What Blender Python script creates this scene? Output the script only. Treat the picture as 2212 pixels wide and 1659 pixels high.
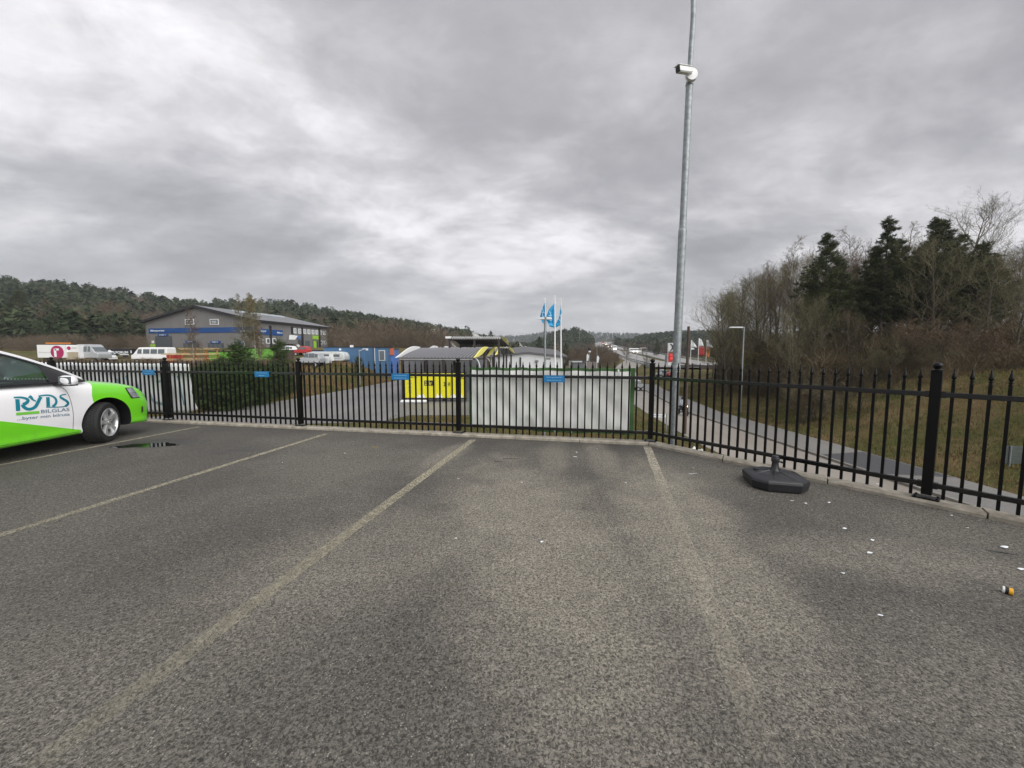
import bpy, bmesh, math, random
import numpy as np
from mathutils import Vector, Matrix
from mathutils.bvhtree import BVHTree
R=math.radians
scn=bpy.context.scene
for o in list(bpy.data.objects): bpy.data.objects.remove(o)

# ------------------------------------------------------------------ camera
CAMZ=1.36; F=831.0; CX,CY=1106.0,829.5; PITCH=R(4.61)
cd=bpy.data.cameras.new('camera'); cam=bpy.data.objects.new('camera',cd)
scn.collection.objects.link(cam); scn.camera=cam
cam.location=(0,0,CAMZ); cam.rotation_euler=(R(90)-PITCH,0,0)
cd.sensor_width=36; cd.lens=F/2212*36; cd.clip_start=0.05; cd.clip_end=6000

# ------------------------------------------------------------------ world: overcast sky
SUN_EL,SUN_AZ=R(36),R(40)
w=bpy.data.worlds.new('World'); scn.world=w; w.use_nodes=True
nt=w.node_tree; N=nt.nodes; Lk=nt.links; N.clear()
def nn(t,**k):
    n=N.new(t)
    for a,b in k.items(): setattr(n,a,b)
    return n
wo=nn('ShaderNodeOutputWorld'); bg=nn('ShaderNodeBackground'); bg.inputs[1].default_value=0.1
sky=nn('ShaderNodeTexSky'); sky.sky_type='NISHITA'; sky.sun_disc=False; sky.sun_elevation=SUN_EL; sky.sun_rotation=R(140)
tc=nn('ShaderNodeTexCoord'); sx=nn('ShaderNodeSeparateXYZ'); Lk.new(tc.outputs['Generated'],sx.inputs[0])
def wm(op,a,b=None,c=None,clamp=False):
    n=nn('ShaderNodeMath',operation=op,use_clamp=clamp)
    for i,v in enumerate((a,b,c)):
        if v is None: continue
        if isinstance(v,(int,float)): n.inputs[i].default_value=v
        else: Lk.new(v,n.inputs[i])
    return n.outputs[0]
zc=wm('MAXIMUM',sx.outputs[2],0.0); den=wm('ADD',zc,0.30)
px=wm('DIVIDE',sx.outputs[0],den); py=wm('DIVIDE',sx.outputs[1],den)
cv=nn('ShaderNodeCombineXYZ'); Lk.new(px,cv.inputs[0]); Lk.new(py,cv.inputs[1])
mp=nn('ShaderNodeMapping'); mp.inputs['Rotation'].default_value=(0,0,R(-38)); mp.inputs['Scale'].default_value=(0.82,1.18,1); mp.inputs['Location'].default_value=(1.2,9.3,0)
Lk.new(cv.outputs[0],mp.inputs[0])
def wnoise(sc,det,ro,dist=0.0,off=0):
    m2=nn('ShaderNodeMapping'); m2.inputs['Location'].default_value=(off,off*.7,off*.3); Lk.new(mp.outputs[0],m2.inputs[0])
    n=nn('ShaderNodeTexNoise'); n.inputs['Scale'].default_value=sc; n.inputs['Detail'].default_value=det; n.inputs['Roughness'].default_value=ro; n.inputs['Distortion'].default_value=dist
    Lk.new(m2.outputs[0],n.inputs['Vector']); return n.outputs['Fac']
n1=wnoise(0.8,2,0.5,.3,5.3); n2=wnoise(1.9,8,0.58,.35,11.2); n3=wnoise(5.5,8,0.6,.3,2.0)
s=wm('ADD',wm('MULTIPLY',n1,0.46),wm('ADD',wm('MULTIPLY',n2,0.36),wm('MULTIPLY',n3,0.18)))
rp=nn('ShaderNodeValToRGB'); Lk.new(s,rp.inputs[0])
els=rp.color_ramp.elements
els[0].position=.37; els[0].color=(.315,.308,.322,1)
els[1].position=.605; els[1].color=(.88,.865,.885,1)
for p,c in ((.43,(.37,.363,.377,1)),(.485,(.47,.462,.477,1)),(.53,(.60,.588,.602,1)),(.565,(.74,.72,.735,1))):
    e=els.new(p); e.color=c
# horizon lift and slow brightening towards the zenith, as overcast skies have
hz=nn('ShaderNodeMapRange'); hz.inputs[1].default_value=0.0; hz.inputs[2].default_value=0.22; hz.inputs[3].default_value=.55; hz.inputs[4].default_value=0.0
Lk.new(zc,hz.inputs[0])
mxh=nn('ShaderNodeMixRGB'); mxh.inputs[2].default_value=(.63,.615,.635,1); Lk.new(hz.outputs[0],mxh.inputs[0]); Lk.new(rp.outputs[0],mxh.inputs[1])
zen=nn('ShaderNodeMapRange'); zen.inputs[1].default_value=0.15; zen.inputs[2].default_value=1.0; zen.inputs[3].default_value=4.35; zen.inputs[4].default_value=7.2
Lk.new(zc,zen.inputs[0])
vm=nn('ShaderNodeVectorMath',operation='SCALE'); Lk.new(mxh.outputs[0],vm.inputs[0]); Lk.new(zen.outputs[0],vm.inputs['Scale'])
mx=nn('ShaderNodeMixRGB'); mx.inputs[0].default_value=.96; Lk.new(sky.outputs[0],mx.inputs[1]); Lk.new(vm.outputs[0],mx.inputs[2])
Lk.new(mx.outputs[0],bg.inputs[0]); Lk.new(bg.outputs[0],wo.inputs[0])
sl=bpy.data.lights.new('sun','SUN'); so=bpy.data.objects.new('sun',sl); scn.collection.objects.link(so)
sl.energy=1.5; sl.angle=R(70); sl.color=(1,.975,.95)
so.rotation_euler=(R(90)-SUN_EL,0,SUN_AZ)
scn.view_settings.view_transform='Standard'; scn.view_settings.look='None'; scn.view_settings.gamma=1; scn.view_settings.exposure=1.2
try: scn.view_settings.use_curve_mapping=False
except Exception: pass
scn.render.engine='CYCLES'
scn.cycles.max_bounces=6; scn.cycles.transparent_max_bounces=24; scn.cycles.volume_bounces=0

# ------------------------------------------------------------------ pixel <-> place (2212-wide reading of the photograph)
cp,sp=math.cos(PITCH),math.sin(PITCH)
def ray(px,py):
    u=(px-CX)/F; v=(CY-py)/F
    return Vector((u,cp+v*sp,-sp+v*cp))
def G(px,py,z=0.0):
    d=ray(px,py); t=(z-CAMZ)/d.z; return Vector((d.x*t,d.y*t,z))
def P(px,py,Y):
    d=ray(px,py); t=Y/d.y; return Vector((d.x*t,Y,CAMZ+d.z*t))
def on_plane(px,py,O,D):
    """distance along D from O and height where the ray meets the upright plane through O along D"""
    d=ray(px,py); D=Vector((D[0],D[1]))
    # t*d.xy = O + s*D
    det=-d.x*D.y+D.x*d.y
    t=(-O[0]*D.y+D.x*O[1])/det
    s_=(d.x*O[1]-d.y*O[0])/det
    return s_,CAMZ+d.z*t

# ------------------------------------------------------------------ materials
def mat(name,col,rough=.7,metal=0.0,var=.15,scale=8.0,bump=0.0,bscale=60.0,spec=.5,col2=None,coat=0.0,stretch=None,emit=None):
    m=bpy.data.materials.new(name); m.use_nodes=True
    t=m.node_tree; n=t.nodes; b=n['Principled BSDF']
    tcn=n.new('ShaderNodeTexCoord'); mpn=n.new('ShaderNodeMapping'); t.links.new(tcn.outputs['Object'],mpn.inputs[0])
    if stretch: mpn.inputs['Scale'].default_value=stretch
    no=n.new('ShaderNodeTexNoise'); no.inputs['Scale'].default_value=scale; no.inputs['Detail'].default_value=6; no.inputs['Roughness'].default_value=.6
    t.links.new(mpn.outputs[0],no.inputs['Vector'])
    r=n.new('ShaderNodeValToRGB'); t.links.new(no.outputs['Fac'],r.inputs[0])
    c=np.array(col[:3]); c2=np.array(col2[:3]) if col2 else c*(1+var)
    c1=c if col2 else c*(1-var)
    r.color_ramp.elements[0].position=.35; r.color_ramp.elements[1].position=.65
    r.color_ramp.elements[0].color=(*c1,1); r.color_ramp.elements[1].color=(*np.clip(c2,0,1),1)
    t.links.new(r.outputs[0],b.inputs['Base Color'])
    b.inputs['Roughness'].default_value=rough; b.inputs['Metallic'].default_value=metal
    b.inputs['Specular IOR Level'].default_value=spec; b.inputs['Coat Weight'].default_value=coat
    if bump>0:
        n2=n.new('ShaderNodeTexNoise'); n2.inputs['Scale'].default_value=bscale; n2.inputs['Detail'].default_value=4; t.links.new(mpn.outputs[0],n2.inputs['Vector'])
        bp=n.new('ShaderNodeBump'); bp.inputs['Strength'].default_value=bump; bp.inputs['Distance'].default_value=.01
        t.links.new(n2.outputs['Fac'],bp.inputs['Height']); t.links.new(bp.outputs[0],b.inputs['Normal'])
    if emit:
        b.inputs['Emission Color'].default_value=(*emit[0],1); b.inputs['Emission Strength'].default_value=emit[1]
    return m
class NB:
    def __init__(s,name):
        s.m=bpy.data.materials.new(name); s.m.use_nodes=True; s.t=s.m.node_tree; s.n=s.t.nodes; s.b=s.n['Principled BSDF']
        s.tc=s.n.new('ShaderNodeTexCoord').outputs['Object']
    def link(s,a,b): s.t.links.new(a,b)
    def inp(s,node,i,v):
        if v is None: return
        if isinstance(v,(int,float,tuple)): node.inputs[i].default_value=v
        else: s.link(v,node.inputs[i])
    def math(s,op,a,b=None,c=None,clamp=False):
        n=s.n.new('ShaderNodeMath'); n.operation=op; n.use_clamp=clamp
        s.inp(n,0,a); s.inp(n,1,b); s.inp(n,2,c); return n.outputs[0]
    def noise(s,sc,det=5,ro=.6,vec=None,dist=0):
        n=s.n.new('ShaderNodeTexNoise'); n.inputs['Scale'].default_value=sc; n.inputs['Detail'].default_value=det; n.inputs['Roughness'].default_value=ro; n.inputs['Distortion'].default_value=dist
        s.link(vec or s.tc,n.inputs['Vector']); return n.outputs['Fac']
    def vor(s,sc,feat='F1',vec=None,out='Distance'):
        n=s.n.new('ShaderNodeTexVoronoi'); n.feature=feat; n.inputs['Scale'].default_value=sc; s.link(vec or s.tc,n.inputs['Vector']); return n.outputs[out]
    def rng(s,v,a,b,c=0.0,d=1.0):
        n=s.n.new('ShaderNodeMapRange'); n.interpolation_type='SMOOTHSTEP'; s.inp(n,0,v)
        for i,x in enumerate((a,b,c,d)): n.inputs[i+1].default_value=x
        return n.outputs[0]
    def mix(s,f,a,b,mode='MIX'):
        n=s.n.new('ShaderNodeMixRGB'); n.blend_type=mode; s.inp(n,0,f); s.inp(n,1,a); s.inp(n,2,b); return n.outputs[0]
    def sep(s,v=None):
        n=s.n.new('ShaderNodeSeparateXYZ'); s.link(v or s.tc,n.inputs[0]); return n.outputs
    def map(s,loc=(0,0,0),rot=(0,0,0),sc=(1,1,1)):
        n=s.n.new('ShaderNodeMapping'); n.inputs['Location'].default_value=loc; n.inputs['Rotation'].default_value=rot; n.inputs['Scale'].default_value=sc
        s.link(s.tc,n.inputs[0]); return n.outputs[0]
    def bump(s,h,st,dist=.01):
        n=s.n.new('ShaderNodeBump'); n.inputs['Strength'].default_value=st; n.inputs['Distance'].default_value=dist; s.link(h,n.inputs['Height']); s.link(n.outputs[0],s.b.inputs['Normal'])

def blob(nb,cx,cy,rx,ry,rot,soft=.8):
    """soft elliptical wear patch on the asphalt"""
    v=nb.n.new('ShaderNodeMapping'); v.vector_type='TEXTURE'
    v.inputs['Location'].default_value=(cx,cy,0); v.inputs['Rotation'].default_value=(0,0,rot); v.inputs['Scale'].default_value=(rx,ry,1)
    nb.link(nb.tc,v.inputs[0]); l=nb.n.new('ShaderNodeVectorMath'); l.operation='LENGTH'; nb.link(v.outputs[0],l.inputs[0])
    wob=nb.math('MULTIPLY_ADD',nb.noise(1.7,4,.6),1.1,-.55)
    return nb.rng(nb.math('ADD',l.outputs['Value'],wob),1.25,1.25-soft)
def asphalt_lot():
    nb=NB('lot_asphalt')
    sepd=nb.sep()
    big=nb.noise(.55,4,.6); med=nb.noise(3.2,5,.65); fine=nb.noise(55,4,.75); grit=nb.noise(170,2,.6)
    c=nb.mix(nb.rng(big,.38,.62),(.072,.067,.059,1),(.106,.099,.084,1))
    wear=nb.math('MAXIMUM',nb.math('MAXIMUM',blob(nb,.15,3.0,.75,1.9,R(10)),blob(nb,1.35,3.1,.55,1.9,R(-12))),nb.math('MULTIPLY',blob(nb,-.9,2.6,1.2,.7,R(35)),.55))
    wear=nb.math('MAXIMUM',wear,nb.math('MULTIPLY',blob(nb,2.3,2.5,1.0,.35,R(-10)),.6))
    wear=nb.math('MAXIMUM',wear,nb.math('MULTIPLY',blob(nb,1.2,5.0,.22,1.0,R(-4)),.8))
    wear=nb.math('MAXIMUM',wear,nb.math('MULTIPLY',blob(nb,.55,5.0,.2,1.2,R(-8)),.6))
    wear=nb.math('MAXIMUM',wear,nb.math('MULTIPLY',blob(nb,-.85,5.1,.22,.9,R(-14)),.7))
    c=nb.mix(nb.math('MULTIPLY',wear,nb.rng(med,.25,.7,.5,1.0)),c,(.182,.167,.136,1))
    # darker damp band along the kerb
    edge=nb.math('MULTIPLY_ADD',sepd[0],.205,nb.math('MULTIPLY',sepd[1],.979))
    damp=nb.math('MULTIPLY',nb.rng(nb.math('ADD',edge,nb.math('MULTIPLY',nb.noise(1.2,4),1.6)),5.6,7.0),.55)
    c=nb.mix(damp,c,(.040,.038,.037,1))
    left=nb.math('MULTIPLY',nb.rng(sepd[0],-1.5,-5.0),.5)
    c=nb.mix(left,c,(.056,.052,.047,1)); wet=nb.math('MAXIMUM',blob(nb,-5.35,5.75,.7,.35,R(10)),nb.math('MULTIPLY',blob(nb,-3.9,5.3,.5,.22,R(15)),.6)); c=nb.mix(nb.math('MULTIPLY',wet,.6),c,(.025,.025,.025,1)); damp=nb.math('MAXIMUM',damp,wet)
    # aggregate: pale stone tips standing in dark binder
    worm=nb.noise(78,3,.8,dist=.8); g1=nb.rng(worm,.37,.63,.38,1.78)
    g2_=nb.rng(nb.noise(26,4,.85),.30,.70,.76,1.28)
    gr=nb.math('MULTIPLY',g1,g2_); gc=nb.n.new('ShaderNodeVectorMath'); gc.operation='SCALE'; nb.link(c,gc.inputs[0]); nb.link(gr,gc.inputs['Scale']); c=gc.outputs[0]
    va=nb.vor(75,out='Distance'); stones=nb.rng(va,.28,.12); sel=nb.rng(nb.noise(23,2),.47,.60)
    c=nb.mix(nb.math('MULTIPLY',nb.math('MULTIPLY',stones,sel),.7),c,(.40,.385,.33,1))
    tar=nb.rng(nb.vor(2.3,vec=nb.map(loc=(3,1,0)),out='Distance'),.045,.02); c=nb.mix(nb.math('MULTIPLY',tar,.6),c,(.02,.02,.02,1))
    fine=worm
    nb.link(c,nb.b.inputs['Base Color'])
    rr=nb.math('SUBTRACT',.86,nb.math('MULTIPLY',damp,.45)); nb.link(rr,nb.b.inputs['Roughness'])
    nb.b.inputs['Specular IOR Level'].default_value=.35
    h=nb.math('ADD',fine,nb.math('MULTIPLY',grit,.4)); nb.bump(h,.6,.010)
    return nb.m
def asphalt_road(name,a,b):
    nb=NB(name); big=nb.noise(.12,4,.6,nb.map(rot=(0,0,0),sc=(3,1,1))); f=nb.noise(14,5,.7)
    c=nb.mix(nb.rng(big,.35,.65),a,b); c=nb.mix(nb.math('MULTIPLY',nb.rng(f,.4,.65),.3),c,(.30,.29,.27,1))
    nb.link(c,nb.b.inputs['Base Color']); nb.b.inputs['Roughness'].default_value=.55; nb.bump(f,.3); return nb.m
def paint_worn(name,fade_axis_pts,col=(.44,.41,.30,1)):
    nb=NB(name); sd=nb.sep(); (y0,y1,k)=fade_axis_pts
    lo,op=min(k,.9),{.54:.6,.66:.44,.50:.55}.get(k,.7); cover=nb.rng(sd[1],y0,y1,k,1.0)
    no=nb.noise(38,5,.75); n2=nb.noise(5,4,.6)
    thr=nb.math('SUBTRACT',.80,nb.math('MULTIPLY',cover,.62))
    nmix=nb.math('ADD',nb.math('MULTIPLY',no,.75),nb.math('MULTIPLY',n2,.25))
    a=nb.rng(nb.math('SUBTRACT',nmix,thr),-.16,.12)
    a=nb.math('MULTIPLY',a,nb.rng(cover,lo,.97,op,1.0)); a=nb.math('MULTIPLY',a,nb.rng(nb.noise(78,3,.8,dist=.8),.38,.58,.08,1.0)); a=nb.math('MULTIPLY',a,nb.rng(sd[1],.7,1.9))
    tr=nb.n.new('ShaderNodeBsdfTransparent'); ms=nb.n.new('ShaderNodeMixShader')
    nb.link(nb.mix(nb.rng(nb.noise(20,4),.35,.7),(col[0]*.62,col[1]*.6,col[2]*.58,1),col),nb.b.inputs['Base Color']); nb.b.inputs['Roughness'].default_value=.75
    nb.link(a,ms.inputs[0]); nb.link(tr.outputs[0],ms.inputs[1]); nb.link(nb.b.outputs[0],ms.inputs[2])
    nb.link(ms.outputs[0],nb.n['Material Output'].inputs[0]); return nb.m
def glass(name,tint,alpha=.5,rough=.02):
    m=bpy.data.materials.new(name); m.use_nodes=True; t=m.node_tree; n=t.nodes; n.remove(n['Principled BSDF'])
    tr=n.new('ShaderNodeBsdfTransparent'); tr.inputs[0].default_value=(*tint,1); gl=n.new('ShaderNodeBsdfGlossy'); gl.inputs['Roughness'].default_value=rough
    fr=n.new('ShaderNodeFresnel'); fr.inputs[0].default_value=1.5; ms=n.new('ShaderNodeMixShader')
    mm=n.new('ShaderNodeMath'); mm.operation='ADD'; mm.inputs[1].default_value=.05; t.links.new(fr.outputs[0],mm.inputs[0])
    t.links.new(mm.outputs[0],ms.inputs[0]); t.links.new(tr.outputs[0],ms.inputs[1]); t.links.new(gl.outputs[0],ms.inputs[2]); t.links.new(ms.outputs[0],n['Material Output'].inputs[0]); return m
M={}
M['lot']=asphalt_lot()
M['road']=asphalt_road('road_asphalt',(.20,.178,.150,1),(.27,.245,.21,1))
M['yard']=asphalt_road('yard_asphalt',(.115,.112,.110,1),(.17,.165,.158,1))
M['walk']=asphalt_road('walk_asphalt',(.13,.125,.12,1),(.165,.16,.15,1))
M['patch']=mat('fresh_asphalt',(.055,.055,.06),.6,bump=.3)
M['highway']=asphalt_road('highway_asphalt',(.20,.195,.185,1),(.27,.26,.25,1))
M['kerb']=mat('kerb_concrete',(.20,.18,.145),.85,col2=(.36,.33,.27),scale=9,bump=.35)
M['concrete']=mat('concrete',(.30,.29,.27),.85,bump=.3)
M['black_metal']=mat('black_metal',(.0035,.0035,.0035),.40,.0,scale=20,spec=.22,bump=.05,bscale=90)
M['rail_metal']=mat('black_rail_metal',(.0035,.0035,.0035),.20,.0,scale=20,spec=.75)
M['galv']=mat('galvanised_steel',(.20,.22,.23),.5,.5,col2=(.31,.34,.345),scale=16,bump=.05)
M['galv_dark']=mat('weathered_steel',(.20,.20,.20),.6,.3,bump=.05)
M['white_plastic']=mat('white_plastic',(.72,.73,.72),.4)
M['white_paint']=mat('white_paint',(.74,.75,.75),.4,var=.05)
M['grey_white']=mat('grey_white_paint',(.58,.60,.60),.5,var=.06)
M['dark']=mat('dark_plastic',(.012,.012,.014),.45)
M['rubber']=mat('rubber',(.014,.014,.014),.8,bump=.6,bscale=110)
M['base_plastic']=mat('black_base_plastic',(.020,.021,.024),.36,bump=.1,bscale=80)
M['blue_sign']=mat('blue_sign',(.008,.15,.36),.4,var=.08)
M['white_print']=mat('white_print',(.75,.78,.80),.5,var=.03)
M['blue_text']=mat('pale_blue_print',(.35,.60,.78),.5,var=.05)
M['teal']=mat('teal_print',(.006,.20,.27),.4,var=.05)
M['greyblue']=mat('grey_blue_print',(.16,.24,.33),.4,var=.05)
M['lime_print']=mat('lime_print',(.17,.55,.06),.4,var=.04)
M['wood']=mat('sawn_timber',(.50,.37,.20),.7,var=.25,scale=5)
M['orange']=mat('orange_steel',(.60,.20,.03),.6)
M['pole_wood']=mat('brown_pole_wood',(.06,.042,.03),.85,var=.35,scale=4,stretch=(8,8,1))
M['blue_flag']=mat('blue_flag',(.02,.30,.56),.6,var=.12)
M['yellow']=mat('yellow_board',(.62,.575,.010),.5,var=.04)
M['yellow_pale']=mat('yellow_fin',(.74,.68,.16),.5,var=.06)
M['corr']=mat('corrugated_grey',(.21,.21,.225),.45,.3,var=.12)
M['valley']=mat('shaded_valley',(.085,.085,.09),.6,.2)  # darker copy of the sheet colour: shade painted into the corrugation troughs
M['corr_dark']=mat('corrugated_dark',(.035,.035,.04),.5,.2)
M['brown_steel']=mat('brown_steel',(.026,.018,.017),.5)
M['wallgrey']=mat('grey_cladding',(.165,.165,.17),.6,var=.06,stretch=(1,1,1))
M['roofgrey']=mat('grey_sheet_roof',(.15,.155,.165),.5,.1,var=.1)
M['rooftrim']=mat('black_roof_trim',(.014,.014,.016),.5)
M['band_blue']=mat('blue_band',(.005,.055,.20),.45,var=.08)
M['lime']=mat('lime_panel',(.28,.52,.04),.5,var=.05)
M['door_grey']=mat('door_grey',(.055,.06,.068),.5)
M['pane']=mat('window_pane',(.10,.12,.13),.12,spec=.8)
M['pane_pale']=mat('pale_pane',(.42,.47,.50),.15,spec=.8)
M['blue_box']=mat('blue_container',(.055,.13,.24),.55,var=.12,scale=1.5)
M['blue_bright']=mat('bright_blue',(.07,.16,.42),.55)
M['tarp']=mat('caravan_skin',(.52,.55,.54),.5,var=.15,scale=2)
M['green_box']=mat('green_container',(.13,.36,.045),.55,var=.15)
M['red']=mat('red_paint',(.40,.03,.03),.4)
M['magenta']=mat('magenta_print',(.36,.02,.10),.5)
M['black_paint']=mat('black_paint',(.010,.011,.016),.3)
M['silver']=mat('silver_paint',(.42,.44,.45),.35,.3)
M['cottage']=mat('dark_red_boards',(.075,.02,.02),.7)
M['cream']=mat('cream_wall',(.55,.50,.42),.7)
M['lamp']=mat('headlamp_lit',(1,.8,.5),.3,emit=((1.,.72,.40),9.0))
M['lampw']=mat('headlamp_far',(1,.9,.8),.3,emit=((1.,.90,.75),4.0))
M['led']=mat('red_price_led',(.5,.02,.02),.4,emit=((1.,.06,.05),.9))
M['glass']=glass('car_glass',(.42,.58,.52))
M['glass_clear']=glass('lens_glass',(.85,.88,.88))
M['interior']=mat('car_interior',(.03,.035,.038),.7)
M['alloy']=mat('alloy_rim',(.55,.56,.57),.32,.65,var=.06)
M['skin']=mat('skin',(.50,.33,.25),.6)
M['jacket']=mat('pale_jacket',(.34,.38,.43),.8)
M['young_needles']=mat('young_needles',(.028,.050,.016),.85,col2=(.070,.100,.036),scale=1.2,spec=.2)
M['needles']=mat('pine_needles',(.030,.042,.014),.85,col2=(.074,.082,.034),scale=.9,spec=.2)
M['needles_far']=mat('far_conifer',(.030,.044,.022),.9,col2=(.070,.085,.046),scale=.06,spec=.1)
M['twigs_far']=mat('far_bare_twigs',(.074,.060,.043),.9,col2=(.150,.120,.086),scale=.035,spec=.1)
M['bark']=mat('bark',(.058,.050,.038),.9,col2=(.11,.10,.078),scale=3,spec=.1)
M['twig']=mat('twigs',(.095,.088,.050),.9,col2=(.19,.170,.105),scale=.6,spec=.1)
M['twig_red']=mat('reddish_twigs',(.085,.064,.045),.9,col2=(.165,.125,.085),scale=.6,spec=.1)
M['undergrowth']=mat('undergrowth_twigs',(.060,.050,.030),.95,col2=(.135,.105,.065),scale=.35,spec=.05)
M['birch']=mat('birch_bark',(.20,.18,.155),.8,col2=(.42,.39,.35),scale=4,spec=.2)
M['yellow_leaf']=mat('yellow_leaves',(.20,.14,.025),.8,col2=(.42,.32,.06),scale=1.2)
M['brown_leaf']=mat('brown_leaves',(.055,.035,.016),.8,col2=(.13,.080,.032),scale=1.2)
def grassmat(name):
    nb=NB(name); a=nb.noise(.35,5,.65); b_=nb.noise(3.5,5,.7); f=nb.noise(30,4,.7)
    c=nb.mix(nb.rng(a,.40,.60),(.052,.060,.018,1),(.125,.090,.045,1))
    c=nb.mix(nb.math('MULTIPLY',nb.rng(b_,.42,.62),.6),c,(.10,.098,.030,1))
    c=nb.mix(nb.math('MULTIPLY',nb.rng(f,.5,.7),.4),c,(.20,.16,.09,1))
    nb.link(c,nb.b.inputs['Base Color']); nb.b.inputs['Roughness'].default_value=.95; nb.b.inputs['Specular IOR Level'].default_value=.1; nb.bump(f,.8,.05); return nb.m
M['ground']=grassmat('grass_ground')
M['blade']=mat('grass_blades',(.062,.080,.020),.9,col2=(.17,.125,.055),scale=.8,spec=.1)
M['blade_brown']=mat('dry_grass_blades',(.12,.080,.036),.9,col2=(.24,.17,.085),scale=.8,spec=.1)

# ------------------------------------------------------------------ object helpers
COL=scn.collection
def tag(o,label=None,cat=None,group=None,kind=None):
    if label: o['label']=label
    if cat: o['category']=cat
    if group: o['group']=group
    if kind: o['kind']=kind
    return o
def empty(name,loc=(0,0,0),rz=0,label=None,cat=None,group=None):
    o=bpy.data.objects.new(name,None); COL.objects.link(o); o.location=loc; o.rotation_euler=(0,0,rz); o.empty_display_size=.2
    return tag(o,label,cat,group)
def link(name,me,parent=None,**k):
    o=bpy.data.objects.new(name,me); COL.objects.link(o)
    if parent: o.parent=parent
    return tag(o,**k) if k else o
def copy_tree(o,parent=None):
    c=o.copy(); COL.objects.link(c); c.parent=parent
    for ch in [x for x in ALLCH(o)]: copy_tree(ch,c)
    return c
def ALLCH(o): return list(o.children)
class MB:
    def __init__(s): s.v=[]; s.f=[]; s.mi=[]; s.cur=0
    def add(s,vs,fs):
        o=len(s.v); s.v+= [tuple(v) for v in vs]; s.f+=[tuple(o+i for i in f) for f in fs]; s.mi+=[s.cur]*len(fs); return s
    def box(s,c,d,rz=0,M4=None,ch=0):
        x,y,z=[q/2 for q in d]; ca,sa=math.cos(rz),math.sin(rz)
        if ch>0:
            vs=[];
            for zz,kk in ((-z,ch),(-z+ch,0),(z-ch,0),(z,ch)):
                for (a,b) in ((-x+kk,-y+kk),(x-kk,-y+kk),(x-kk,y-kk),(-x+kk,y-kk)): vs.append((a,b,zz))
            fs=[(3,2,1,0),(12,13,14,15)]
            for l in range(3):
                for i in range(4): j=(i+1)%4; fs.append((l*4+i,l*4+j,(l+1)*4+j,(l+1)*4+i))
        else:
            vs=[(a,b,cz) for cz in (-z,z) for (a,b) in ((-x,-y),(x,-y),(x,y),(-x,y))]
            fs=[(3,2,1,0),(4,5,6,7),(0,1,5,4),(1,2,6,5),(2,3,7,6),(3,0,4,7)]
        vs=[(c[0]+a*ca-b*sa,c[1]+a*sa+b*ca,c[2]+q) for a,b,q in vs]
        if M4: vs=[tuple(M4@Vector(v)) for v in vs]
        return s.add(vs,fs)
    def tube(s,pts,rad,n=8,caps=True,up=None):
        pts=[Vector(p) for p in pts]; rr=rad if hasattr(rad,'__len__') else [rad]*len(pts)
        rings=[]; prev=None
        for i,p in enumerate(pts):
            d=(pts[min(i+1,len(pts)-1)]-pts[max(i-1,0)]).normalized()
            a=Vector((0,0,1)) if abs(d.z)<.9 else Vector((1,0,0))
            if prev is not None: x=(prev-d*prev.dot(d)); x=x.normalized() if x.length>1e-5 else d.cross(a).normalized()
            else: x=d.cross(a).normalized()
            prev=x; y=d.cross(x)
            rings.append([p+(x*math.cos(2*math.pi*k/n)+y*math.sin(2*math.pi*k/n))*rr[i] for k in range(n)])
        vs=[v for r in rings for v in r]; fs=[]
        for i in range(len(pts)-1):
            for k in range(n):
                j=(k+1)%n; fs.append((i*n+k,i*n+j,(i+1)*n+j,(i+1)*n+k))
        if caps: fs.append(tuple(range(n-1,-1,-1))); fs.append(tuple((len(pts)-1)*n+k for k in range(n)))
        return s.add(vs,fs)
    def lathe(s,prof,c=(0,0,0),n=16,axis='z',caps=True):
        vs=[];fs=[]
        for r,z in prof:
            for k in range(n):
                a=2*math.pi*k/n; q=(r*math.cos(a),r*math.sin(a),z)
                if axis=='x': q=(q[2],q[0],q[1])
                if axis=='y': q=(q[0],q[2],q[1])
                vs.append((c[0]+q[0],c[1]+q[1],c[2]+q[2]))
        for i in range(len(prof)-1):
            for k in range(n):
                j=(k+1)%n; fs.append((i*n+k,i*n+j,(i+1)*n+j,(i+1)*n+k))
        if caps: fs.append(tuple(range(n-1,-1,-1))); fs.append(tuple((len(prof)-1)*n+k for k in range(n)))
        return s.add(vs,fs)
    def prism(s,poly,z0,z1):
        n=len(poly); vs=[(x,y,z0) for x,y in poly]+[(x,y,z1) for x,y in poly]
        fs=[tuple(range(n-1,-1,-1)),tuple(range(n,2*n))]+[(i,(i+1)%n,n+(i+1)%n,n+i) for i in range(n)]
        return s.add(vs,fs)
    def slab(s,pts,nrm,th):
        """planar or bent polygon pts extruded by nrm*th"""
        n=len(pts); nv=Vector(nrm)*th; vs=[Vector(p) for p in pts]+[Vector(p)+nv for p in pts]
        fs=[tuple(range(n-1,-1,-1)),tuple(range(n,2*n))]+[(i,(i+1)%n,n+(i+1)%n,n+i) for i in range(n)]
        return s.add(vs,fs)
    def grid(s,fn,nu,nv):
        vs=[fn(i/nu,j/nv) for j in range(nv+1) for i in range(nu+1)]
        return s.add(vs,[(j*(nu+1)+i,j*(nu+1)+i+1,(j+1)*(nu+1)+i+1,(j+1)*(nu+1)+i) for j in range(nv) for i in range(nu)])
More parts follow.
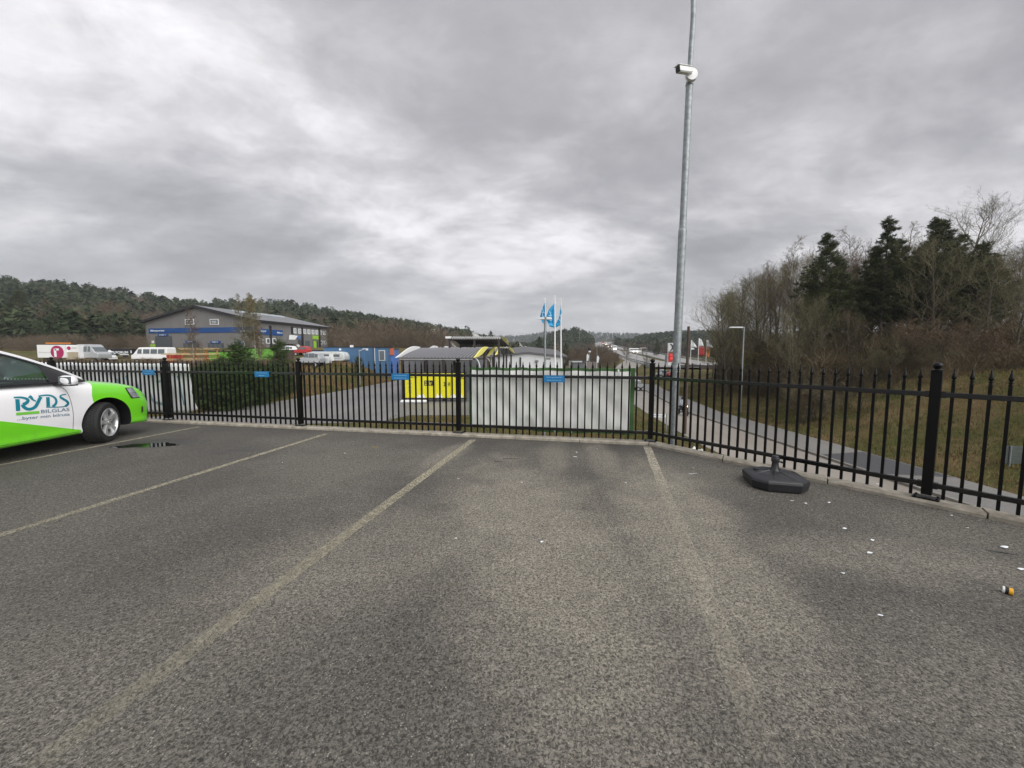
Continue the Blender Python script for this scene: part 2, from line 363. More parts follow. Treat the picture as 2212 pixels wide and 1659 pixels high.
    def mesh(s,name,mats,smooth=False,fixn=True):
        me=bpy.data.meshes.new(name); me.from_pydata(s.v,[],s.f)
        if not isinstance(mats,(list,tuple)): mats=[mats]
        for m in mats: me.materials.append(m)
        if len(mats)>1: me.polygons.foreach_set('material_index',s.mi)
        if fixn:
            bm=bmesh.new(); bm.from_mesh(me); bmesh.ops.recalc_face_normals(bm,faces=bm.faces); bm.to_mesh(me); bm.free()
        if smooth:
            me.polygons.foreach_set('use_smooth',[True]*len(me.polygons))
            try: me.set_sharp_from_angle(angle=R(38))
            except Exception: pass
        me.update(); return me
    def obj(s,name,mats,parent=None,smooth=False,**k): return link(name,s.mesh(name,mats,smooth),parent,**k)
def text_mesh(txt,size=1.0,shear=0,align='LEFT',space=1.0,offset=0.0,ext=0.0):
    cu=bpy.data.curves.new('lettering','FONT'); cu.body=txt; cu.size=size; cu.shear=shear; cu.align_x=align; cu.space_character=space; cu.offset=offset; cu.extrude=ext; cu.resolution_u=3
    o=bpy.data.objects.new('t',cu); COL.objects.link(o); dg=bpy.context.evaluated_depsgraph_get(); dg.update()
    me=bpy.data.meshes.new_from_object(o.evaluated_get(dg)); bpy.data.objects.remove(o); return me
def text_on(txt,O,D,s0,s1,z0,z1,mt,parent,off=.01,shear=0,name='lettering',bold=0.0,nrm=None):
    """text filling the box s0..s1 × z0..z1 on an upright plane through O along D, facing the camera side"""
    me=text_mesh(txt,1,shear,offset=bold); vs=np.array([v.co for v in me.vertices]); mn,mxx=vs.min(0),vs.max(0)
    D=Vector((D[0],D[1],0)).normalized(); nr=Vector((D.y,-D.x,0)) if nrm is None else Vector(nrm)
    for v in me.vertices:
        a=(v.co.x-mn[0])/(mxx[0]-mn[0]); b=(v.co.y-mn[1])/(mxx[1]-mn[1])
        q=Vector((O[0],O[1],0))+D*(s0+(s1-s0)*a)+nr*off; v.co=(q.x,q.y,z0+(z1-z0)*b)
    me.materials.clear(); me.materials.append(mt)
    return link(name,me,parent)
def plane_box(mb,O,D,s0,s1,z0,z1,t0,t1):
    """box on an upright plane: along D s0..s1, height z0..z1, from t0 to t1 in front of it (camera side)"""
    D=Vector((D[0],D[1],0)).normalized(); nr=Vector((D.y,-D.x,0)); O=Vector((O[0],O[1],0))
    vs=[]
    for z in (z0,z1):
        for a,b in ((s0,t1),(s1,t1),(s1,t0),(s0,t0)):
            q=O+D*a+nr*b; vs.append((q.x,q.y,z))
    return mb.add(vs,[(3,2,1,0),(4,5,6,7),(0,1,5,4),(1,2,6,5),(2,3,7,6),(3,0,4,7)])
def sm(a,b,x):
    t=np.clip((x-a)/(b-a),0,1); return t*t*(3-2*t)
def vnoise(x,y,seed=0):
    xi=np.floor(x); yi=np.floor(y); fx=x-xi; fy=y-yi; fx=fx*fx*(3-2*fx); fy=fy*fy*(3-2*fy)
    def h(a,b): 
        q=np.sin(a*127.1+b*311.7+seed*74.7)*43758.5453; return q-np.floor(q)
    return (h(xi,yi)*(1-fx)+h(xi+1,yi)*fx)*(1-fy)+(h(xi,yi+1)*(1-fx)+h(xi+1,yi+1)*fx)*fy

# ================================================================== TERRAIN
def U(px): return (px-CX)/F
_rt=[(-900,30,240,125),(0,38,260,125),(200,37,280,130),(400,31,300,150),(620,37,360,150),(800,33,430,160),(900,30,500,180),(1000,22,560,230),(1050,13,600,300),
     (1090,4,600,350),(1150,4,560,350),(1195,19,500,330),(1245,21,500,330),(1280,12,520,350),(1310,14,640,420),(1345,12,600,380),(1390,16,540,330),(1440,17,520,320),(1560,16,480,300),(2212,20,450,280),(3500,20,450,280)]
_ru=np.array([U(r[0]) for r in _rt]); _rc=np.array([r[1] for r in _rt],float); _ry=np.array([r[2] for r in _rt],float); _rb=np.array([r[3] for r in _rt],float)
hw_px=[(1535,794,88),(1500,788.5,110),(1429,777.5,160),(1385,766.5,220),(1347,757.5,300),(1314,749.5,420),(1302,742.0,600),(1312,738.5,700)]
hw=[P(a,b,c) for a,b,c in hw_px]
def dense(pts,n=8):
    out=[]
    for i in range(len(pts)-1):
        p0=pts[max(i-1,0)];p1=pts[i];p2=pts[i+1];p3=pts[min(i+2,len(pts)-1)]
        for k in range(n):
            t=k/n; out.append(.5*((2*p1)+(p2-p0)*t+(2*p0-5*p1+4*p2-p3)*t*t+(3*p1-p0-3*p2+p3)*t**3))
    out.append(pts[-1]); return out
hwd=dense(hw,6); hwa=np.array([tuple(p) for p in hwd])
def hf(X,Y):
    X=np.asarray(X,float); Y=np.asarray(Y,float)
    z=np.full(np.broadcast(X,Y).shape,-2.6)
    left=1-sm(-26,-18,X)
    z=z+left*(sm(33,58,Y)*2.1+sm(60,100,Y)*2.8+sm(21,33,Y)*.35)
    rl=sm(5.5,11.2,X); z=z-2.0*rl
    z=z-1.0*sm(60,110,Y)*(1-left)*(1-rl)
    fade=1-.65*sm(60,120,Y)
    Xr=X-np.interp(Y,[25,38,62,85,120,170,236],[0,0,3.8,9.9,22.6,42.6,54.6])
    z=z+sm(21.5,37,Xr)*4.6*fade+sm(37,80,Xr)*1.5*fade
    bumps=(vnoise(X*.35,Y*.35,3)-.5)*.35*np.clip(sm(21.6,26,Xr)+left*sm(30,40,Y),0,1); z=z+bumps
    u=X/np.maximum(Y,1.0)
    cz=np.interp(u,_ru,_rc); cy=np.interp(u,_ru,_ry); cb=np.interp(u,_ru,_rb)
    k=sm(0,1,(Y-cb)/(cy-cb)); k=np.where(Y<cb,0,k); kk=np.clip((Y-cb)/(cy-cb),0,1)**1.15
    hill=z+(cz-z)*kk+(vnoise(X*.02,Y*.02,5)-.5)*5*np.clip(kk*2,0,1)
    z=np.where((Y>cb),hill,z)
    # far ridge
    far=sm(1000,1500,Y)*(52+22*vnoise(u*7+3,u*0+1,9)-18*sm(-.4,-.05,u)*(1-sm(.0,.12,u))); z=np.where(Y>cy,np.maximum(z*(1-sm(cy,cy+250,Y))+2*sm(cy,cy+250,Y),0)+far,z)
    # highway bench
    d=np.full(z.shape,1e9); hz_=np.zeros(z.shape)
    for p in hwa:
        q=np.hypot(X-p[0],Y-p[1]); m=q<d; d=np.where(m,q,d); hz_=np.where(m,p[2],hz_)
    k=1-sm(15,27,d); z=z*(1-k)+(hz_-.5)*k
    return z
def gz(x,y): return float(hf(np.array([x]),np.array([y]))[0])
def axis(neg,pos,n,k):
    t=np.linspace(-1,1,n); a=np.sinh(k*t)/math.sinh(k); return np.where(a<0,-a*neg,a*pos)
xs=axis(-1500,1500,300,4.6); ys=np.concatenate([np.linspace(-25,2,10),2+np.sinh(4.3*np.linspace(0.012,1,280))/math.sinh(4.3)*1900])
XX,YY=np.meshgrid(xs,ys); ZZ=hf(XX,YY)
# under the lot the ground stays below the slab
def grid_obj(name,XX,YY,ZZ,mt,**k):
    ny,nx=XX.shape; v=np.stack([XX,YY,ZZ],-1).reshape(-1,3)
    i=np.arange(ny-1)[:,None]*nx+np.arange(nx-1)[None,:]
    f=np.stack([i,i+1,i+nx+1,i+nx],-1).reshape(-1,4)
    me=bpy.data.meshes.new(name); me.vertices.add(len(v)); me.vertices.foreach_set('co',v.astype(np.float32).ravel())
    me.loops.add(f.size); me.loops.foreach_set('vertex_index',f.ravel().astype(np.int32)); me.polygons.add(len(f)); me.polygons.foreach_set('loop_start',np.arange(0,f.size,4,dtype=np.int32))
    me.polygons.foreach_set('use_smooth',np.ones(len(f),bool)); me.materials.append(mt); me.update(); me.validate(); return link(name,me,**k)
terrain=grid_obj('terrain',XX,YY,ZZ,M['ground'],kind='structure')

# ---- roads
def strip(name,left,right,z,mt,th=.25,**k):
    """a slab between two plan polylines (same count); z scalar or list"""
    mb=MB(); n=len(left); zs=z if hasattr(z,'__len__') else [z]*n
    vs=[(p[0],p[1],zs[i]) for i,p in enumerate(left)]+[(p[0],p[1],zs[i]) for i,p in enumerate(right)]
    vs+=[(x,y,q-th) for x,y,q in vs]; fs=[]
    for i in range(n-1):
        fs.append((i,n+i,n+i+1,i+1)); fs.append((2*n+i,i,i+1,2*n+i+1)); fs.append((n+i,3*n+i,3*n+i+1,n+i+1))
    mb.add(vs,fs); return mb.obj(name,mt,**k)
zr=-4.57
roadL=[(12.3,-20),(12.3,25),(13.4,38),(16.3,62),(22,85),(33,120),(50,170),(56,236)]
roadR=[(17.6,-20),(17.6,25),(17.4,38),(21.2,62),(27.3,85),(40,120),(60,170),(72,232)]
def rz_(pts): return [max(gz(*a),gz(*b))+.05 if a[1]>90 else zr for a,b in zip(roadL,roadR)]
zs_=[zr if a[1]<80 else max(gz(*a),gz((a[0]+b[0])/2,(a[1]+b[1])/2),gz(*b))+.06 for a,b in zip(roadL,roadR)]
strip('road',roadL,roadR,zs_,M['road'],kind='structure')
n6=[a for a in roadR[:5]]; o6=[(b[0]+.16,b[1]) for b in n6]; w6=[(b[0]+3.3,b[1]) for b in n6]
kb=strip('road_kerb',n6,o6,zr+.12,mat('dark_kerb',(.15,.14,.125),.85,col2=(.22,.21,.185),scale=3),kind='structure')
strip('sidewalk',o6,w6,zr+.09,M['walk'],kind='structure')
# darker fresh asphalt trench patch across the sidewalk
ptch=[G(1790,940,zr+.1),G(1742,968,zr+.1),G(1900,1022,zr+.1),G(1950,1006,zr+.1)]
mb=MB(); mb.prism([(17.80,18.3),(20.8,17.7),(20.8,22.4),(17.80,21.8)],zr+.092,zr+.096); mb.obj('asphalt_patch',M['patch'],kind='structure')
# yard drive beyond the fence
yard=[(-24,22.5),(-20.6,24.4),(-19.2,30),(-17.8,40),(-16.5,55),(-15.8,66),(0,66),(9,66),(5,40),(4.2,24.2),(-6.5,24.2),(-7.6,22.0),(-24,19.0)]
mb=MB(); mb.prism(yard,-2.75,-2.57); mb.obj('yard_asphalt',M['yard'],kind='structure')
# highway: two carriageways
def offs(pts,o,s=1):
    out=[]
    for i,p in enumerate(pts):
        d=(pts[min(i+1,len(pts)-1)]-pts[max(i-1,0)]); n_=Vector((d.y,-d.x)).normalized(); out.append((p.x+n_.x*o,p.y+n_.y*o))
    return out
zh=[p.z for p in hwd]
strip('highway',offs(hwd,-12.5),offs(hwd,-2),zh,M['highway'],th=.6,kind='structure')
strip('highway',offs(hwd,2),offs(hwd,12.5),zh,M['highway'],th=.6,kind='structure')
for o_ in (-13.2,13.0):
    a=offs(hwd,o_); b=offs(hwd,o_+.2)
    mb=MB(); n=len(a); vs=[(p[0],p[1],zh[i]+.45) for i,p in enumerate(a)]+[(p[0],p[1],zh[i]+.8) for i,p in enumerate(a)]+[(p[0],p[1],zh[i]+.45) for i,p in enumerate(b)]+[(p[0],p[1],zh[i]+.8) for i,p in enumerate(b)]
    fs=[]
    for i in range(n-1): fs+= [(i,i+1,n+i+1,n+i),(2*n+i,3*n+i,3*n+i+1,2*n+i+1),(n+i,n+i+1,3*n+i+1,3*n+i)]
    mb.add(vs,fs)
    for i in range(0,n,1):
        mb.box((a[i][0]+.1,a[i][1],zh[i]+.2),(.15,.15,.9))
    mb.obj('guard_rail',M['galv'],label='steel guard rail along the near carriageway of the highway' if o_<0 else 'steel guard rail on the far side of the highway',cat='guard rail',group='guard rails along the highway')

# ================================================================== PARKING LOT
FP=[Vector((-6.78-8.85/3*k,7.52+1.85/3*k)) for k in (3,2,1)]+[Vector((-6.78,7.52)),Vector((-3.83,6.903)),Vector((-.88,6.287)),Vector((2.07,5.67))]
dR=(Vector((3.77,3.41))-FP[-1]).normalized()
FR=[FP[-1]+dR*2.83*k for k in range(0,4)]
dL=(FP[-1]-FP[0]).normalized(); nL=Vector((dL.y,-dL.x)); nR=Vector((dR.y,-dR.x))  # towards the lot
if nL.y>0: nL=-nL
if nR.x>0: nR=-nR
def offline(o):
    """fence line moved o metres towards the lot: far left, corner, far right"""
    a=FP[0]+nL*o-dL*2; c=FR[-1]+nR*o+dR*1
    # intersection
    A=FP[-1]+nL*o; B=FP[-1]+nR*o; det=dL.x*dR.y-dL.y*dR.x; t=((B.x-A.x)*dR.y-(B.y-A.y)*dR.x)/det
    return [a,A+dL*t,c]
inn=offline(.10); 
mb=MB(); mb.prism([(p.x,p.y) for p in (inn[0],inn[1],inn[2])][::-1]+[(-30,-14) if False else (inn[0].x,-14),(inn[2].x,-14)],-.35,0)
me=mb.mesh('parking_lot',M['lot']); lot=link('parking_lot',me,kind='structure')
# kerb stones
kr=empty('concrete_kerb',(0,0,0)); tag(kr,kind='structure')
random.seed(4)
o1=offline(.102); o2=offline(-.075)
def kerbrun(a0,a1,b0,b1,nrm):
    L=(a1-a0).length; k=max(1,round(L/1.0)); 
    for i in range(k):
        g=.006/L; t0,t1=i/k+g,(i+1)/k-g
        h=.045+random.uniform(-.004,.004)
        p=[a0.lerp(a1,t0),a0.lerp(a1,t1),b0.lerp(b1,t1),b0.lerp(b1,t0)]
        jt=nrm*random.uniform(-.004,.004)
        mb=MB(); n=4
        e=.014
        q=[p[0]-nrm*e,p[1]-nrm*e,p[2]+nrm*e,p[3]+nrm*e]
        vs=[(x.x+jt.x,x.y+jt.y,-.3) for x in p]+[(x.x+jt.x,x.y+jt.y,h-.016) for x in p]+[(x.x+jt.x,x.y+jt.y,h) for x in q]
        fs=[(0,1,5,4),(1,2,6,5),(2,3,7,6),(3,0,4,7),(4,5,9,8),(5,6,10,9),(6,7,11,10),(7,4,8,11),(8,9,10,11)]
        mb.add(vs,fs); mb.obj('kerb_stone',M['kerb'],kr)
kerbrun(o1[0],o1[1],o2[0],o2[1],nL); kerbrun(o1[1],o1[2],o2[1],o2[2],nR)
# retaining wall under the edge
w1=offline(.05); w2=offline(-.068)
for i,(a,b,c,d) in enumerate(((w1[0],w1[1],w2[1],w2[0]),(w1[1],w1[2],w2[2],w2[1]))):
    mb=MB(); mb.prism([(q.x,q.y) for q in (a,b,c,d)],-6.0,-.302); mb.obj('retaining_wall',M['concrete'],label='concrete retaining wall under the '+('long straight' if i==0 else 'right-hand')+' side of the lot',cat='wall')

# painted lines
def paint(name,pts,wd,fade,seed=0,col=(.44,.41,.30,1)):
    mb=MB(); a,b=pts; d=(b-a).normalized(); n_=Vector((d.y,-d.x))*wd/2; k=24
    mb.grid(lambda s,t: tuple((a.lerp(b,s)+n_*(2*t-1)*(1+.10*math.sin(s*37+seed)*.6)))+(.0035,),k,1)
    mb.obj(name,paint_worn(name+'_paint',fade,col),kind='structure')
def g2(x,y): v=G(x,y); return Vector((v.x,v.y))
paint('parking_line',(g2(430,922),g2(430,922)+(g2(0,1005)-g2(430,922))*1.9),.075,(2.5,6.0,.55))
paint('parking_line',(g2(706,937),g2(0,1157)+(g2(0,1157)-g2(706,937))*.5),.085,(2.5,6.0,.62))
paint('parking_line',(g2(1022,950),g2(60,1668)),.10,(.9,5.6,.66))
paint('parking_line',(g2(1398,965),g2(1665,1650)),0.105,(3.3,5.3,.50),0,(.52,.48,.385,1))
paint('parking_line',(g2(352,994),g2(225,1024)),.06,(4.3,6.4,.25))

# puddle
def puddle(name,cx,cy,rx,ry,rot,z,rough,col,seed,wet=1.0):
    random.seed(seed); mb=MB(); n=40; ph=[random.uniform(0,6.28) for _ in range(5)]
    pts=[]
    for i in range(n):
        a=2*math.pi*i/n; r=1+.22*math.sin(2*a+ph[0])+.13*math.sin(3*a+ph[1])+.09*math.sin(5*a+ph[2])+.05*math.sin(9*a+ph[3])
        x,y=rx*r*math.cos(a),ry*r*math.sin(a); pts.append((cx+x*math.cos(rot)-y*math.sin(rot),cy+x*math.sin(rot)+y*math.cos(rot)))
    mb.add([(x,y,z) for x,y in pts],[tuple(range(n))]); m=mat(name+'_water',col,rough,spec=.6)
    o=mb.obj(name,m,kind='stuff'); o['label']='puddle of rainwater on the asphalt beside the green and white car'; return o
q=G(318,962); puddle('puddle',q.x,q.y,.34,.17,R(8),.002,.02,(.012,.012,.012),3)

# ================================================================== FENCE
fence=empty('metal_fence',(FP[3].x,FP[3].y,0),label='black metal fence with spear-topped pickets along the edge of the parking lot',cat='fence')
def childof(o,par):
    o.parent=par; o.matrix_parent_inverse=Matrix.Translation(par.location).inverted() if par.type=='EMPTY' else Matrix(); return o
def local(v,par): return Vector(v)-par.location
pk=MB(); pk.box((0,0,.545+.03),(.022,.022,1.03)); me_picket=pk.mesh('picket',M['black_metal'])
sp_=MB(); sp_.lathe([(.006,1.088),(.014,1.092),(.014,1.100),(.009,1.104),(.009,1.110),(.015,1.114),(.015,1.121),(.008,1.126),(.0165,1.142),(.0145,1.158),(.008,1.188),(.0045,1.208),(.008,1.212),(.006,1.219),(.001,1.223)],n=10)
me_spear=sp_.mesh('spear_tip',M['black_metal'],True)
po=MB(); po.box((0,0,.61+.03),(.069,.069,1.12),ch=.004); me_post=po.mesh('post',M['black_metal'])
cp_=MB(); cp_.lathe([(.02,1.198),(.044,1.200),(.044,1.210),(.020,1.215),(.019,1.219)]+[(.034*math.cos(t),1.248+.029*math.sin(t)) for t in np.linspace(-.95,1.5,9)],n=18); me_cap=cp_.mesh('ball_cap',M['black_metal'],True)
bs=MB(); bs.box((0,0,.051),(.17,.12,.009))
for sx_ in(-.068,.068):
    for sy_ in (-.042,.042): bs.lathe([(.008,.055),(.008,.066),(.004,.068)],(sx_,sy_,0),6)
me_base=bs.mesh('base_plate',M['black_metal'])
random.seed(9)
def fence_run(pts,d,first):
    ang=math.atan2(d.y,d.x)
    for i,p in enumerate(pts):
        if i>0 or first:
            r=local((p.x,p.y,0),fence); a_=ang if not(i==len(pts)-1 and first) else ang-.25
            o=link('post',me_post,fence); o.location=r; o.rotation_euler=(0,0,a_)
            c=link('ball_cap',me_cap,o); b=link('base_plate',me_base,o)
        if i<len(pts)-1:
            q=pts[i+1]; L=(q-p).length
            for z in (.172,.993):
                mb=MB(); mb.box((0,0,0),(L-.08,.034,.045),ch=.003)
                for e in (-1,1):
                    mb.box((e*(L/2-.05),0,0),(.03,.048,.055))
                    mb.lathe([(.006,-.028),(.006,.028)],(e*(L/2-.05),0,0),6,'y')
                o=mb.obj('rail',M['rail_metal'],fence); m=(p+q)/2; o.location=local((m.x,m.y,z),fence); o.rotation_euler=(0,0,ang)
            for k in range(27):
                c=p.lerp(q,(k+1)/28)
                o=link('picket',me_picket,fence); o.location=local((c.x,c.y,random.uniform(-.002,.002)),fence); o.rotation_euler=(0,0,ang)
                link('spear_tip',me_spear,o)
fence_run(FP[1:],dL,True); fence_run(FR,dR,False)

# blue signs on the fence
def wave_sheet(mb,fn,nu,nv): return mb.grid(fn,nu,nv)
sign_spec=[(3,321,804,26,'blue sign on the fence beside the nose of the green and white car'),(4,566,808,31,'blue sign on the fence in front of the dark green young pines'),(5,865,813.5,38,'blue sign on the fence just left of the yellow boards'),(6,1197,818,44.5,'blue sign on the fence in front of the white banner')]
def fpoint(px,py,off=0): return on_plane(px,py,(FP[3].x-nL.x*-off,FP[3].y+nL.y*off),dL)
for k,px_,py_,wpx,lab in sign_spec:
    Of=FP[3]+nL*.03; s0,z=on_plane(px_-wpx/2,py_,Of,dL); s1,_=on_plane(px_+wpx/2,py_,Of,dL); h=.052
    t=empty('blue_sign',(Of.x,Of.y,0),label=lab,cat='sign',group='blue parking signs on the fence'); 
    mb=MB(); plane_box(mb,(0,0),dL,s0,s1,z-h,z+h,0,.006); mb.obj('sign_plate',M['blue_sign'],t)
    c=(s0+s1)/2; wd=s1-s0
    text_on('Personalparkering' if k!=6 else 'Parkeringstillstånd AB',(0,0),dL,c-wd*.36,c+wd*.36,z+.012,z+.032,M['blue_text'],t,.009)
    text_on('Bilservice' if k==4 else 'Besöksparkering',(0,0),dL,c-wd*(.2 if k==4 else .34),c+wd*(.2 if k==4 else .34),z-.032,z-.014,M['blue_text'],t,.009)
# white banner with green border behind the fence
Ob=FP[3]-nL*.05
def banner(name,s0,s1,zt,zb,label,main,border,bw,sag,seed,curl=0):
    t=empty(name,(Ob.x,Ob.y,0),label=label,cat='banner')
    n_=Vector((nL.x,nL.y,0)); D3=Vector((dL.x,dL.y,0))
    def fn(a,b):
        s_=s0+(s1-s0)*a; z0=zb(a) if callable(zb) else zb; z1=zt(a) if callable(zt) else zt; z=z1+(z0-z1)*b
        wv=.022*math.sin(a*23+seed+b*2)*(.2+b)+.020*math.sin(a*9+b*5+seed*2)+.010*math.sin(a*57+b*9)+.012*math.sin(a*38-b*11)+sag*math.sin(b*math.pi)*.03
        if curl and a>.9: wv-=(a-.9)*curl*(b**1.5)
        if curl and a>.93: s_+=(b)*.05
        q=D3*s_+n_*(-.012-abs(wv)); return (q.x,q.y,z)
    mb=MB(); mb.grid(fn,90,22)
    o=mb.obj('banner_sheet',main,t,True); md=o.modifiers.new('t','SOLIDIFY'); md.thickness=.0015
    return t,fn
def banner_mat():
    nb=NB('white_banner'); a=nb.noise(1.6,5,.6,nb.map(sc=(1,1,.5))); b_=nb.noise(6,5,.7,nb.map(sc=(1,1,.25)))
    c=nb.mix(nb.rng(a,.35,.65),(.84,.84,.82,1),(.72,.76,.70,1)); c=nb.mix(nb.math('MULTIPLY',nb.rng(b_,.5,.72),.16),c,(.40,.42,.33,1))
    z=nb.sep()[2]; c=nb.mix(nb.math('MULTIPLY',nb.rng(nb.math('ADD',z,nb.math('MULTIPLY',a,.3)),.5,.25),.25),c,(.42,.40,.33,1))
    nb.link(c,nb.b.inputs['Base Color']); nb.b.inputs['Roughness'].default_value=.6
    # thin cloth lets some daylight through
    nb.b.inputs['Transmission Weight'].default_value=0; return nb.m
bm_=banner_mat()
s0,zt=on_plane(1011.5,792.6,Ob,dL); s1,zt2=on_plane(1372.5,795.2,Ob,dL); _,zb2=on_plane(1372,942,Ob,dL); _,zb1=on_plane(1012,924,Ob,dL)
t,fn=banner('green_edged_banner',s0,s1,lambda a:zt+(zt2-zt)*a-.012*math.sin(a*math.pi*6)**2,lambda a:zb1+(zb2-zb1)*a+.01*math.sin(a*9),'large blank white banner with a green border hanging behind the fence',bm_,None,.05,1,1)
W_=s1-s0; H_=zt-zb1
for a0,a1,b0,b1 in ((0,1,0,.045),(0,1,.955,1),(0,.018,.045,.955),(.976,1,.045,.955)):
    mb=MB()
    def f2(a,b):
        v=fn(a0+(a1-a0)*a,b0+(b1-b0)*b); return (v[0]+nL.x*.004,v[1]+nL.y*.004,v[2])
    mb.grid(f2,60 if a1-a0>.5 else 2,3 if a1-a0>.5 else 30); mb.obj('green_border',M.setdefault('bgreen',mat('banner_green',(.055,.135,.04),.6,var=.2,scale=4)),t,True)
s0b=on_plane(60,800,Ob,dL)[0]-1.2; s1b,_=on_plane(406,790,Ob,dL)
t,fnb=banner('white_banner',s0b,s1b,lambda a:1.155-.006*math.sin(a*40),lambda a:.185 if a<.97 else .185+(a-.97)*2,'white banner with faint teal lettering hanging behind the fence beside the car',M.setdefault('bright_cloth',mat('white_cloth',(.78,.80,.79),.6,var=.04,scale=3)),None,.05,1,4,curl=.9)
def decal_on(fnx,pts,wd,mt,par,name,off=.004):
    """a ribbon following banner coordinates (a,b)"""
    mb=MB(); 
    P2=[Vector(p) for p in pts]
    P2=[Vector((p.x,p.y)) for p in dense([Vector((p.x,p.y,0)) for p in P2],6)]; n=len(P2)
    asp=(s1b-s0b)/.97
    vs=[];fs=[]
    for i,p in enumerate(P2):
        d=P2[min(i+1,n-1)]-P2[max(i-1,0)]; d=Vector((d.x*asp,d.y)).normalized(); q=Vector((-d.y,d.x))*wd/2
        for s_ in (1,-1):
            v=fnx(p.x+q.x*s_/asp,p.y+q.y*s_); vs.append((v[0]+nL.x*off,v[1]+nL.y*off,v[2]))
    for i in range(n-1): fs.append((2*i,2*i+1,2*i+3,2*i+2))
    mb.add(vs,fs); mb.obj(name,mt,par)
Lb=s1b-s0b
def bp(px,py):
    s_,z=on_plane(px,py,Ob,dL); return ((s_-s0b)/Lb,(1.155-z)/.97)
M['faint_teal']=mat('faint_teal',(.28,.40,.42),.6,var=.1); M['faint_blue']=mat('faint_blue',(.16,.34,.42),.6,var=.1)
decal_on(fnb,[bp(335,826),bp(352,823),bp(362,835),bp(359,850)],.05,M['faint_teal'],t,'printed_letter')
decal_on(fnb,[bp(322,850),bp(330,866),bp(345,873),bp(362,872)],.06,M['faint_teal'],t,'printed_letter')
decal_on(fnb,[bp(380,812),bp(384,845),bp(392,875)],.045,M['faint_blue'],t,'printed_letter')
decal_on(fnb,[bp(290,818),bp(300,850),bp(313,872)],.05,M['faint_teal'],t,'printed_letter')
decal_on(fnb,[bp(245,818),bp(252,835)],.06,M['faint_teal'],t,'printed_letter')
decal_on(fnb,[bp(270,812),bp(274,835)],.04,M['faint_blue'],t,'printed_letter')

# ================================================================== GREEN AND WHITE CAR
CO=Vector((-7.02,5.84,0))
def car_paint():
    nb=NB('white_green_car_paint'); s_=nb.sep(); y,z=s_[1],s_[2]
    # green front behind a slightly bowed edge, green lower swoosh on the door and sill
    bow=nb.math('MULTIPLY',nb.math('POWER',nb.math('ABSOLUTE',nb.math('SUBTRACT',z,.70)),2.0),1.9)
    gA=nb.math('GREATER_THAN',nb.math('SUBTRACT',y,bow),-.20)
    top=nb.math('GREATER_THAN',nb.math('SUBTRACT',y,nb.math('MULTIPLY',nb.math('SUBTRACT',z,.85),1.3)),-.20)
    zl=nb.math('SUBTRACT',.285,nb.math('MULTIPLY',nb.math('ADD',y,.46),.325))
    gB=nb.math('LESS_THAN',z,zl); gC=nb.math('LESS_THAN',z,.235)
    fr=nb.math('GREATER_THAN',y,-.38); gB=nb.math('MULTIPLY',gB,nb.math('SUBTRACT',1,fr))
    g=nb.math('MAXIMUM',nb.math('MAXIMUM',gA,nb.math('MULTIPLY',gC,nb.math('SUBTRACT',1,fr))),gB)
    n=nb.noise(6,5); wt=nb.mix(n,(.82,.82,.83,1),(.86,.86,.87,1)); gr=nb.mix(n,(.15,.62,.012,1),(.175,.68,.016,1))
    dirt=nb.math('MULTIPLY',nb.rng(z,.45,.15),nb.rng(nb.noise(9,5,.7),.4,.75))
    c=nb.mix(g,wt,gr); c=nb.mix(nb.math('MULTIPLY',dirt,.35),c,(.16,.15,.12,1))
    nb.link(c,nb.b.inputs['Base Color']); nb.b.inputs['Roughness'].default_value=.34; nb.b.inputs['Coat Weight'].default_value=.9; nb.b.inputs['Coat Roughness'].default_value=.04
    return nb.m
M['carpaint']=car_paint()
car=empty('parked_car',CO,label='white and bright green hatchback with teal lettering on its door, parked at the left',cat='car')
st=[(-3.17,.40,.36,.62,.80,.84),(-3.12,.66,.26,.70,.86,.90),(-2.95,.79,.21,.83,.93,.96),(-2.6,.835,.19,.88,.945,.97),(-2.0,.845,.18,.90,.95,.97),(-1.2,.845,.18,.90,.95,.97),(-.62,.845,.18,.89,.955,.975),(-.3,.842,.18,.875,.955,.99),(0,.84,.19,.855,.925,.965),(.3,.835,.19,.82,.885,.925),(.5,.82,.19,.775,.845,.885),(.62,.805,.175,.735,.81,.85),(.72,.765,.17,.66,.75,.79),(.785,.70,.175,.60,.69,.73),(.825,.54,.20,.57,.62,.64)]
body=MB(); ring=[]
def prof(y,w_,zb,zs,zt,ztc):
    return [(0,zb),(w_*.80,zb),(w_*.965,zb+.012),(w_*.985,zb+.07),(w_*.972,zb+.12),(w_*.992,.42),(w_*1.0,.56),(w_*.985,zs-.13),(w_*.955,zs-.03),(w_*.915,zs+.02 if zs<zt else zt),(w_*.80,zt),(w_*.45,ztc-.006),(0,ztc)]
vs=[];fs=[]; NPF=13
for S in st:
    p=prof(*S); full=[(x,S[0],z) for x,z in p]+[(-x,S[0],z) for x,z in p[-2:0:-1]]; vs+=full
m_=2*NPF-2
for i in range(len(st)-1):
    for k in range(m_): j=(k+1)%m_; fs.append((i*m_+k,i*m_+j,(i+1)*m_+j,(i+1)*m_+k))
fs.append(tuple(range(m_-1,-1,-1))); fs.append(tuple((len(st)-1)*m_+k for k in range(m_)))
body.add(vs,fs); tmp=body.obj('tmp',M['carpaint'])
sd=tmp.modifiers.new('s','SUBSURF'); sd.levels=2; sd.render_levels=2
cut=MB()
for yy in (0,-2.47): cut.lathe([(.365,-1.2),(.365,1.2)],(0,yy,.31),40,'x')
mc=cut.mesh('c',M['dark']); 
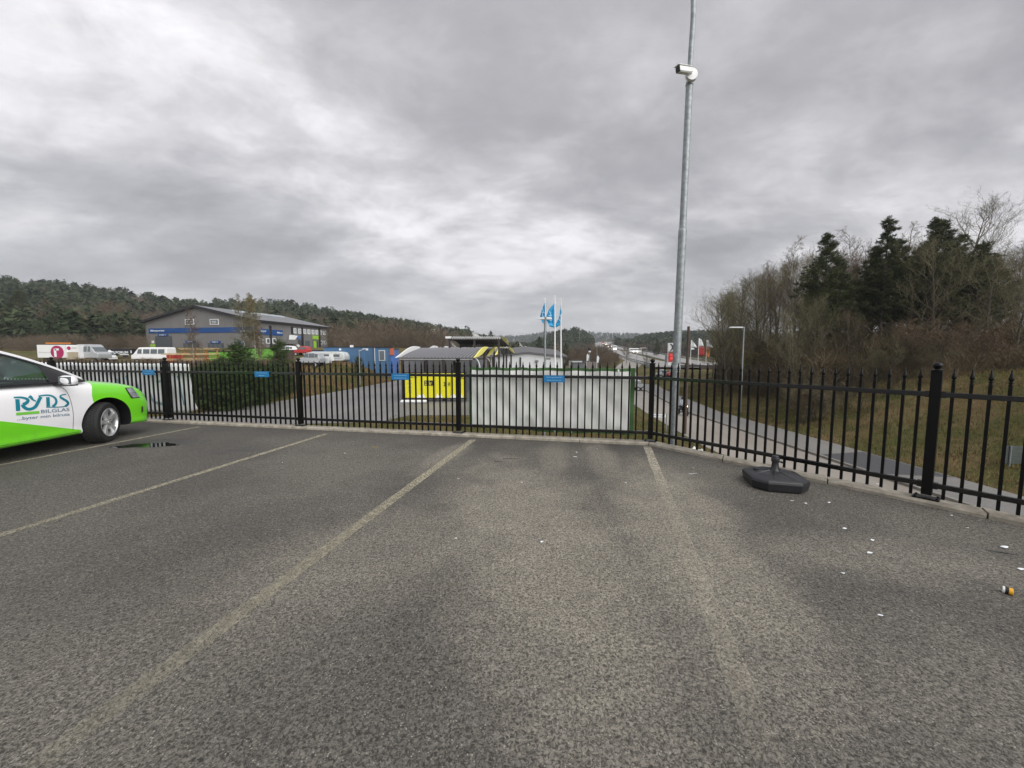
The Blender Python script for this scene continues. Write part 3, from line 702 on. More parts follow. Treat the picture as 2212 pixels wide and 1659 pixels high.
# arch wells: cut only outer 0.28 m each side
cut=MB()
for yy in (0,-2.47):
    for s_ in (-1,1): cut.lathe([(.368,.50),(.368,1.2)] if s_>0 else [(.368,-1.2),(.368,-.50)],(0,yy,.315),44,'x')
co_=cut.obj('cutter',[M['carpaint'],M['dark']]); co_.data.polygons.foreach_set('material_index',[1]*len(co_.data.polygons)); 
tmp.data.materials.append(M['dark'])
bo=tmp.modifiers.new('b','BOOLEAN'); bo.object=co_; bo.operation='DIFFERENCE'; bo.solver='EXACT'
try: bo.material_mode='TRANSFER'
except Exception: pass
dg=bpy.context.evaluated_depsgraph_get(); dg.update()
me=bpy.data.meshes.new_from_object(tmp.evaluated_get(dg)); me.name='body'
bpy.data.objects.remove(tmp); bpy.data.objects.remove(co_)
me.polygons.foreach_set('use_smooth',[True]*len(me.polygons))
try: me.set_sharp_from_angle(angle=R(40))
except Exception: pass
cbody=link('body',me,car)
bmx=bmesh.new(); bmx.from_mesh(me); CBV=BVHTree.FromBMesh(bmx)
def side_pt(y,z,off=.003,s_=1):
    h=CBV.ray_cast(Vector((2*s_,y,z)),Vector((-s_,0,0)))
    return (h[0]+h[1]*off if h[1].x*s_>0 else h[0]-h[1]*off) if h[0] is not None else Vector((.84*s_,y,z))
def side_px(px,py,xw=.838):
    d=ray(px,py); t=(CO.x+xw)/d.x; return (d.y*t-CO.y, CAMZ+d.z*t)
def z1(a,b):  # zoomed crop reading -> side of the car
    return side_px((a/4.254)/1.1573,(840+b/4.254)/1.1573)
def ribbon_side(pts,wd,mt,par,name,off=.003,s_=1,sm_=True):
    P2=[Vector((y,z,0)) for y,z in pts]; P2=dense(P2,6) if sm_ else P2; n=len(P2); ws=wd if callable(wd) else (lambda t:wd)
    vs=[];fs=[]
    for i,p in enumerate(P2):
        d=(P2[min(i+1,n-1)]-P2[max(i-1,0)]).normalized(); q=Vector((-d.y,d.x,0))*ws(i/(n-1))/2
        for e in (1,-1): vs.append(side_pt((p+q*e).x,(p+q*e).y,off,s_))
    for i in range(n-1): fs.append((2*i,2*i+1,2*i+3,2*i+2))
    mb=MB(); mb.add(vs,fs); return mb.obj(name,mt,par)
# door seams, crease
seam=M.setdefault('seam',mat('seam_shadow_gap',(.03,.03,.03),.7))
ribbon_side([z1(683,528),z1(725,590),z1(755,700),z1(778,850),z1(786,1000)],.006,seam,cbody,'door_seam')
for s_ in(1,-1):
    ribbon_side([(-1.58,.94),(-1.58,.6),(-1.56,.3)],.006,seam,cbody,'door_seam',s_=s_)
    if s_<0: ribbon_side([(-.5,.9),(-.43,.7),(-.40,.3)],.006,seam,cbody,'door_seam',s_=-1)
# sill ribbing
for dz in(.0,.022,.044): ribbon_side([(-2.05,.195+dz),(-1.2,.195+dz),(-.41,.195+dz)],.004,M['seam'],cbody,'sill_groove',.0015)
# --- lettering RYDS, traced strokes
def stroke(pts,w0,w1=None,mt='teal'):
    q=[z1(*p) for p in pts]; wz=abs(z1(400,700)[1]-z1(400,800)[1])/100
    ribbon_side(q,(lambda t:(w0+((w1 or w0)-w0)*t)*wz),M[mt],cbody,'lettering',.004)
stroke([(158,655),(200,653),(245,655),(290,668),(302,690),(280,712),(248,728)],14,34)
stroke([(192,672),(190,730),(188,797)],34,34)
stroke([(240,728),(250,752),(285,775),(330,775),(375,750),(405,705),(425,672),(445,648)],30,30)
stroke([(322,640),(340,655),(352,675),(385,695)],36,10)
stroke([(420,640),(470,632),(520,630),(560,638),(590,660),(600,695),(585,728),(555,750)],14,26)
stroke([(515,650),(512,700),(510,750)],32,32)
stroke([(488,757),(560,757),(630,755),(690,748),(722,722),(712,695),(675,670),(645,650),(660,630),(712,620)],10,12)
stroke([(690,748),(722,722),(712,695),(675,670),(645,650)],24,26)
bar=[z1(165,832),z1(413,806)]
ribbon_side([z1(166,830),z1(290,820),z1(413,811)],.036*.95,M['lime_print'],cbody,'green_bar',.004)
def side_text(txt,bl,br,tl,mt,shear=0,bold=0.0):
    me=text_mesh(txt,1,shear,offset=bold); bm=bmesh.new(); bm.from_mesh(me); bm.free()
    vs=np.array([v.co for v in me.vertices]); mn,mxx=vs.min(0),vs.max(0)
    a=Vector(z1(*bl)); b=Vector(z1(*br)); c=Vector(z1(*tl))
    for v in me.vertices:
        s_=(v.co.x-mn[0])/(mxx[0]-mn[0]); t_=(v.co.y-mn[1])/(mxx[1]-mn[1]); q=a+(b-a)*s_+(c-a)*t_; v.co=side_pt(q.x,q.y,.004)
    me.materials.clear(); me.materials.append(mt); link('lettering',me,cbody)
side_text('BILGLAS',(430,823),(735,797),(430,785),M['greyblue'],0,.015)
side_text('...byter min bilruta',(176,908),(738,855),(176,862),M['greyblue'],0,.012)
# --- greenhouse
AL=[(-.13,.60,.985),(-.5,.575,1.185),(-.92,.53,1.365),(-1.25,.52,1.43),(-2.2,.53,1.435),(-2.75,.55,1.36),(-2.98,.60,1.15),(-3.04,.66,.95)]
def al(y,s_=1,dx=0,dz=0):
    a=sorted(AL); xs_=[q[0] for q in a]; return Vector((s_*(np.interp(y,xs_,[q[1] for q in a])+dx),y,float(np.interp(y,xs_,[q[2] for q in a]))+dz))
def beltp(y,s_=1,z=.952): return Vector((s_*float(np.interp(y,[-3.0,-2.6,-.6,-.2],[.72,.775,.785,.735])),y,z+ .03*max(0,-2.3-y)))
for s_ in (1,-1):
    mb=MB(); pts=[Vector((s_*x,y,z)) for y,x,z in AL]
    pts=dense(pts,5); n=len(pts); vs=[];fs=[]
    for p in pts:
        vs+= [p+Vector((s_*.035,0,-.025)),p+Vector((s_*.012,0,.012)),p+Vector((-s_*.055,0,.012)),p+Vector((-s_*.045,0,-.035))]
    for i in range(n-1):
        for k in range(4): j=(k+1)%4; fs.append((i*4+k,i*4+j,(i+1)*4+j,(i+1)*4+k))
    fs+=[(0,1,2,3),tuple((n-1)*4+k for k in range(4))]
    mb.add(vs,fs); mb.obj('roof_pillar',M['white_car'] if 'white_car' in M else M.setdefault('white_car',mat('white_car_paint',(.75,.75,.77),.3,var=.03,coat=.8)),car,True)
    def wall(y0,y1,mt,name,ins=.018,n=6,top=.03):
        mb=MB()
        def fnw(a,b):
            y=y0+(y1-y0)*a; q=beltp(y,s_).lerp(al(y,s_,.03,-top),b); bul=math.sin(b*math.pi)*.02; return (q.x-s_*ins+s_*bul,q.y,q.z)
        mb.grid(fnw,n,4); return mb.obj(name,mt,car,True)
    wall(-1.50,-.66,M['glass'],'side_window',.016,10)
    wall(-2.5,-1.62,M['glass'],'rear_side_window',.016,8)
    wall(-1.62,-1.50,M['dark'],'pillar_trim',.008,2)
    wall(-.66,-.625,M['dark'],'pillar_trim',.006,2)
    wall(-2.95,-2.5,M['white_car'],'rear_pillar',.004,5,.0)
    wall(-.625,-.20,M['dark'],'sail_panel',.010,6,.018)
    mb=MB(); vs=[]; fs=[]; yy=np.linspace(-2.9,-.2,22)
    for y in yy:
        q=beltp(y,s_); vs+=[q+Vector((s_*.012,0,-.012)),q+Vector((s_*.008,0,.014)),q+Vector((-s_*.03,0,.016)),q+Vector((-s_*.04,0,-.02))]
    for i in range(21):
        for k in range(4): j=(k+1)%4; fs.append((i*4+k,i*4+j,(i+1)*4+j,(i+1)*4+k))
    mb.add(vs,fs); mb.obj('belt_trim',M['dark'],car,True)
    mb=MB(); yy=np.linspace(-2.6,-.66,30); vs=[];fs=[]
    for y in yy:
        q=al(y,s_,.036,-.028); vs+=[q,q+Vector((s_*.004,0,-.026))]
    for i in range(29): fs.append((2*i,2*i+1,2*i+3,2*i+2))
    mb.add(vs,fs); mb.obj('window_trim',M['dark'],car)
# roof, windscreen, rear window
mb=MB()
def rf(a,b):
    y=-.93-(2.78-.93)*a; x=-1+2*b; e=al(y); return (x*(e.x-.02),y,e.z+.012+.028*(1-x*x)+.01*math.sin(a*math.pi))
mb.grid(rf,14,12); o=mb.obj('roof',M['white_car'],car,True)
mb=MB()
def ws(a,b):
    y=-.13-(.80)*a; x=-1+2*b; e=al(y); return (x*(e.x-.03),y+.17*(1-x*x)*(1-a*.7),e.z-.004-.01*(1-x*x)*(1-a))
mb.grid(ws,10,14); mb.obj('windscreen',M['glass'],car,True)
mb=MB()
def rw(a,b):
    y=-2.78-(.24)*a; x=-1+2*b; e=al(y); return (x*(e.x-.02),y-.06*(1-x*x),e.z)
mb.grid(rw,6,10); mb.obj('rear_window',M['glass'],car,True)
mb=MB(); mb.grid(lambda a,b:((-.6+1.2*a),-.10+.13*(1-(2*a-1)**2)+.09*b,.992-.02*b+.012*(1-(2*a-1)**2)),10,2); mb.obj('cowl',M['dark'],car)
# interior: dashboard, seats, steering wheel
mb=MB(); mb.box((0,-.55,.90),(1.25,.45,.16),ch=.04); mb.obj('dashboard',M['interior'],car)
mb=MB(); mb.box((0,-1.5,.955),(1.30,2.2,.02)); mb.obj('interior_floor',M['interior'],car)
for x in (-.36,.36):
    mb=MB(); mb.box((x,-1.42,1.05),(.46,.13,.30),ch=.05); mb.box((x,-1.46,1.27),(.24,.09,.17),ch=.03); mb.obj('front_seat',M['interior'],car,True)
mb=MB(); mb.box((0,-2.35,1.06),(1.15,.12,.24),ch=.04); mb.obj('rear_seat',M['interior'],car)
mb=MB()
c=Vector((-.36,-.86,1.0)); ring_=[c+Vector((.185*math.cos(t),.06*math.sin(t),.175*math.sin(t))) for t in np.linspace(0,2*math.pi,25)]
mb.tube(ring_,.016,6,False); mb.tube([c+Vector((-.17,0,0)),c+Vector((.17,0,0))],.02,6); mb.tube([c,c+Vector((0,.2,-.1))],.03,6); mb.obj('steering_wheel',M['interior'],car,True)
# mirrors
for s_ in (1,-1):
    mb=MB(); base=Vector((s_*.95,-.60,.985))
    def mir(a,b,e=0):
        th=2*math.pi*a; ph=(b-.5)*math.pi; cx_=math.cos(ph); k=lambda v,p: math.copysign(abs(v)**p,v)
        return (base.x+.105*k(cx_,.6)*k(math.cos(th),.7)+0,base.y+.055*k(math.sin(ph),.8)+.012,base.z+.068*k(cx_,.6)*k(math.sin(th),.7)+.012*k(math.cos(th),1)*-s_)
    mb.grid(mir,20,10); mi=mb.obj('wing_mirror',M['white_car'],car,True)
    mb=MB(); mb.box((base.x,base.y-.033,base.z+.004),(.165,.012,.10),ch=.004); mb.obj('mirror_glass',M['pane'],mi)
    mb=MB(); mb.box((base.x-s_*.10,base.y+.02,base.z-.058),(.16,.075,.032),ch=.01); mb.box((base.x,base.y+.012,base.z-.062),(.165,.085,.022),ch=.008); mb.obj('mirror_foot',M['dark'],mi)
# wheels
def wheel(par,x,y,steer,s_):
    t=bpy.data.objects.new('wheel',None); COL.objects.link(t); t.parent=par; t.location=(x,y,.302); t.rotation_euler=(0,0,steer+(0 if s_>0 else math.pi))
    mb=MB(); pr=[(.20,-.20),(.245,-.205),(.288,-.195),(.300,-.175),(.3025,-.10),(.3025,-.03),(.298,-.012),(.284,.004),(.245,.010),(.215,.004),(.212,-.01),(.205,-.02)]
    mb.lathe(pr,(0,0,0),56,'x',False); ty=mb.obj('tyre',M['rubber'],t,True)
    tr=MB(); random.seed(2)
    for k in range(46):
        a=2*math.pi*k/46
        for j,xx in enumerate((-.165,-.125,-.085,-.045)):
            aa=a+(.5 if j%2 else 0)*2*math.pi/46; r=.3055
            Mx=Matrix.Translation((xx,r*math.cos(aa),r*math.sin(aa)))@Matrix.Rotation(aa,4,'X')@Matrix.Rotation(.35 if j%2 else -.35,4,'Y')
            tr.box((0,0,0),(.031,.009,.024),M4=Mx)
    tr.obj('tread_blocks',M['rubber'],ty,kind='stuff')
    mb=MB(); mb.lathe([(.214,.004),(.217,.010),(.212,.014),(.203,.010),(.196,-.004),(.190,-.03),(.188,-.16)],(0,0,0),48,'x',False)
    rim=mb.obj('rim',M['alloy'],t,True)
    mb=MB(); mb.lathe([(.185,-.065),(.185,-.07)],(0,0,0),40,'x'); mb.obj('brake_disc',M['dark'],t)
    mb=MB()
    for k in range(5):
        a=2*math.pi*k/5+math.pi/2+.18
        ca,sa=math.cos(a),math.sin(a); 
        def q(r,tn,xx): return (xx,r*ca-tn*sa,r*sa+tn*ca)
        vs=[q(.035,.030,.0),q(.035,-.030,.0),q(.12,-.024,-.006),q(.12,.024,-.006),q(.203,.040,.004),q(.203,-.040,.004)]
        vs+=[q(.035,.036,-.04),q(.035,-.036,-.04),q(.12,-.032,-.04),q(.12,.032,-.04),q(.203,.052,-.035),q(.203,-.052,-.035)]
        mb.add(vs,[(0,1,2,3),(3,2,5,4),(0,3,9,6),(3,4,10,9),(1,7,8,2),(2,8,11,5),(6,9,8,7),(9,10,11,8)])
    mb.lathe([(.058,-.045),(.058,-.004),(.050,.003),(.03,.003),(.028,.006),(.001,.006)],(0,0,0),24,'x')
    mb.obj('spokes',M['alloy'],rim,True)
    mb=MB()
    for k in range(5):
        a=2*math.pi*(k+.5)/5+math.pi/2+.18; mb.lathe([(.008,-.004),(.008,.007),(.004,.008)],(0,.043*math.cos(a),.043*math.sin(a)),6,'x')
    mb.obj('wheel_bolts',M['dark'],rim)
    return t
wheel(car,.835,0,R(21),1); wheel(car,-.835,0,R(21),-1); wheel(car,.835,-2.47,0,1); wheel(car,-.835,-2.47,0,-1)
mb=MB(); mb.box((0,-1.2,.235),(1.2,3.6,.06)); mb.obj('underbody',M['dark'],car)
# dark wheel wells
for yy in (0,-2.47):
    for s_ in (1,-1):
        mb=MB(); n=20; vs=[];fs=[]
        for k in range(n+1):
            a=math.pi*(k/n)*1.06-.09; 
            for xx in (.50,.815): vs.append((s_*xx,yy+.366*math.cos(a),.315+.366*math.sin(a)))
        for k in range(n): fs.append((2*k,2*k+1,2*k+3,2*k+2))
        mb.add(vs,fs); o=mb.obj('wheel_well',M['dark'],car,True)
# headlights, fog lights, grille
def cam_patch(poly4,n,m,off,mt,name,par,mirror=False):
    """patch lying on the body surface inside four corner readings"""
    pts=[]
    org=Vector((0,0,CAMZ))-CO
    P4=[Vector(z1p) for z1p in poly4]
    for j in range(m+1):
        for i in range(n+1):
            a,b=i/n,j/m; p=(P4[0]*(1-a)+P4[1]*a)*(1-b)+(P4[3]*(1-a)+P4[2]*a)*b
            d=ray((p.x/4.254)/1.1573,(840+p.y/4.254)/1.1573).normalized(); h=CBV.ray_cast(org,d)
            if h[0] is None: h=CBV.find_nearest(org+d*((0.7+CO.y)/max(d.y,.1)))
            nn_=h[1]; nn_= nn_ if nn_.dot(d)<0 else -nn_
            pts.append(h[0]+nn_*off)
    if mirror: pts=[Vector((-p.x,p.y,p.z)) for p in pts]
    mb=MB(); mb.add(pts,[(j*(n+1)+i,j*(n+1)+i+1,(j+1)*(n+1)+i+1,(j+1)*(n+1)+i) for j in range(m) for i in range(n)])
    return mb.obj(name,mt,par,True)
M['headlight']=mat('headlight_reflector',(.30,.31,.33),.18,.7,col2=(.62,.64,.66),scale=14)
M['fog']=mat('fog_recess',(.03,.03,.03),.5)
for mir_ in (False,True):
    h=cam_patch([(1326,553),(1405,549),(1486,656),(1392,664)],10,8,.006,M['dark'],'headlight',cbody,mir_)
    cam_patch([(1340,562),(1396,558),(1472,645),(1408,652)],8,6,.010,M['headlight'],'reflector',h,mir_) if False else None
    cam_patch([(1338,560),(1402,556),(1476,650),(1400,656)],8,6,.011,M['headlight'],'headlight_lens',cbody,mir_)
    cam_patch([(1500,752),(1517,742),(1519,800),(1500,822)],4,6,.006,M['fog'],'fog_lamp_recess',cbody,mir_)
mb=MB(); mb.box((0,.852,.36),(.9,.03,.16),ch=.01); mb.box((0,.858,.60),(.7,.02,.05),ch=.006); mb.obj('grille',M['dark'],car)
mb=MB(); mb.box((0,.885,.47),(.52,.01,.11)); mb.obj('number_plate',M['white_print'],car)

# ================================================================== THINGS ON THE LOT
q=G(1672,1048)
pb=empty('parasol_base',(q.x,q.y,0),R(-14),label='black plastic parasol base with a short tube standing on the asphalt near the fence',cat='parasol base')
def octo(hx,hy,c): return [(hx,-hy+c),(hx,hy-c),(hx-c,hy),(-hx+c,hy),(-hx,hy-c),(-hx,-hy+c),(-hx+c,-hy),(hx-c,-hy)]
mb=MB(); lv=[(.236,.236,.10,.004),(.246,.246,.105,.02),(.256,.256,.110,.078),(.258,.258,.110,.082),(.252,.252,.108,.108),(.232,.232,.10,.120),(.15,.15,.06,.146),(.06,.06,.026,.158)]
vs=[];fs=[]
for hx,hy,c,z in lv: vs+=[(x,y,z) for x,y in octo(hx,hy,c)]
for i in range(len(lv)-1):
    for k in range(8): j=(k+1)%8; fs.append((i*8+k,i*8+j,(i+1)*8+j,(i+1)*8+k))
fs+=[tuple(range(7,-1,-1)),tuple((len(lv)-1)*8+k for k in range(8))]
mb.add(vs,fs); o=mb.obj('weighted_body',M['base_plastic'],pb); bv=o.modifiers.new('b','BEVEL'); bv.width=.004; bv.segments=2
for k in range(8):
    a=math.pi/4*k+.39; mb=MB(); mb.tube([(math.cos(a)*.06,math.sin(a)*.06,.160),(math.cos(a)*.15,math.sin(a)*.15,.147),(math.cos(a)*.232,math.sin(a)*.232,.121)],.0075,6); mb.obj('moulded_rib',M['base_plastic'],pb,True)
mb=MB(); mb.lathe([(.030,.135),(.030,.155),(.024,.158)],(-.15,.05,0),14); mb.obj('filler_cap',M['base_plastic'],pb,True)
mb=MB(); mb.lathe([(.052,.150),(.044,.165),(.034,.185),(.030,.235),(.030,.245),(.037,.250),(.038,.284),(.033,.288),(.031,.305),(.026,.310)],(0,0,0),20); tb=mb.obj('tube',M['base_plastic'],pb,True)
mb=MB(); mb.tube([(.03,0,.246),(.062,0,.246)],.007,8); mb.tube([(.056,-.016,.246),(.056,.016,.246)],.010,8); mb.obj('clamp_knob',M['base_plastic'],tb)
# small yellow and black cap
q=G(2178,1283); t=empty('bottle_cap',(q.x,q.y,0),R(-48),label='tiny yellow and black ringed cap lying on the asphalt at the far right',cat='cap')
M['amber']=mat('amber_plastic',(.75,.38,.02),.4)
for a,b,mm,nm in ((-.022,-.013,'white_plastic','end_ring'),(-.0125,-.0005,'dark','dark_ring'),(0,.016,'amber','amber_ring')):
    mb=MB(); mb.lathe([(.017,a),(.0185,a+.001),(.0185,b-.001),(.017,b)],(0,0,.0186),18,'x'); mb.obj(nm,M[mm],t,True)
q=G(2150,1165); 
def stick(px,py,L,rz,mt,lab,cat='twig',name='twig',r=.003,seed=0,grp=None):
    q=G(px,py); random.seed(seed); mb=MB(); pts=[Vector((q.x+math.cos(rz)*L*(k/5-.5),q.y+math.sin(rz)*L*(k/5-.5)+random.uniform(-.012,.012),r+.001+random.uniform(0,.006))) for k in range(6)]
    mb.tube(pts,[r,r*1.1,r,r*.9,r*.7,r*.4],6); o=mb.obj(name,mt,label=lab,cat=cat); 
    if grp: o['group']=grp
    return o
stick(1105,992,.22,.05,M['bark'],'dark twig lying just inside the kerb in front of the white banner',seed=1)
stick(1078,998,.13,-.25,M['bark'],'shorter dark twig left of another twig, in front of the white banner',seed=2)
stick(2165,1195,.16,-.5,M['dark'],'thin black strip lying on the asphalt near the right edge',cat='strip',name='plastic_strip',seed=3)
stick(810,967,.09,.2,M['yellow_leaf'],'small yellowish straw lying between the second and third parking lines',seed=5,cat='straw',name='straw')
stick(1497,1024,.10,.1,M['white_print'],'pale straw lying on the asphalt left of the parasol base',seed=8,cat='straw',name='straw',r=.002)
stick(2155,1112,.16,-.35,M['wood'],'pale straw beside the kerb between the last two fence posts',seed=6,cat='straw',name='straw',r=.002)
LL=['white torn scrap lying in the bay in front of the white banner','white flake just above a torn scrap in front of the white banner','pale scrap on the worn patch left of the last parking line','small scrap on the dark strip near the third parking line',
'white scrap right of the parasol base, left of two bigger ones','white flake highest of the three on open asphalt right of the parasol base','white flake lowest of the three on open asphalt right of the parasol base','white fleck lying in front of the parasol base','white fleck lying to the right in front of the parasol base','pale chip near the right edge above the thin black strip',
'pale chip near the right edge below the thin black strip','whitish chip on the rough asphalt low at the right','tiny fleck low on the asphalt beneath the parasol base','tiny fleck inside the kerb left of the last fence post run','tiny fleck below the kerb left of the last fence post','tiny fleck between the parasol base and open asphalt','tiny fleck left in front of the parasol base','whitish stub beside the kerb right of the parasol base','tiny fleck beside the whitish stub near the kerb','tiny fleck between the last parking line and the parasol base',
'tiny fleck beside the top of the third parking line','tiny fleck just left of the last parking line','tiny fleck left of the puddle side of the second bay','tiny fleck below the middle fence post','tiny fleck in the middle bay below the dark twigs','tiny fleck right under the kerb in front of the white banner']
random.seed(21)
lit=[(1243,988,2.2),(1246,978,1.2),(1170,1172,1),(985,1165,1),(1825,1143,1.3),(1884,1169,1.2),(1879,1197,1.5),(1711,1083,1.4),(1790,1087,1),(2170,1183,2),(2204,1231,1.6),(1903,1332,1.2),(1820,1240,1),(2090,1142,1),(2055,1115,.9),(1741,1089,.9),(1667,1068,.8),(1898,1047,2.0),(1872,1052,.9),(1497,1012,.9),(990,1035,.8),(1352,1044,.8),(610,1000,.8),(745,980,.9),(1128,1043,.7),(1290,971,.9)]
for i,(a,b,s_) in enumerate(lit):
    q=G(a,b); mb=MB(); n=random.randint(4,6); r=.008*s_
    pts=[(q.x+r*random.uniform(.6,1.4)*math.cos(2*math.pi*k/n)*1.5,q.y+r*random.uniform(.6,1.3)*math.sin(2*math.pi*k/n),.006+random.uniform(0,.006)) for k in range(n)]
    mb.slab(pts,(0,0,-1),.002); o=mb.obj('litter_scrap',M['white_print'],label=LL[i],cat='litter',group='white scraps scattered on the asphalt')
# fallen leaves and grit along the kerb (nobody could count them)
random.seed(5); mb=MB()
for k in range(520):
    if random.random()<.5:
        a=FR[0].lerp(FR[3],random.random()**1.0); c=a+nR*(.12+abs(random.gauss(0,.06)))
    else:
        a=FP[3].lerp(FP[6],random.random()); c=a+nL*(.12+abs(random.gauss(0,.06)))
    r=random.uniform(.003,.012); th=random.uniform(0,6.28); z=random.uniform(.003,.012)
    mb.add([(c.x+r*math.cos(th+i*2.1)*random.uniform(.6,1.4),c.y+r*math.sin(th+i*2.1),z+random.uniform(0,.006)) for i in range(3)],[(0,1,2)])
mb.obj('fallen_leaves',M['brown_leaf'],label='brown leaf litter and grit gathered along the kerb',kind='stuff')

# ================================================================== LAMP POST AT THE FENCE + CAMERA
lb=G(1462,955); lp=P(1463,930,6.25)
zg=gz(lp.x,lp.y)
lampt=empty('lamp_post',(lp.x-.0125*(P(1490,186,6.25).z-zg),lp.y,zg),label='tall galvanised lamp post standing just behind the corner of the fence',cat='lamp post')
Z=lambda py: P(1490,py,6.25).z-zg
mb=MB(); hh=Z(500); mb.tube([(0,0,0),(0,0,hh)],.062,18); mb.obj('lower_pole',M['galv'],lampt,True)
mb=MB(); mb.lathe([(.066,Z(797)-.02),(.068,Z(797)),(.068,Z(797)+.05),(.062,Z(797)+.06)],(0,0,0),18); mb.obj('pole_band',M['galv'],lampt,True)
mb=MB(); mb.tube([(0,0,hh-.02),(0,0,hh+.03),(0,0,hh+.04),(0,0,Z(186))],[.061,.060,.052,.050],18); mb.obj('middle_pole',M['galv'],lampt,True)
zt_=Z(186); mb=MB(); pts=[(0,0,zt_-.03),(0,0,zt_+.5),(.01,0,zt_+1.0),(-.02,0,zt_+1.4),(-.13,.0,zt_+1.9),(-.35,.0,zt_+2.3),(-.7,0,zt_+2.55),(-1.2,0,zt_+2.65)]
mb.tube(dense([Vector(p) for p in pts],4),.038,14); mb.obj('curved_arm',M['galv'],lampt,True)
mb=MB(); mb.box((-1.45,0,zt_+2.66),(.6,.22,.1),ch=.03); mb.obj('lamp_head',M['galv_dark'],lampt)
lampt.rotation_euler=(0,.0125,0)
# surveillance camera
cz=P(1482,170,6.25).z
sc=empty('surveillance_camera',(lp.x,lp.y,cz),R(0),label='white bullet surveillance camera mounted high on the lamp post',cat='security camera')
mb=MB(); mb.lathe([(.085,-.11),(.088,-.10),(.088,-.06),(.06,-.052)],(-.01,0,0),20,'y'); mb.lathe([(.052,-.06),(.050,.02)],(0,0,0),16,'z'); mb.obj('junction_box',M['white_plastic'],sc,True)
mb=MB(); mb.box((.04,0,-.03),(.05,.13,.02)); mb.lathe([(.056,-.10),(.056,-.08)],(0,0,0),16); mb.lathe([(.056,.07),(.056,.09)],(0,0,0),16); mb.box((.075,0,.0),(.03,.03,.04)); mb.obj('pole_clamp',M['galv'],sc)
d=Vector((-.86,-.42,-.20)).normalized(); a0=Vector((-.05,-.13,.02))
mb=MB(); mb.tube([(-.02,-.09,0),a0],.022,10); mb.obj('joint',M['white_plastic'],sc,True)
mb=MB(); xx=d.cross(Vector((0,0,1))).normalized(); up_=xx.cross(d).normalized(); Mx=Matrix((( d.x,xx.x,up_.x,0),(d.y,xx.y,up_.y,0),(d.z,xx.z,up_.z,0),(0,0,0,1))); Mx.translation=a0+d*.13
mb.box((0,0,0),(.27,.082,.085),M4=Mx,ch=.014); hous=mb.obj('housing',M['white_plastic'],sc)
mb=MB(); mb.box((.132,0,-.002),(.014,.070,.070),M4=Mx,ch=.004); mb.obj('lens_window',M['dark'],sc)
mb=MB(); mb.box((.015,0,.047),(.29,.092,.006),M4=Mx); mb.obj('sun_shield',M['white_plastic'],sc)

# white plastic sheet in the gap behind the right-hand kerb
q=P(1540,968,5.1); rs=random.Random(4)
mb=MB()
for cx_,cy_,sx_,sy_,h_ in ((1.62+.75,5.52,.22,.12,.10),(2.62,5.30,.17,.10,.07),(2.28,5.70,.12,.08,.04)):
    p=FR[0]+dR*((cx_-1.62)*.75)-nR*.27
    o_=len(mb.v); n=9
    mb.grid(lambda a,b:(p.x+(a-.5)*sx_*2,p.y+(b-.5)*sy_*2,-.10+h_*math.sin(a*math.pi)*math.sin(b*math.pi)+rs.uniform(-.022,.022)*math.sin(a*math.pi)*math.sin(b*math.pi)*2),n,n)
mb.obj('plastic_sheet',M['white_plastic'],label='crumpled white plastic lying outside the kerb behind the corner post',cat='plastic sheet')
# ledge of soil outside the kerb it lies on
mb=MB(); e0,e1=FR[0]-nR*.085,FR[0]+dR*1.35-nR*.085; mb.prism([(e0.x,e0.y),(e1.x,e1.y),((e1-nR*.5).x,(e1-nR*.5).y),((e0-nR*.9).x,(e0-nR*.9).y)][::-1],-5.5,-.13); mb.obj('bank_ledge',M['ground'],kind='structure')

# ================================================================== POLES, LAMPS, FLAGS
def at(px,py,Y): return P(px,py,Y)
def street_lamp(px,ytop,Y,label,arm=-.9,r=.055,group='slim street lamps along the road'):
    b=at(px,800,Y); z0=gz(b.x,b.y); zt=at(px,ytop,Y).z; H=zt-z0
    t=empty('street_lamp',(b.x,b.y,z0),label=label,cat='street lamp',group=group)
    mb=MB(); mb.tube([(0,0,0),(0,0,H*.4),(0,0,H)],[r*1.15,r,r*.6],10); mb.obj('pole',M['galv'],t,True)
    mb=MB(); mb.tube([(.05,0,H),(arm*.35,0,H+.03)],r*.5,8); mb.obj('arm',M['galv'],t,True)
    mb=MB(); mb.box((arm*.62,0,H+.03),(abs(arm)*.95,.28,.12),ch=.03); mb.obj('lamp_head',M['grey_white'],t); return t
street_lamp(1603,708,38,'slim street lamp on the grass verge in front of the bare wood',-1.3,.085)
street_lamp(1396,752,105,'street lamp beside the far bend of the road',-1.6,.11)
street_lamp(1352,760,125,'thin lamp pole left of the highway bank',-.6,.09)
street_lamp(1375,765,112,'thin pole between the highway and the near road',-.3,.09)
street_lamp(28,697,118,'street lamp in front of the trees at the far left',1.2,.09)
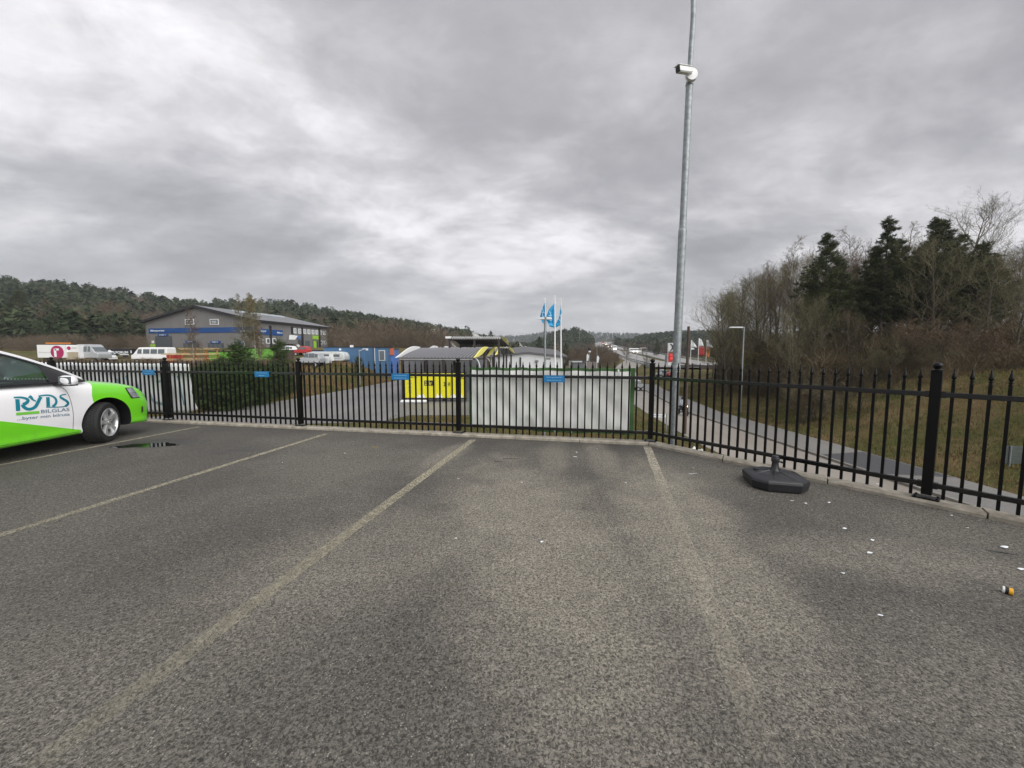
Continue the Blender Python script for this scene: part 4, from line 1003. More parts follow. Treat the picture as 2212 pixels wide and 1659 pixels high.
# twin-headed lamp behind the white banner
b=at(1176,944,18.2); z0=gz(b.x,b.y); zt=at(1176,690,18.2).z
t=empty('twin_street_lamp',(b.x,b.y,z0),label='twin-headed grey lamp on a pole behind the white banner',cat='street lamp')
H=zt-z0; mb=MB(); mb.tube([(0,0,0),(0,0,H*.86),(0,0,H*.86+.01),(0,0,H)],[.048,.045,.055,.055],12); mb.obj('pole',M['galv'],t,True)
mb=MB(); mb.box((0,0,H+.03),(.13,.13,.16)); mb.obj('head_bracket',M['galv_dark'],t)
for s_ in(-1,1):
    mb=MB(); vs=[(s_*.05,-.09,H),(s_*.05,.09,H),(s_*.05,.09,H+.11),(s_*.05,-.09,H+.11),(s_*.33,-.08,H-.0),(s_*.33,.08,H-.0),(s_*.28,.07,H+.09),(s_*.28,-.07,H+.09)]
    mb.add(vs,[(0,1,2,3),(4,7,6,5),(0,4,5,1),(1,5,6,2),(2,6,7,3),(3,7,4,0)]); mb.obj('lamp_head',M['grey_white'],t)
mb=MB(); mb.box((.16,0,at(1180,775,18.2).z-z0),(.2,.14,.08)); mb.obj('floodlight',M['galv_dark'],t)
# blue flags
flagdesc=[(1177,646,41,[(1177,653),(1171,667),(1166.5,684),(1171,697),(1177,700)],'leftmost blue flag on a white pole, rising behind the twin-headed lamp',0),
 (1198.5,641,38,[(1197.5,655),(1186,668),(1178,688),(1184,700),(1187,706),(1197,708)],'middle and tallest blue flag on a white pole',1),
 (1211.5,646,40,[(1211.5,657),(1212,668),(1213.5,675),(1205,692),(1195,710),(1205,705),(1210,702)],'rightmost blue flag on a white pole',2)]
for px_,yt,Y,pg,lab,k in flagdesc:
    b=at(px_,900,Y); z0=gz(b.x,b.y)
    top=at(px_,yt,Y); t=empty('flagpole',(b.x,b.y,z0),label=lab,cat='flag',group='three blue flags behind the white banner')
    tx=top.x-b.x; H=top.z-z0
    mb=MB(); mb.tube([(0,0,0),(tx*.5,0,H*.5),(tx,0,H)],[.085,.07,.045],10); mb.lathe([(.06,H),(.07,H+.06),(.01,H+.12)],(tx,0,0),10); mb.obj('pole',M['white_paint'],t,True)
    P3=[at(a,c,Y)-Vector((b.x,b.y,z0)) for a,c in pg]
    c_=sum(P3,Vector())/len(P3); mb=MB(); n=len(P3); vs=[];fs=[]
    L_=6
    for i in range(n):
        for l in range(L_+1):
            q=c_.lerp(P3[i],l/L_); q.y+=-.10*math.sin(l*1.6+i*1.3)*(.4+.6*(l/L_)) - .12; vs.append(q)
    for i in range(n):
        j=(i+1)%n
        for l in range(L_): fs.append((i*(L_+1)+l,i*(L_+1)+l+1,j*(L_+1)+l+1,j*(L_+1)+l))
    mb.add(vs,fs); o=mb.obj('flag_cloth',M['blue_flag'],t,True); sd=o.modifiers.new('t','SOLIDIFY'); sd.thickness=.01
    mb=MB(); cc=c_+Vector((0,-.3,.15)); 
    mb.tube([cc+Vector((-.10,0,.5)),cc+Vector((.02,0,.2)),cc+Vector((-.08,0,-.2)),cc+Vector((.06,0,-.45))],.035,5); mb.tube([cc+Vector((-.18,0,.1)),cc+Vector((.16,0,.05))],.03,5); mb.obj('flag_emblem',M['blue_text'],t)
# brown wooden pole
b=at(1479,940,28); z0=gz(b.x,b.y); tp=at(1480,705,28)
mb=MB(); mb.tube([(b.x,b.y,z0-.1),(b.x,b.y,(z0+tp.z)/2),(b.x,b.y,tp.z)],[.115,.10,.09],12); mb.obj('utility_pole',M['pole_wood'],smooth=True,label='brown wooden utility pole just behind the lamp post',cat='pole')
# street name sign
b=at(1439,926,29); z0=gz(b.x,b.y); t=empty('street_name_sign',(b.x,b.y,z0),R(-8),label='low white street name sign on a post below the corner of the fence',cat='sign')
zt=at(1439,894,29).z-z0; mb=MB(); mb.tube([(0,0,0),(0,0,zt)],.035,8); mb.obj('sign_post',M['galv'],t,True)
mb=MB(); mb.box((-.55,-.05,zt-.15),(.98,.02,.24)); pl=mb.obj('sign_plate',M['white_print'],t)
text_on('Bergsvägen',(0,-.065),(1,0),-.98,-.12,zt-.21,zt-.09,M['black_paint'],t,.003)
# back of the road sign at the right edge
b=at(2190,1028,18.4); z0=gz(b.x,b.y); t=empty('road_sign',(b.x,b.y,z0),R(-6),label='grey-green back of a road sign on the grass slope at the right edge',cat='sign')
zt=at(2190,963,18.4).z-z0; zb_=at(2190,1002,18.4).z-z0
mb=MB(); 
for k in range(5): mb.box((.35,0,zb_+(zt-zb_)*(k+.5)/5),(1.9,.03,(zt-zb_)/5-.012))
M['signback']=mat('sign_back',(.075,.09,.085),.6,.2); mb.obj('sign_plate',M['signback'],t)
for x in (-.30,.9):
    mb=MB(); mb.tube([(x,-.05,-.2),(x,-.05,zt)],.036,10); mb.obj('sign_post',M['galv'],t,True)

# ================================================================== MOPED RIDER
b=at(1474,896,36.5); zr0=zr
t=empty('motor_scooter',(b.x,b.y,zr0),R(12),label='scooter with lit headlamp coming up the road',cat='scooter')
def wheelm(y):
    mb=MB(); mb.lathe([(.17,-.05),(.24,-.055),(.265,-.03),(.27,0),(.265,.03),(.24,.055),(.17,.05)],(0,y,.27),20,'x'); w_=mb.obj('wheel',M['rubber'],t,True)
wheelm(-.62); wheelm(.62)
mb=MB(); mb.tube([(0,.62,.3),(0,.45,.55),(0,.1,.62),(0,-.25,.42),(0,-.42,.85),(0,-.40,1.0)],[.05,.14,.15,.12,.09,.05],10); mb.box((0,.1,.30),(.36,.6,.08),ch=.02); mb.obj('scooter_body',M['black_paint'],t,True)
mb=MB(); mb.box((0,-.52,.72),(.40,.10,.55),ch=.04); mb.box((0,-.62,.55),(.16,.42,.06),ch=.02); mb.obj('front_shield',M['dark'],t)
mb=MB(); mb.box((0,.35,.78),(.28,.75,.12),ch=.05); mb.obj('saddle',M['dark'],t)
mb=MB(); mb.tube([(-.34,-.34,1.08),(0,-.44,1.02),(.34,-.34,1.08)],.02,6); mb.obj('handlebar',M['dark'],t)
mb=MB(); mb.lathe([(.02,-.60),(.095,-.585),(.11,-.55),(.07,-.50)],(0,0,.92),14,'y'); mb.obj('headlight',M['lamp'],t,True)
pr_=empty('person',(b.x,b.y,zr0),R(12),label='rider in a pale jacket and dark helmet sitting on the scooter',cat='person')
def skin_body(verts,edges,radii,name,mt,par,sub=1):
    me=bpy.data.meshes.new(name); me.from_pydata(verts,edges,[]); o=bpy.data.objects.new('t',me); COL.objects.link(o)
    m_=o.modifiers.new('s','SKIN'); 
    for i,r in enumerate(radii): me.skin_vertices[0].data[i].radius=(r,r*.85) if not hasattr(r,'__len__') else r
    me.skin_vertices[0].data[0].use_root=True
    s2=o.modifiers.new('u','SUBSURF'); s2.levels=sub
    dg=bpy.context.evaluated_depsgraph_get(); dg.update(); m2=bpy.data.meshes.new_from_object(o.evaluated_get(dg)); bpy.data.objects.remove(o)
    m2.materials.clear()
    for q in (mt if isinstance(mt,list) else [mt]): m2.materials.append(q)
    m2.polygons.foreach_set('use_smooth',[True]*len(m2.polygons)); return link(name,m2,par)
V=[(0,.25,.88),(0,.22,1.05),(0,.14,1.28),(0,.10,1.42),(0,.06,1.52),(0,.04,1.60),
   (.19,.12,1.38),(.27,-.05,1.18),(.31,-.28,1.10),(-.19,.12,1.38),(-.27,-.05,1.18),(-.31,-.28,1.10),
   (.12,.18,.86),(.17,-.18,.86),(.14,-.16,.45),(.14,-.26,.37),(-.12,.18,.86),(-.17,-.18,.86),(-.14,-.16,.45),(-.14,-.26,.37)]
E=[(0,1),(1,2),(2,3),(3,4),(4,5),(3,6),(6,7),(7,8),(3,9),(9,10),(10,11),(0,12),(12,13),(13,14),(14,15),(0,16),(16,17),(17,18),(18,19)]
Rr=[.15,.15,.17,.13,.06,.085,.07,.055,.042,.07,.055,.042,.10,.08,.055,.045,.10,.08,.055,.045]
M['trousers']=mat('dark_trousers',(.02,.02,.025),.8)
bd=skin_body(V,E,Rr,'body',[M['jacket'],M['trousers']],pr_,1)
for p_ in bd.data.polygons: p_.material_index=1 if p_.center.z<.93 else 0
mb=MB(); mb.lathe([(.01,1.50),(.10,1.52),(.135,1.60),(.13,1.70),(.09,1.77),(.01,1.80)],(0,.03,0),16); hm=mb.obj('helmet',M['black_paint'],pr_,True)
mb=MB(); mb.box((0,-.10,1.62),(.17,.04,.08),ch=.012); mb.obj('visor',M['pane'],hm)

# ================================================================== PRICE SIGN AND FAR FLAGS
Y=100; a=at(1443,741.5,Y); b=at(1471,741.5,Y); c=at(1443,806,Y); z0=c.z
t=empty('price_sign',((a.x+b.x)/2,Y,z0),label='fuel station price sign with a red digital display, partly behind the lamp post',cat='sign')
wd=b.x-a.x; H=a.z-z0
mb=MB(); mb.box((0,0,H/2+1),(wd,.5,H-1.9),ch=.04); mb.box((0,0,.3),(wd*.8,.4,1.6)); mb.obj('sign_pillar',M['grey_white'],t)
zc=lambda py: at(1450,py,Y).z-z0
mb=MB(); mb.box((0,-.27,(zc(759.5)+zc(762))/2),(wd*.96,.04,zc(759.5)-zc(762.5))); mb.obj('maroon_strip',mat('maroon',(.12,.02,.02),.6),t)
mb=MB(); mb.box((0,-.27,(zc(762.8)+zc(782))/2),(wd*.96,.04,zc(762.8)-zc(782))); mb.obj('red_panel',M['red'],t)
def digit(s,x,z,w_,h_):
    segs={'0':'abcdef','1':'bc','2':'abged','3':'abgcd','4':'fgbc','5':'afgcd','6':'afgecd','7':'abc','8':'abcdefg','9':'abcdfg'}[s]; mb=MB(); k=w_*.16
    for g_ in segs:
        bx={'a':(0,h_/2,w_,k),'g':(0,0,w_,k),'d':(0,-h_/2,w_,k),'f':(-w_/2,h_/4,k,h_/2),'b':(w_/2,h_/4,k,h_/2),'e':(-w_/2,-h_/4,k,h_/2),'c':(w_/2,-h_/4,k,h_/2)}[g_]
        mb.box((x+bx[0],-.31,z+bx[1]),(bx[2],.02,bx[3]))
    return mb.obj('led_digit',M['led'],t)
for r_,txt in ((767.5,'1459'),(774,'1692')):
    for i,ch in enumerate(txt): digit(ch,wd*(-.36+.23*i),zc(r_),wd*.15,zc(r_-2.2)-zc(r_+2.2))
for s_,mm,cx_ in ((-1,'black_paint',-.22),(1,'red',.22)):
    mb=MB(); n=9; pts=[]
    for k in range(n):
        th=math.pi*(-.42+.84*k/(n-1)); pts.append((cx_*wd+ s_*wd*.20*(1-math.cos(th))*1.15 - s_*.05*wd,-.30,zc(750)+wd*.26*math.sin(th)))
    mb.tube(pts,wd*.045,6); mb.obj('logo_arc',M[mm],t)
for px_,yt,mm2,lab in ((1491,734,None,'far white flag, left of three behind the wooden pole'),(1507.5,731,'red','far white and red flag, middle of three behind the wooden pole'),(1524.5,734,'orange','far white and orange flag, right of three behind the wooden pole')):
    Y=96; b=at(px_,790,Y); z0=gz(b.x,b.y); zt=at(px_,yt,Y).z; t=empty('flagpole',(b.x,b.y,z0),label=lab,cat='flag',group='three far flags beside the fuel station')
    H=zt-z0; mb=MB(); mb.tube([(0,0,0),(0,0,H)],[.09,.05],8); mb.obj('pole',M['white_paint'],t,True)
    def fc(nm,z1_,z0_,w0,w1,mt):
        mb=MB(); mb.grid(lambda a,b:(.05+.6*(w0+(w1-w0)*b)*a,.15*math.sin(a*5+b*2),z1_+(z0_-z1_)*b-.35*a*a*(1-b)),8,5); o=mb.obj(nm,mt,t,True); q=o.modifiers.new('t','SOLIDIFY'); q.thickness=.02
    fc('flag_top',H,H-1.9,.5 if mm2 is None else .9,2.6 if mm2!='red' else 2.1,M['white_print'])
    if mm2: fc('flag_bottom',H-1.9,H-4.3,2.2 if mm2=='red' else 1.5,2.6 if mm2=='red' else 1.2,M[mm2])
    else: fc('flag_bottom',H-1.95,H-2.4,1.4,1.2,M['white_print'])
# masts
for px_,y0,y1,Y,lab in ((1252,705,741,420,'thin mast above the wooded hill between the blue flags and the highway'),(1209,700,742,520,'faint thin mast behind the rightmost blue flag'),(1455,698,742,520,'thin mast above the wood left of the lamp post'),(1289,745,790,120,'bare thin pole left of the highway')):
    b=at(px_,y1,Y); tp=at(px_,y0,Y); r=.11 if Y<200 else .28
    mb=MB(); mb.tube([(b.x,Y,min(b.z,gz(b.x,Y))),(b.x,Y,tp.z)],[r*1.3,r*.6],6)
    for k in range(3):
        if Y>200: mb.box((b.x,Y,tp.z-2-k*5),(3.2-k*.2,.3,.3))
    mb.obj('radio_mast' if Y>200 else 'pole',M['galv_dark'],label=lab,cat='mast' if Y>200 else 'pole')
# power line
t0=at(1060,735,480); 
for k in range(4):
    mb=MB(); a=at(1052,712+k*4.5,480); b=at(1252,716+k*2.2,520); n=14
    mb.tube([a.lerp(b,i/n)-Vector((0,0,4.5*math.sin(math.pi*i/n))) for i in range(n+1)],.09,4); mb.obj('power_line',M['galv_dark'],label=['uppermost','second','third','lowest'][k]+' of the thin power lines behind the canopies',cat='power line',group='power lines across the valley')

# ================================================================== GREY INDUSTRIAL HALL
A=Vector((-99.2,105)); B=Vector((-65.9,99)); dAB=(B-A).normalized(); Wd=(B-A).length; nB=Vector((-dAB.y,dAB.x)); 
Lh=29.0; zE=9.75; zG0=1.6; zap=13.5
hall=empty('industrial_building',(A.x,A.y,0),label='large grey clad industrial hall with a shallow gable roof and a blue sign band',cat='building')
def off3(v): return Vector(v)-hall.location
O0=Vector((0,0)); OB=B-A
def W3(s_,t_,z,O=O0): q=O+dAB*s_+nB*t_; return (q.x,q.y,z)
M['clad']=None
nb=NB('corrugated_cladding'); sp3=nb.sep(nb.map()); wv=nb.n.new('ShaderNodeTexWave'); wv.wave_type='BANDS'; wv.bands_direction='DIAGONAL'; wv.inputs['Scale'].default_value=1.1; nb.link(nb.map(sc=(1,1,0)),wv.inputs['Vector'])
c=nb.mix(nb.noise(.4,3),(.150,.145,.140,1),(.190,.184,.176,1)); c=nb.mix(nb.math('MULTIPLY',wv.outputs['Fac'],.35),c,(.12,.12,.125,1)); nb.link(c,nb.b.inputs['Base Color']); nb.b.inputs['Roughness'].default_value=.55; M['clad']=nb.m
def wall_panel(s0,s1,base,topf,t,dirn,name,par=hall):
    pass
# gable wall in upright panels
npn=12
for i in range(npn):
    a,b=Wd*i/npn,Wd*(i+1)/npn; zt=lambda s_: zE+(zap-zE)*(1-abs(s_/Wd*2-1))
    pts=[W3(a+.02,0,zG0),W3(b-.02,0,zG0),W3(b-.02,0,zt(b))]+([W3(Wd/2,0,zap)] if False else [])+[W3(a+.02,0,zt(a))]
    mb=MB(); mb.slab(pts,(nB.x,nB.y,0),.3); mb.obj('wall_panel',M['clad'],hall)
for i in range(9):
    a,b=Lh*i/9,Lh*(i+1)/9
    q0,q1=W3(Wd,a+.02,0),W3(Wd,b-.02,0)
    mb=MB(); mb.slab([(q0[0],q0[1],zG0),(q1[0],q1[1],zG0),(q1[0],q1[1],zE),(q0[0],q0[1],zE)],(-dAB.x,-dAB.y,0),.3); mb.obj('wall_panel',M['clad'],hall)
mb=MB(); mb.slab([W3(0,Lh,zG0),W3(Wd,Lh,zG0),W3(Wd,Lh,zE),W3(Wd/2,Lh,zap),W3(0,Lh,zE)],(-nB.x,-nB.y,0),.3); mb.slab([W3(0,0,zG0),W3(0,Lh,zG0),W3(0,Lh,zE),W3(0,0,zE)],(dAB.x,dAB.y,0),.3); mb.obj('rear_walls',M['clad'],hall)
ov=.7
for s_,e in ((0,-1),(Wd,1)):
    x0,x1=(-ov*1.0,Wd/2) if e<0 else (Wd/2,Wd+ov)
    zl=lambda x: zE+(zap-zE)*(1-abs(x/Wd*2-1))+.12
    mb=MB(); nr_=14
    for k in range(nr_):
        t0,t1=-.9+(Lh+1.8)*k/nr_+.015,-.9+(Lh+1.8)*(k+1)/nr_-.015
        mb2=MB(); mb2.slab([W3(x0,t0,zl(x0)),W3(x1,t0,zl(x1)),W3(x1,t1,zl(x1)),W3(x0,t1,zl(x0))],(0,0,1),.16); mb2.obj('roof_panel',M['roofgrey'],hall)
    mb=MB(); mb.slab([W3(x0,-1.0,zl(x0)-.35),W3(x1,-1.0,zl(x1)-.35),W3(x1,-1.0,zl(x1)+.2),W3(x0,-1.0,zl(x0)+.2)],(nB.x,nB.y,0),.1)
    mb.slab([W3(x0 if e<0 else x1,-1.0,zE-.35),W3(x0 if e<0 else x1,Lh+1,zE-.35),W3(x0 if e<0 else x1,Lh+1,zE+.1),W3(x0 if e<0 else x1,-1,zE+.1)],(e*dAB.x,e*dAB.y,0),.14); mb.obj('roof_edge',M['rooftrim'],hall)
mb=MB(); mb.slab([W3(Wd*.60,7,zE+(zap-zE)*.80+.3),W3(Wd*.64,7,zE+(zap-zE)*.72+.3),W3(Wd*.64,Lh-4,zE+(zap-zE)*.72+.3),W3(Wd*.60,Lh-4,zE+(zap-zE)*.80+.3)],(0,0,1),.35); mb.obj('ridge_skylight',M['pane_pale'],hall)
# corner and drain pipes
# features read off the photograph (zoomed crop 2: origin 340,660, 3.95 px)
def zb(a,b): return ((340+a/3.95)/1.1573,(660+b/3.95)/1.1573)
def gpt(a,b): return on_plane(*zb(a,b),A,dAB)
def spt(a,b): return on_plane(*zb(a,b),B,nB)
def hbox(face,a0,b0,a1,b1,mt,name,t0=0,t1=.12,par=None,ins=None):
    f,O,D=(gpt,(0,0),dAB) if face=='g' else (spt,tuple(OB),nB)
    s0,z0=f(a0,b1); s1,z1_=f(a1,b0); zq=f(a0,b0)[1]; z0b=f(a0,b1)[1]
    mb=MB(); plane_box(mb,O,D,s0,s1,min(z0b,z0),zq,t0,t1); return mb.obj(name,mt,par or hall),(s0,s1,z0b,zq)
hbox('g',132,636,1183,684,M['band_blue'],'sign_band',0,.15)
hbox('s',1186,636,1443,694,M['band_blue'],'sign_band',0,.15)
def htext(face,txt,a0,b0,a1,b1,mt=None,off=.18,shear=0):
    f,O,D=(gpt,(0,0),dAB) if face=='g' else (spt,tuple(OB),nB)
    s0,z0=f(a0,b1); s1,_=f(a1,b1); zt=f(a0,b0)[1]
    return text_on(txt,O,D,s0,s1,z0,zt,mt or M['white_print'],hall,off,shear,bold=.015)
htext('g','Båtexperten',147,650,287,672,shear=.3)
htext('g','Spa & Lounge',1035,653,1150,672)
htext('s','Färgcaf',1217,650,1280,672); htext('s','Målarna',1386,668,1440,684,shear=.3)
for (a0,b0,a1,b1,da0,da1,db,n_) in ((222,690,320,712,200,355,715,'1'),(497,758,590,780,472,622,783,'2'),(741,760,835,782,716,866,783,'3'),(1008,758,1092,780,1010,1092,783,'4')):
    hbox('g',a0,b0,a1,b1,M['band_blue'],'door_sign',0,.2)
    htext('g','PORT '+n_,a0+18,b0+6,a1-18,b1-5,off=.23)
    o,(s0,s1,z0,zt)=hbox('g',da0,db,da1,850,M['door_grey'],'roller_door',-.0,.06)
    for k in range(5):
        zz=zt-(zt-z0)*(k+.5)/5
        for j in range(3): mb=MB(); plane_box(mb,(0,0),dAB,s0+(s1-s0)*(.12+.28*j),s0+(s1-s0)*(.30+.28*j),zz-.22,zz+.12,.06,.08); mb.obj('door_window',M['pane'],o)
for a0,a1 in ((490,572),(735,817)):
    o,(s0,s1,z0,zt)=hbox('g',a0,545,a1,600,M['white_paint'],'poster_frame',0,.12)
    hbox('g',a0+6,551,a1-6,594,M['pane'],'poster',.12,.15,o)
    for r_ in (566,582): hbox('g',a0+18,r_-3,a1-18,r_+3,M['grey_white'],'poster_line',.15,.17,o)
hbox('g',148,790,190,838,M['lime'],'lime_panel',0,.1); hbox('g',158,757,178,782,M['white_paint'],'notice',0,.1)
for a0 in (1555,1603,1653,1694,1735,1773,1812,1848):
    o,_=hbox('s',a0,633+ (a0-1555)*.085,a0+25-(a0-1555)*.01,684+(a0-1555)*.055,M['white_paint'],'window_frame',0,.10); o.name='window'
    hbox('s',a0+4,640+(a0-1555)*.085,a0+21-(a0-1555)*.01,677+(a0-1555)*.055,M['pane_pale'],'pane',.10,.13,o)
for a0,a1 in ((1220,1252),(1284,1320),(1347,1381)):
    o,_=hbox('s',a0,733,a1,785,M['white_paint'],'window',0,.10); hbox('s',a0+6,740,a1-6,778,M['pane'],'pane',.10,.13,o)
for a0 in (1817,1855):
    o,_=hbox('s',a0,758,a0+20,792,M['white_paint'],'window',0,.10); hbox('s',a0+4,763,a0+16,787,M['pane'],'pane',.10,.13,o)
hbox('s',1672,757,1713,850,M['pane'],'glazed_door',0,.08); hbox('s',1743,706,1797,742,M['lime'],'lime_sign',0,.2); htext('s','Lagret',1752,718,1790,733)
o,_=hbox('s',1748,757,1795,850,M['door_grey'],'doorway',0,.06); hbox('s',1753,760,1778,850,M['lime'],'lime_door',.06,.1,o)
hbox('s',1590,708,1620,738,M['blue_bright'],'door_sign',0,.2); hbox('s',1580,750,1632,850,M['door_grey'],'roller_door',0,.06)
for a0 in (1183,1325,1540,1638,1808): hbox('s',a0,600+max(0,(a0-1180)*.055),a0+7,850,M['rooftrim'],'drainpipe',0,.18)
# outside stair on the side wall
o,(s0,s1,z0,zt)=hbox('s',1455,745,1550,790,M['galv_dark'],'stair_landing',0,1.6)
s0,z0=spt(1500,700); s1,z1_=spt(1575,810)
mb=MB(); Of=OB
q=lambda a,z,t: (Of.x+nB.x*a+dAB.x*t,Of.y+nB.y*a+dAB.y*t,z)
mb.slab([q(s0,z0,.5),q(s0+2.2,z0-.2,.5),q(s0+.8,(z0+z1_)/2,.5),q(s0+3,z1_,.5),q(s0+2.2,z1_-.4,.5),q(s0-.4,(z0+z1_)/2,.5)],(dAB.x,dAB.y,0),.9); mb.obj('outside_stair',M['white_paint'],hall)
# small roof with red tiles left of hall
b=at(336,735,128); t=empty('house',(b.x-1.5,128,gz(b.x,128)),label='red-roofed house peeking out left of the grey hall',cat='house')
def house(t,wx,dy,hw,hr,wallm,roofm,win=2,rz=0,trim='white_paint'):
    mb=MB(); mb.box((0,0,hw/2-1),(wx,dy,hw+2)); mb.add([(-wx/2,-dy/2,hw),(wx/2,-dy/2,hw),(0,-dy/2,hw+hr),(-wx/2,dy/2,hw),(wx/2,dy/2,hw),(0,dy/2,hw+hr)],[(0,1,2),(3,5,4)]); mb.obj('wall',M[wallm],t)
    for e in (-1,1):
        mb=MB(); mb.slab([(0,-dy/2-.4,hw+hr+.02),(e*(wx/2+.5),-dy/2-.4,hw-.5*hr/(wx/2)),(e*(wx/2+.5),dy/2+.4,hw-.5*hr/(wx/2)),(0,dy/2+.4,hw+hr+.02)],(0,0,1),.18); rr=mb.obj('roof',M[roofm],t)
        mb=MB(); mb.slab([(0,-dy/2-.46,hw+hr-.1),(e*(wx/2+.55),-dy/2-.46,hw-.5*hr/(wx/2)-.12),(e*(wx/2+.55),-dy/2-.46,hw-.5*hr/(wx/2)+.22),(0,-dy/2-.46,hw+hr+.25)],(0,1,0),.08); mb.obj('bargeboard',M[trim],rr)
    for k in range(win):
        x=(k-(win-1)/2)*wx/(win+.6); mb=MB(); mb.box((x,-dy/2-.03,hw*.55),(1.2,.1,1.3)); w_=mb.obj('window',M[trim],t)
        mb=MB(); 
        for sx_ in (-.28,.28): mb.box((x+sx_,-dy/2-.09,hw*.55),(.42,.04,1.05))
        mb.obj('pane',M['pane'],w_)
    mb=MB(); mb.box((0,-dy/2-.03,hw+hr*.38),(.9,.1,.9)); w_=mb.obj('window',M[trim],t); mb=MB(); mb.box((0,-dy/2-.09,hw+hr*.38),(.6,.04,.65)); mb.obj('pane',M['pane'],w_)
M['tile']=mat('red_tile',(.34,.13,.07),.8)
house(t,5,9,4.4,3.6,'cream','tile')

# ================================================================== CONTAINERS, OFFICE CABINS
def ctr(px0,px1,py0,Y,dy,h,label,mt,name='container',cat='container',extra=None,group=None,ribs=True):
    a=at(px0,py0,Y); b=at(px1,py0,Y); z1_=a.z; z0=min(gz(a.x,Y),gz(b.x,Y)); h=max(h,.5) if z1_-z0<h else z1_-z0
    t=empty(name,((a.x+b.x)/2,Y+dy/2,z1_-h),label=label,cat=cat,group=group); w_=b.x-a.x
    mb=MB(); mb.box((0,0,h/2),(w_,dy,h)); bd=mb.obj('shell',mt,t)
    if ribs:
        mb=MB(); n=int(w_/.28)
        for k in range(n): mb.box((-w_/2+.2+(w_-.4)*k/(n-1),-dy/2-.015,h/2),(.12,.03,h-.3))
        mb.obj('wall_ribs',mt,bd,kind='stuff')
    mb=MB(); mb.box((0,0,h+.03),(w_+.2,dy+.2,.10)); mb.obj('roof',M['rooftrim'],t)
    return t,w_,h
t,w_,h=ctr(698.5,808,750,60,2.6,2.8,'long blue site cabin with a flat dark roof in the yard',M['blue_box'],'site_cabin','cabin')
for k in (-.6,1.3): 
    mb=MB(); mb.box((k*2.2,-1.33,h-.35),(.3,.12,.3)); mb.obj('wall_lamp',M['white_plastic'],t)
mb=MB(); mb.box((.5,-1.36,h+.15),(.5,.2,.35)); mb.obj('floodlight',M['white_plastic'],t)
t,w_,h=ctr(808.6,837,751,59.6,2.6,2.8,'blue cabin end with a tall dark window beside the long blue cabin',M['blue_box'],'site_cabin','cabin',ribs=False)
mb=MB(); mb.box((.15,-1.33,h-1.2),(.95,.08,1.6)); o=mb.obj('window',M['grey_white'],t); mb=MB(); mb.box((.15,-1.38,h-1.2),(.75,.05,1.4)); mb.obj('pane',M['pane'],o)
mb=MB(); mb.box((-w_/2+.05,-1.34,h/2),(.09,.07,h)); mb.obj('drainpipe',M['grey_white'],t)
ctr(838,851,754,61,2.4,2.6,'narrow blue container with a faded orange top beside the cabin',M['blue_bright'],ribs=False)
b=at(844.5,757,60.85); mb=MB(); mb.box((b.x,60.9,b.z-.2),(.92,.12,1.05)); mb.obj('orange_panel',mat('faded_orange',(.50,.12,.05),.7),label='faded orange panel at the top of the narrow blue container',cat='panel')
ctr(675,698,757.5,66,2.4,2.4,'bright blue container partly behind the caravans',M['blue_bright'])
ctr(520,578,752.5,66,2.6,2.7,'larger bright green container in front of the grey hall',M['green_box'],group='green containers in the yard')
ctr(451,515,759.5,67,2.6,2.4,'lower green container left of the larger one in front of the grey hall',M['green_box'],group='green containers in the yard')
# dark storage fence panel
ctr(590,632,757,62,.3,2.2,'brown plank screen between the green container and the caravans',mat('brown_screen',(.07,.045,.035),.8),'plank_screen','fence',ribs=True)

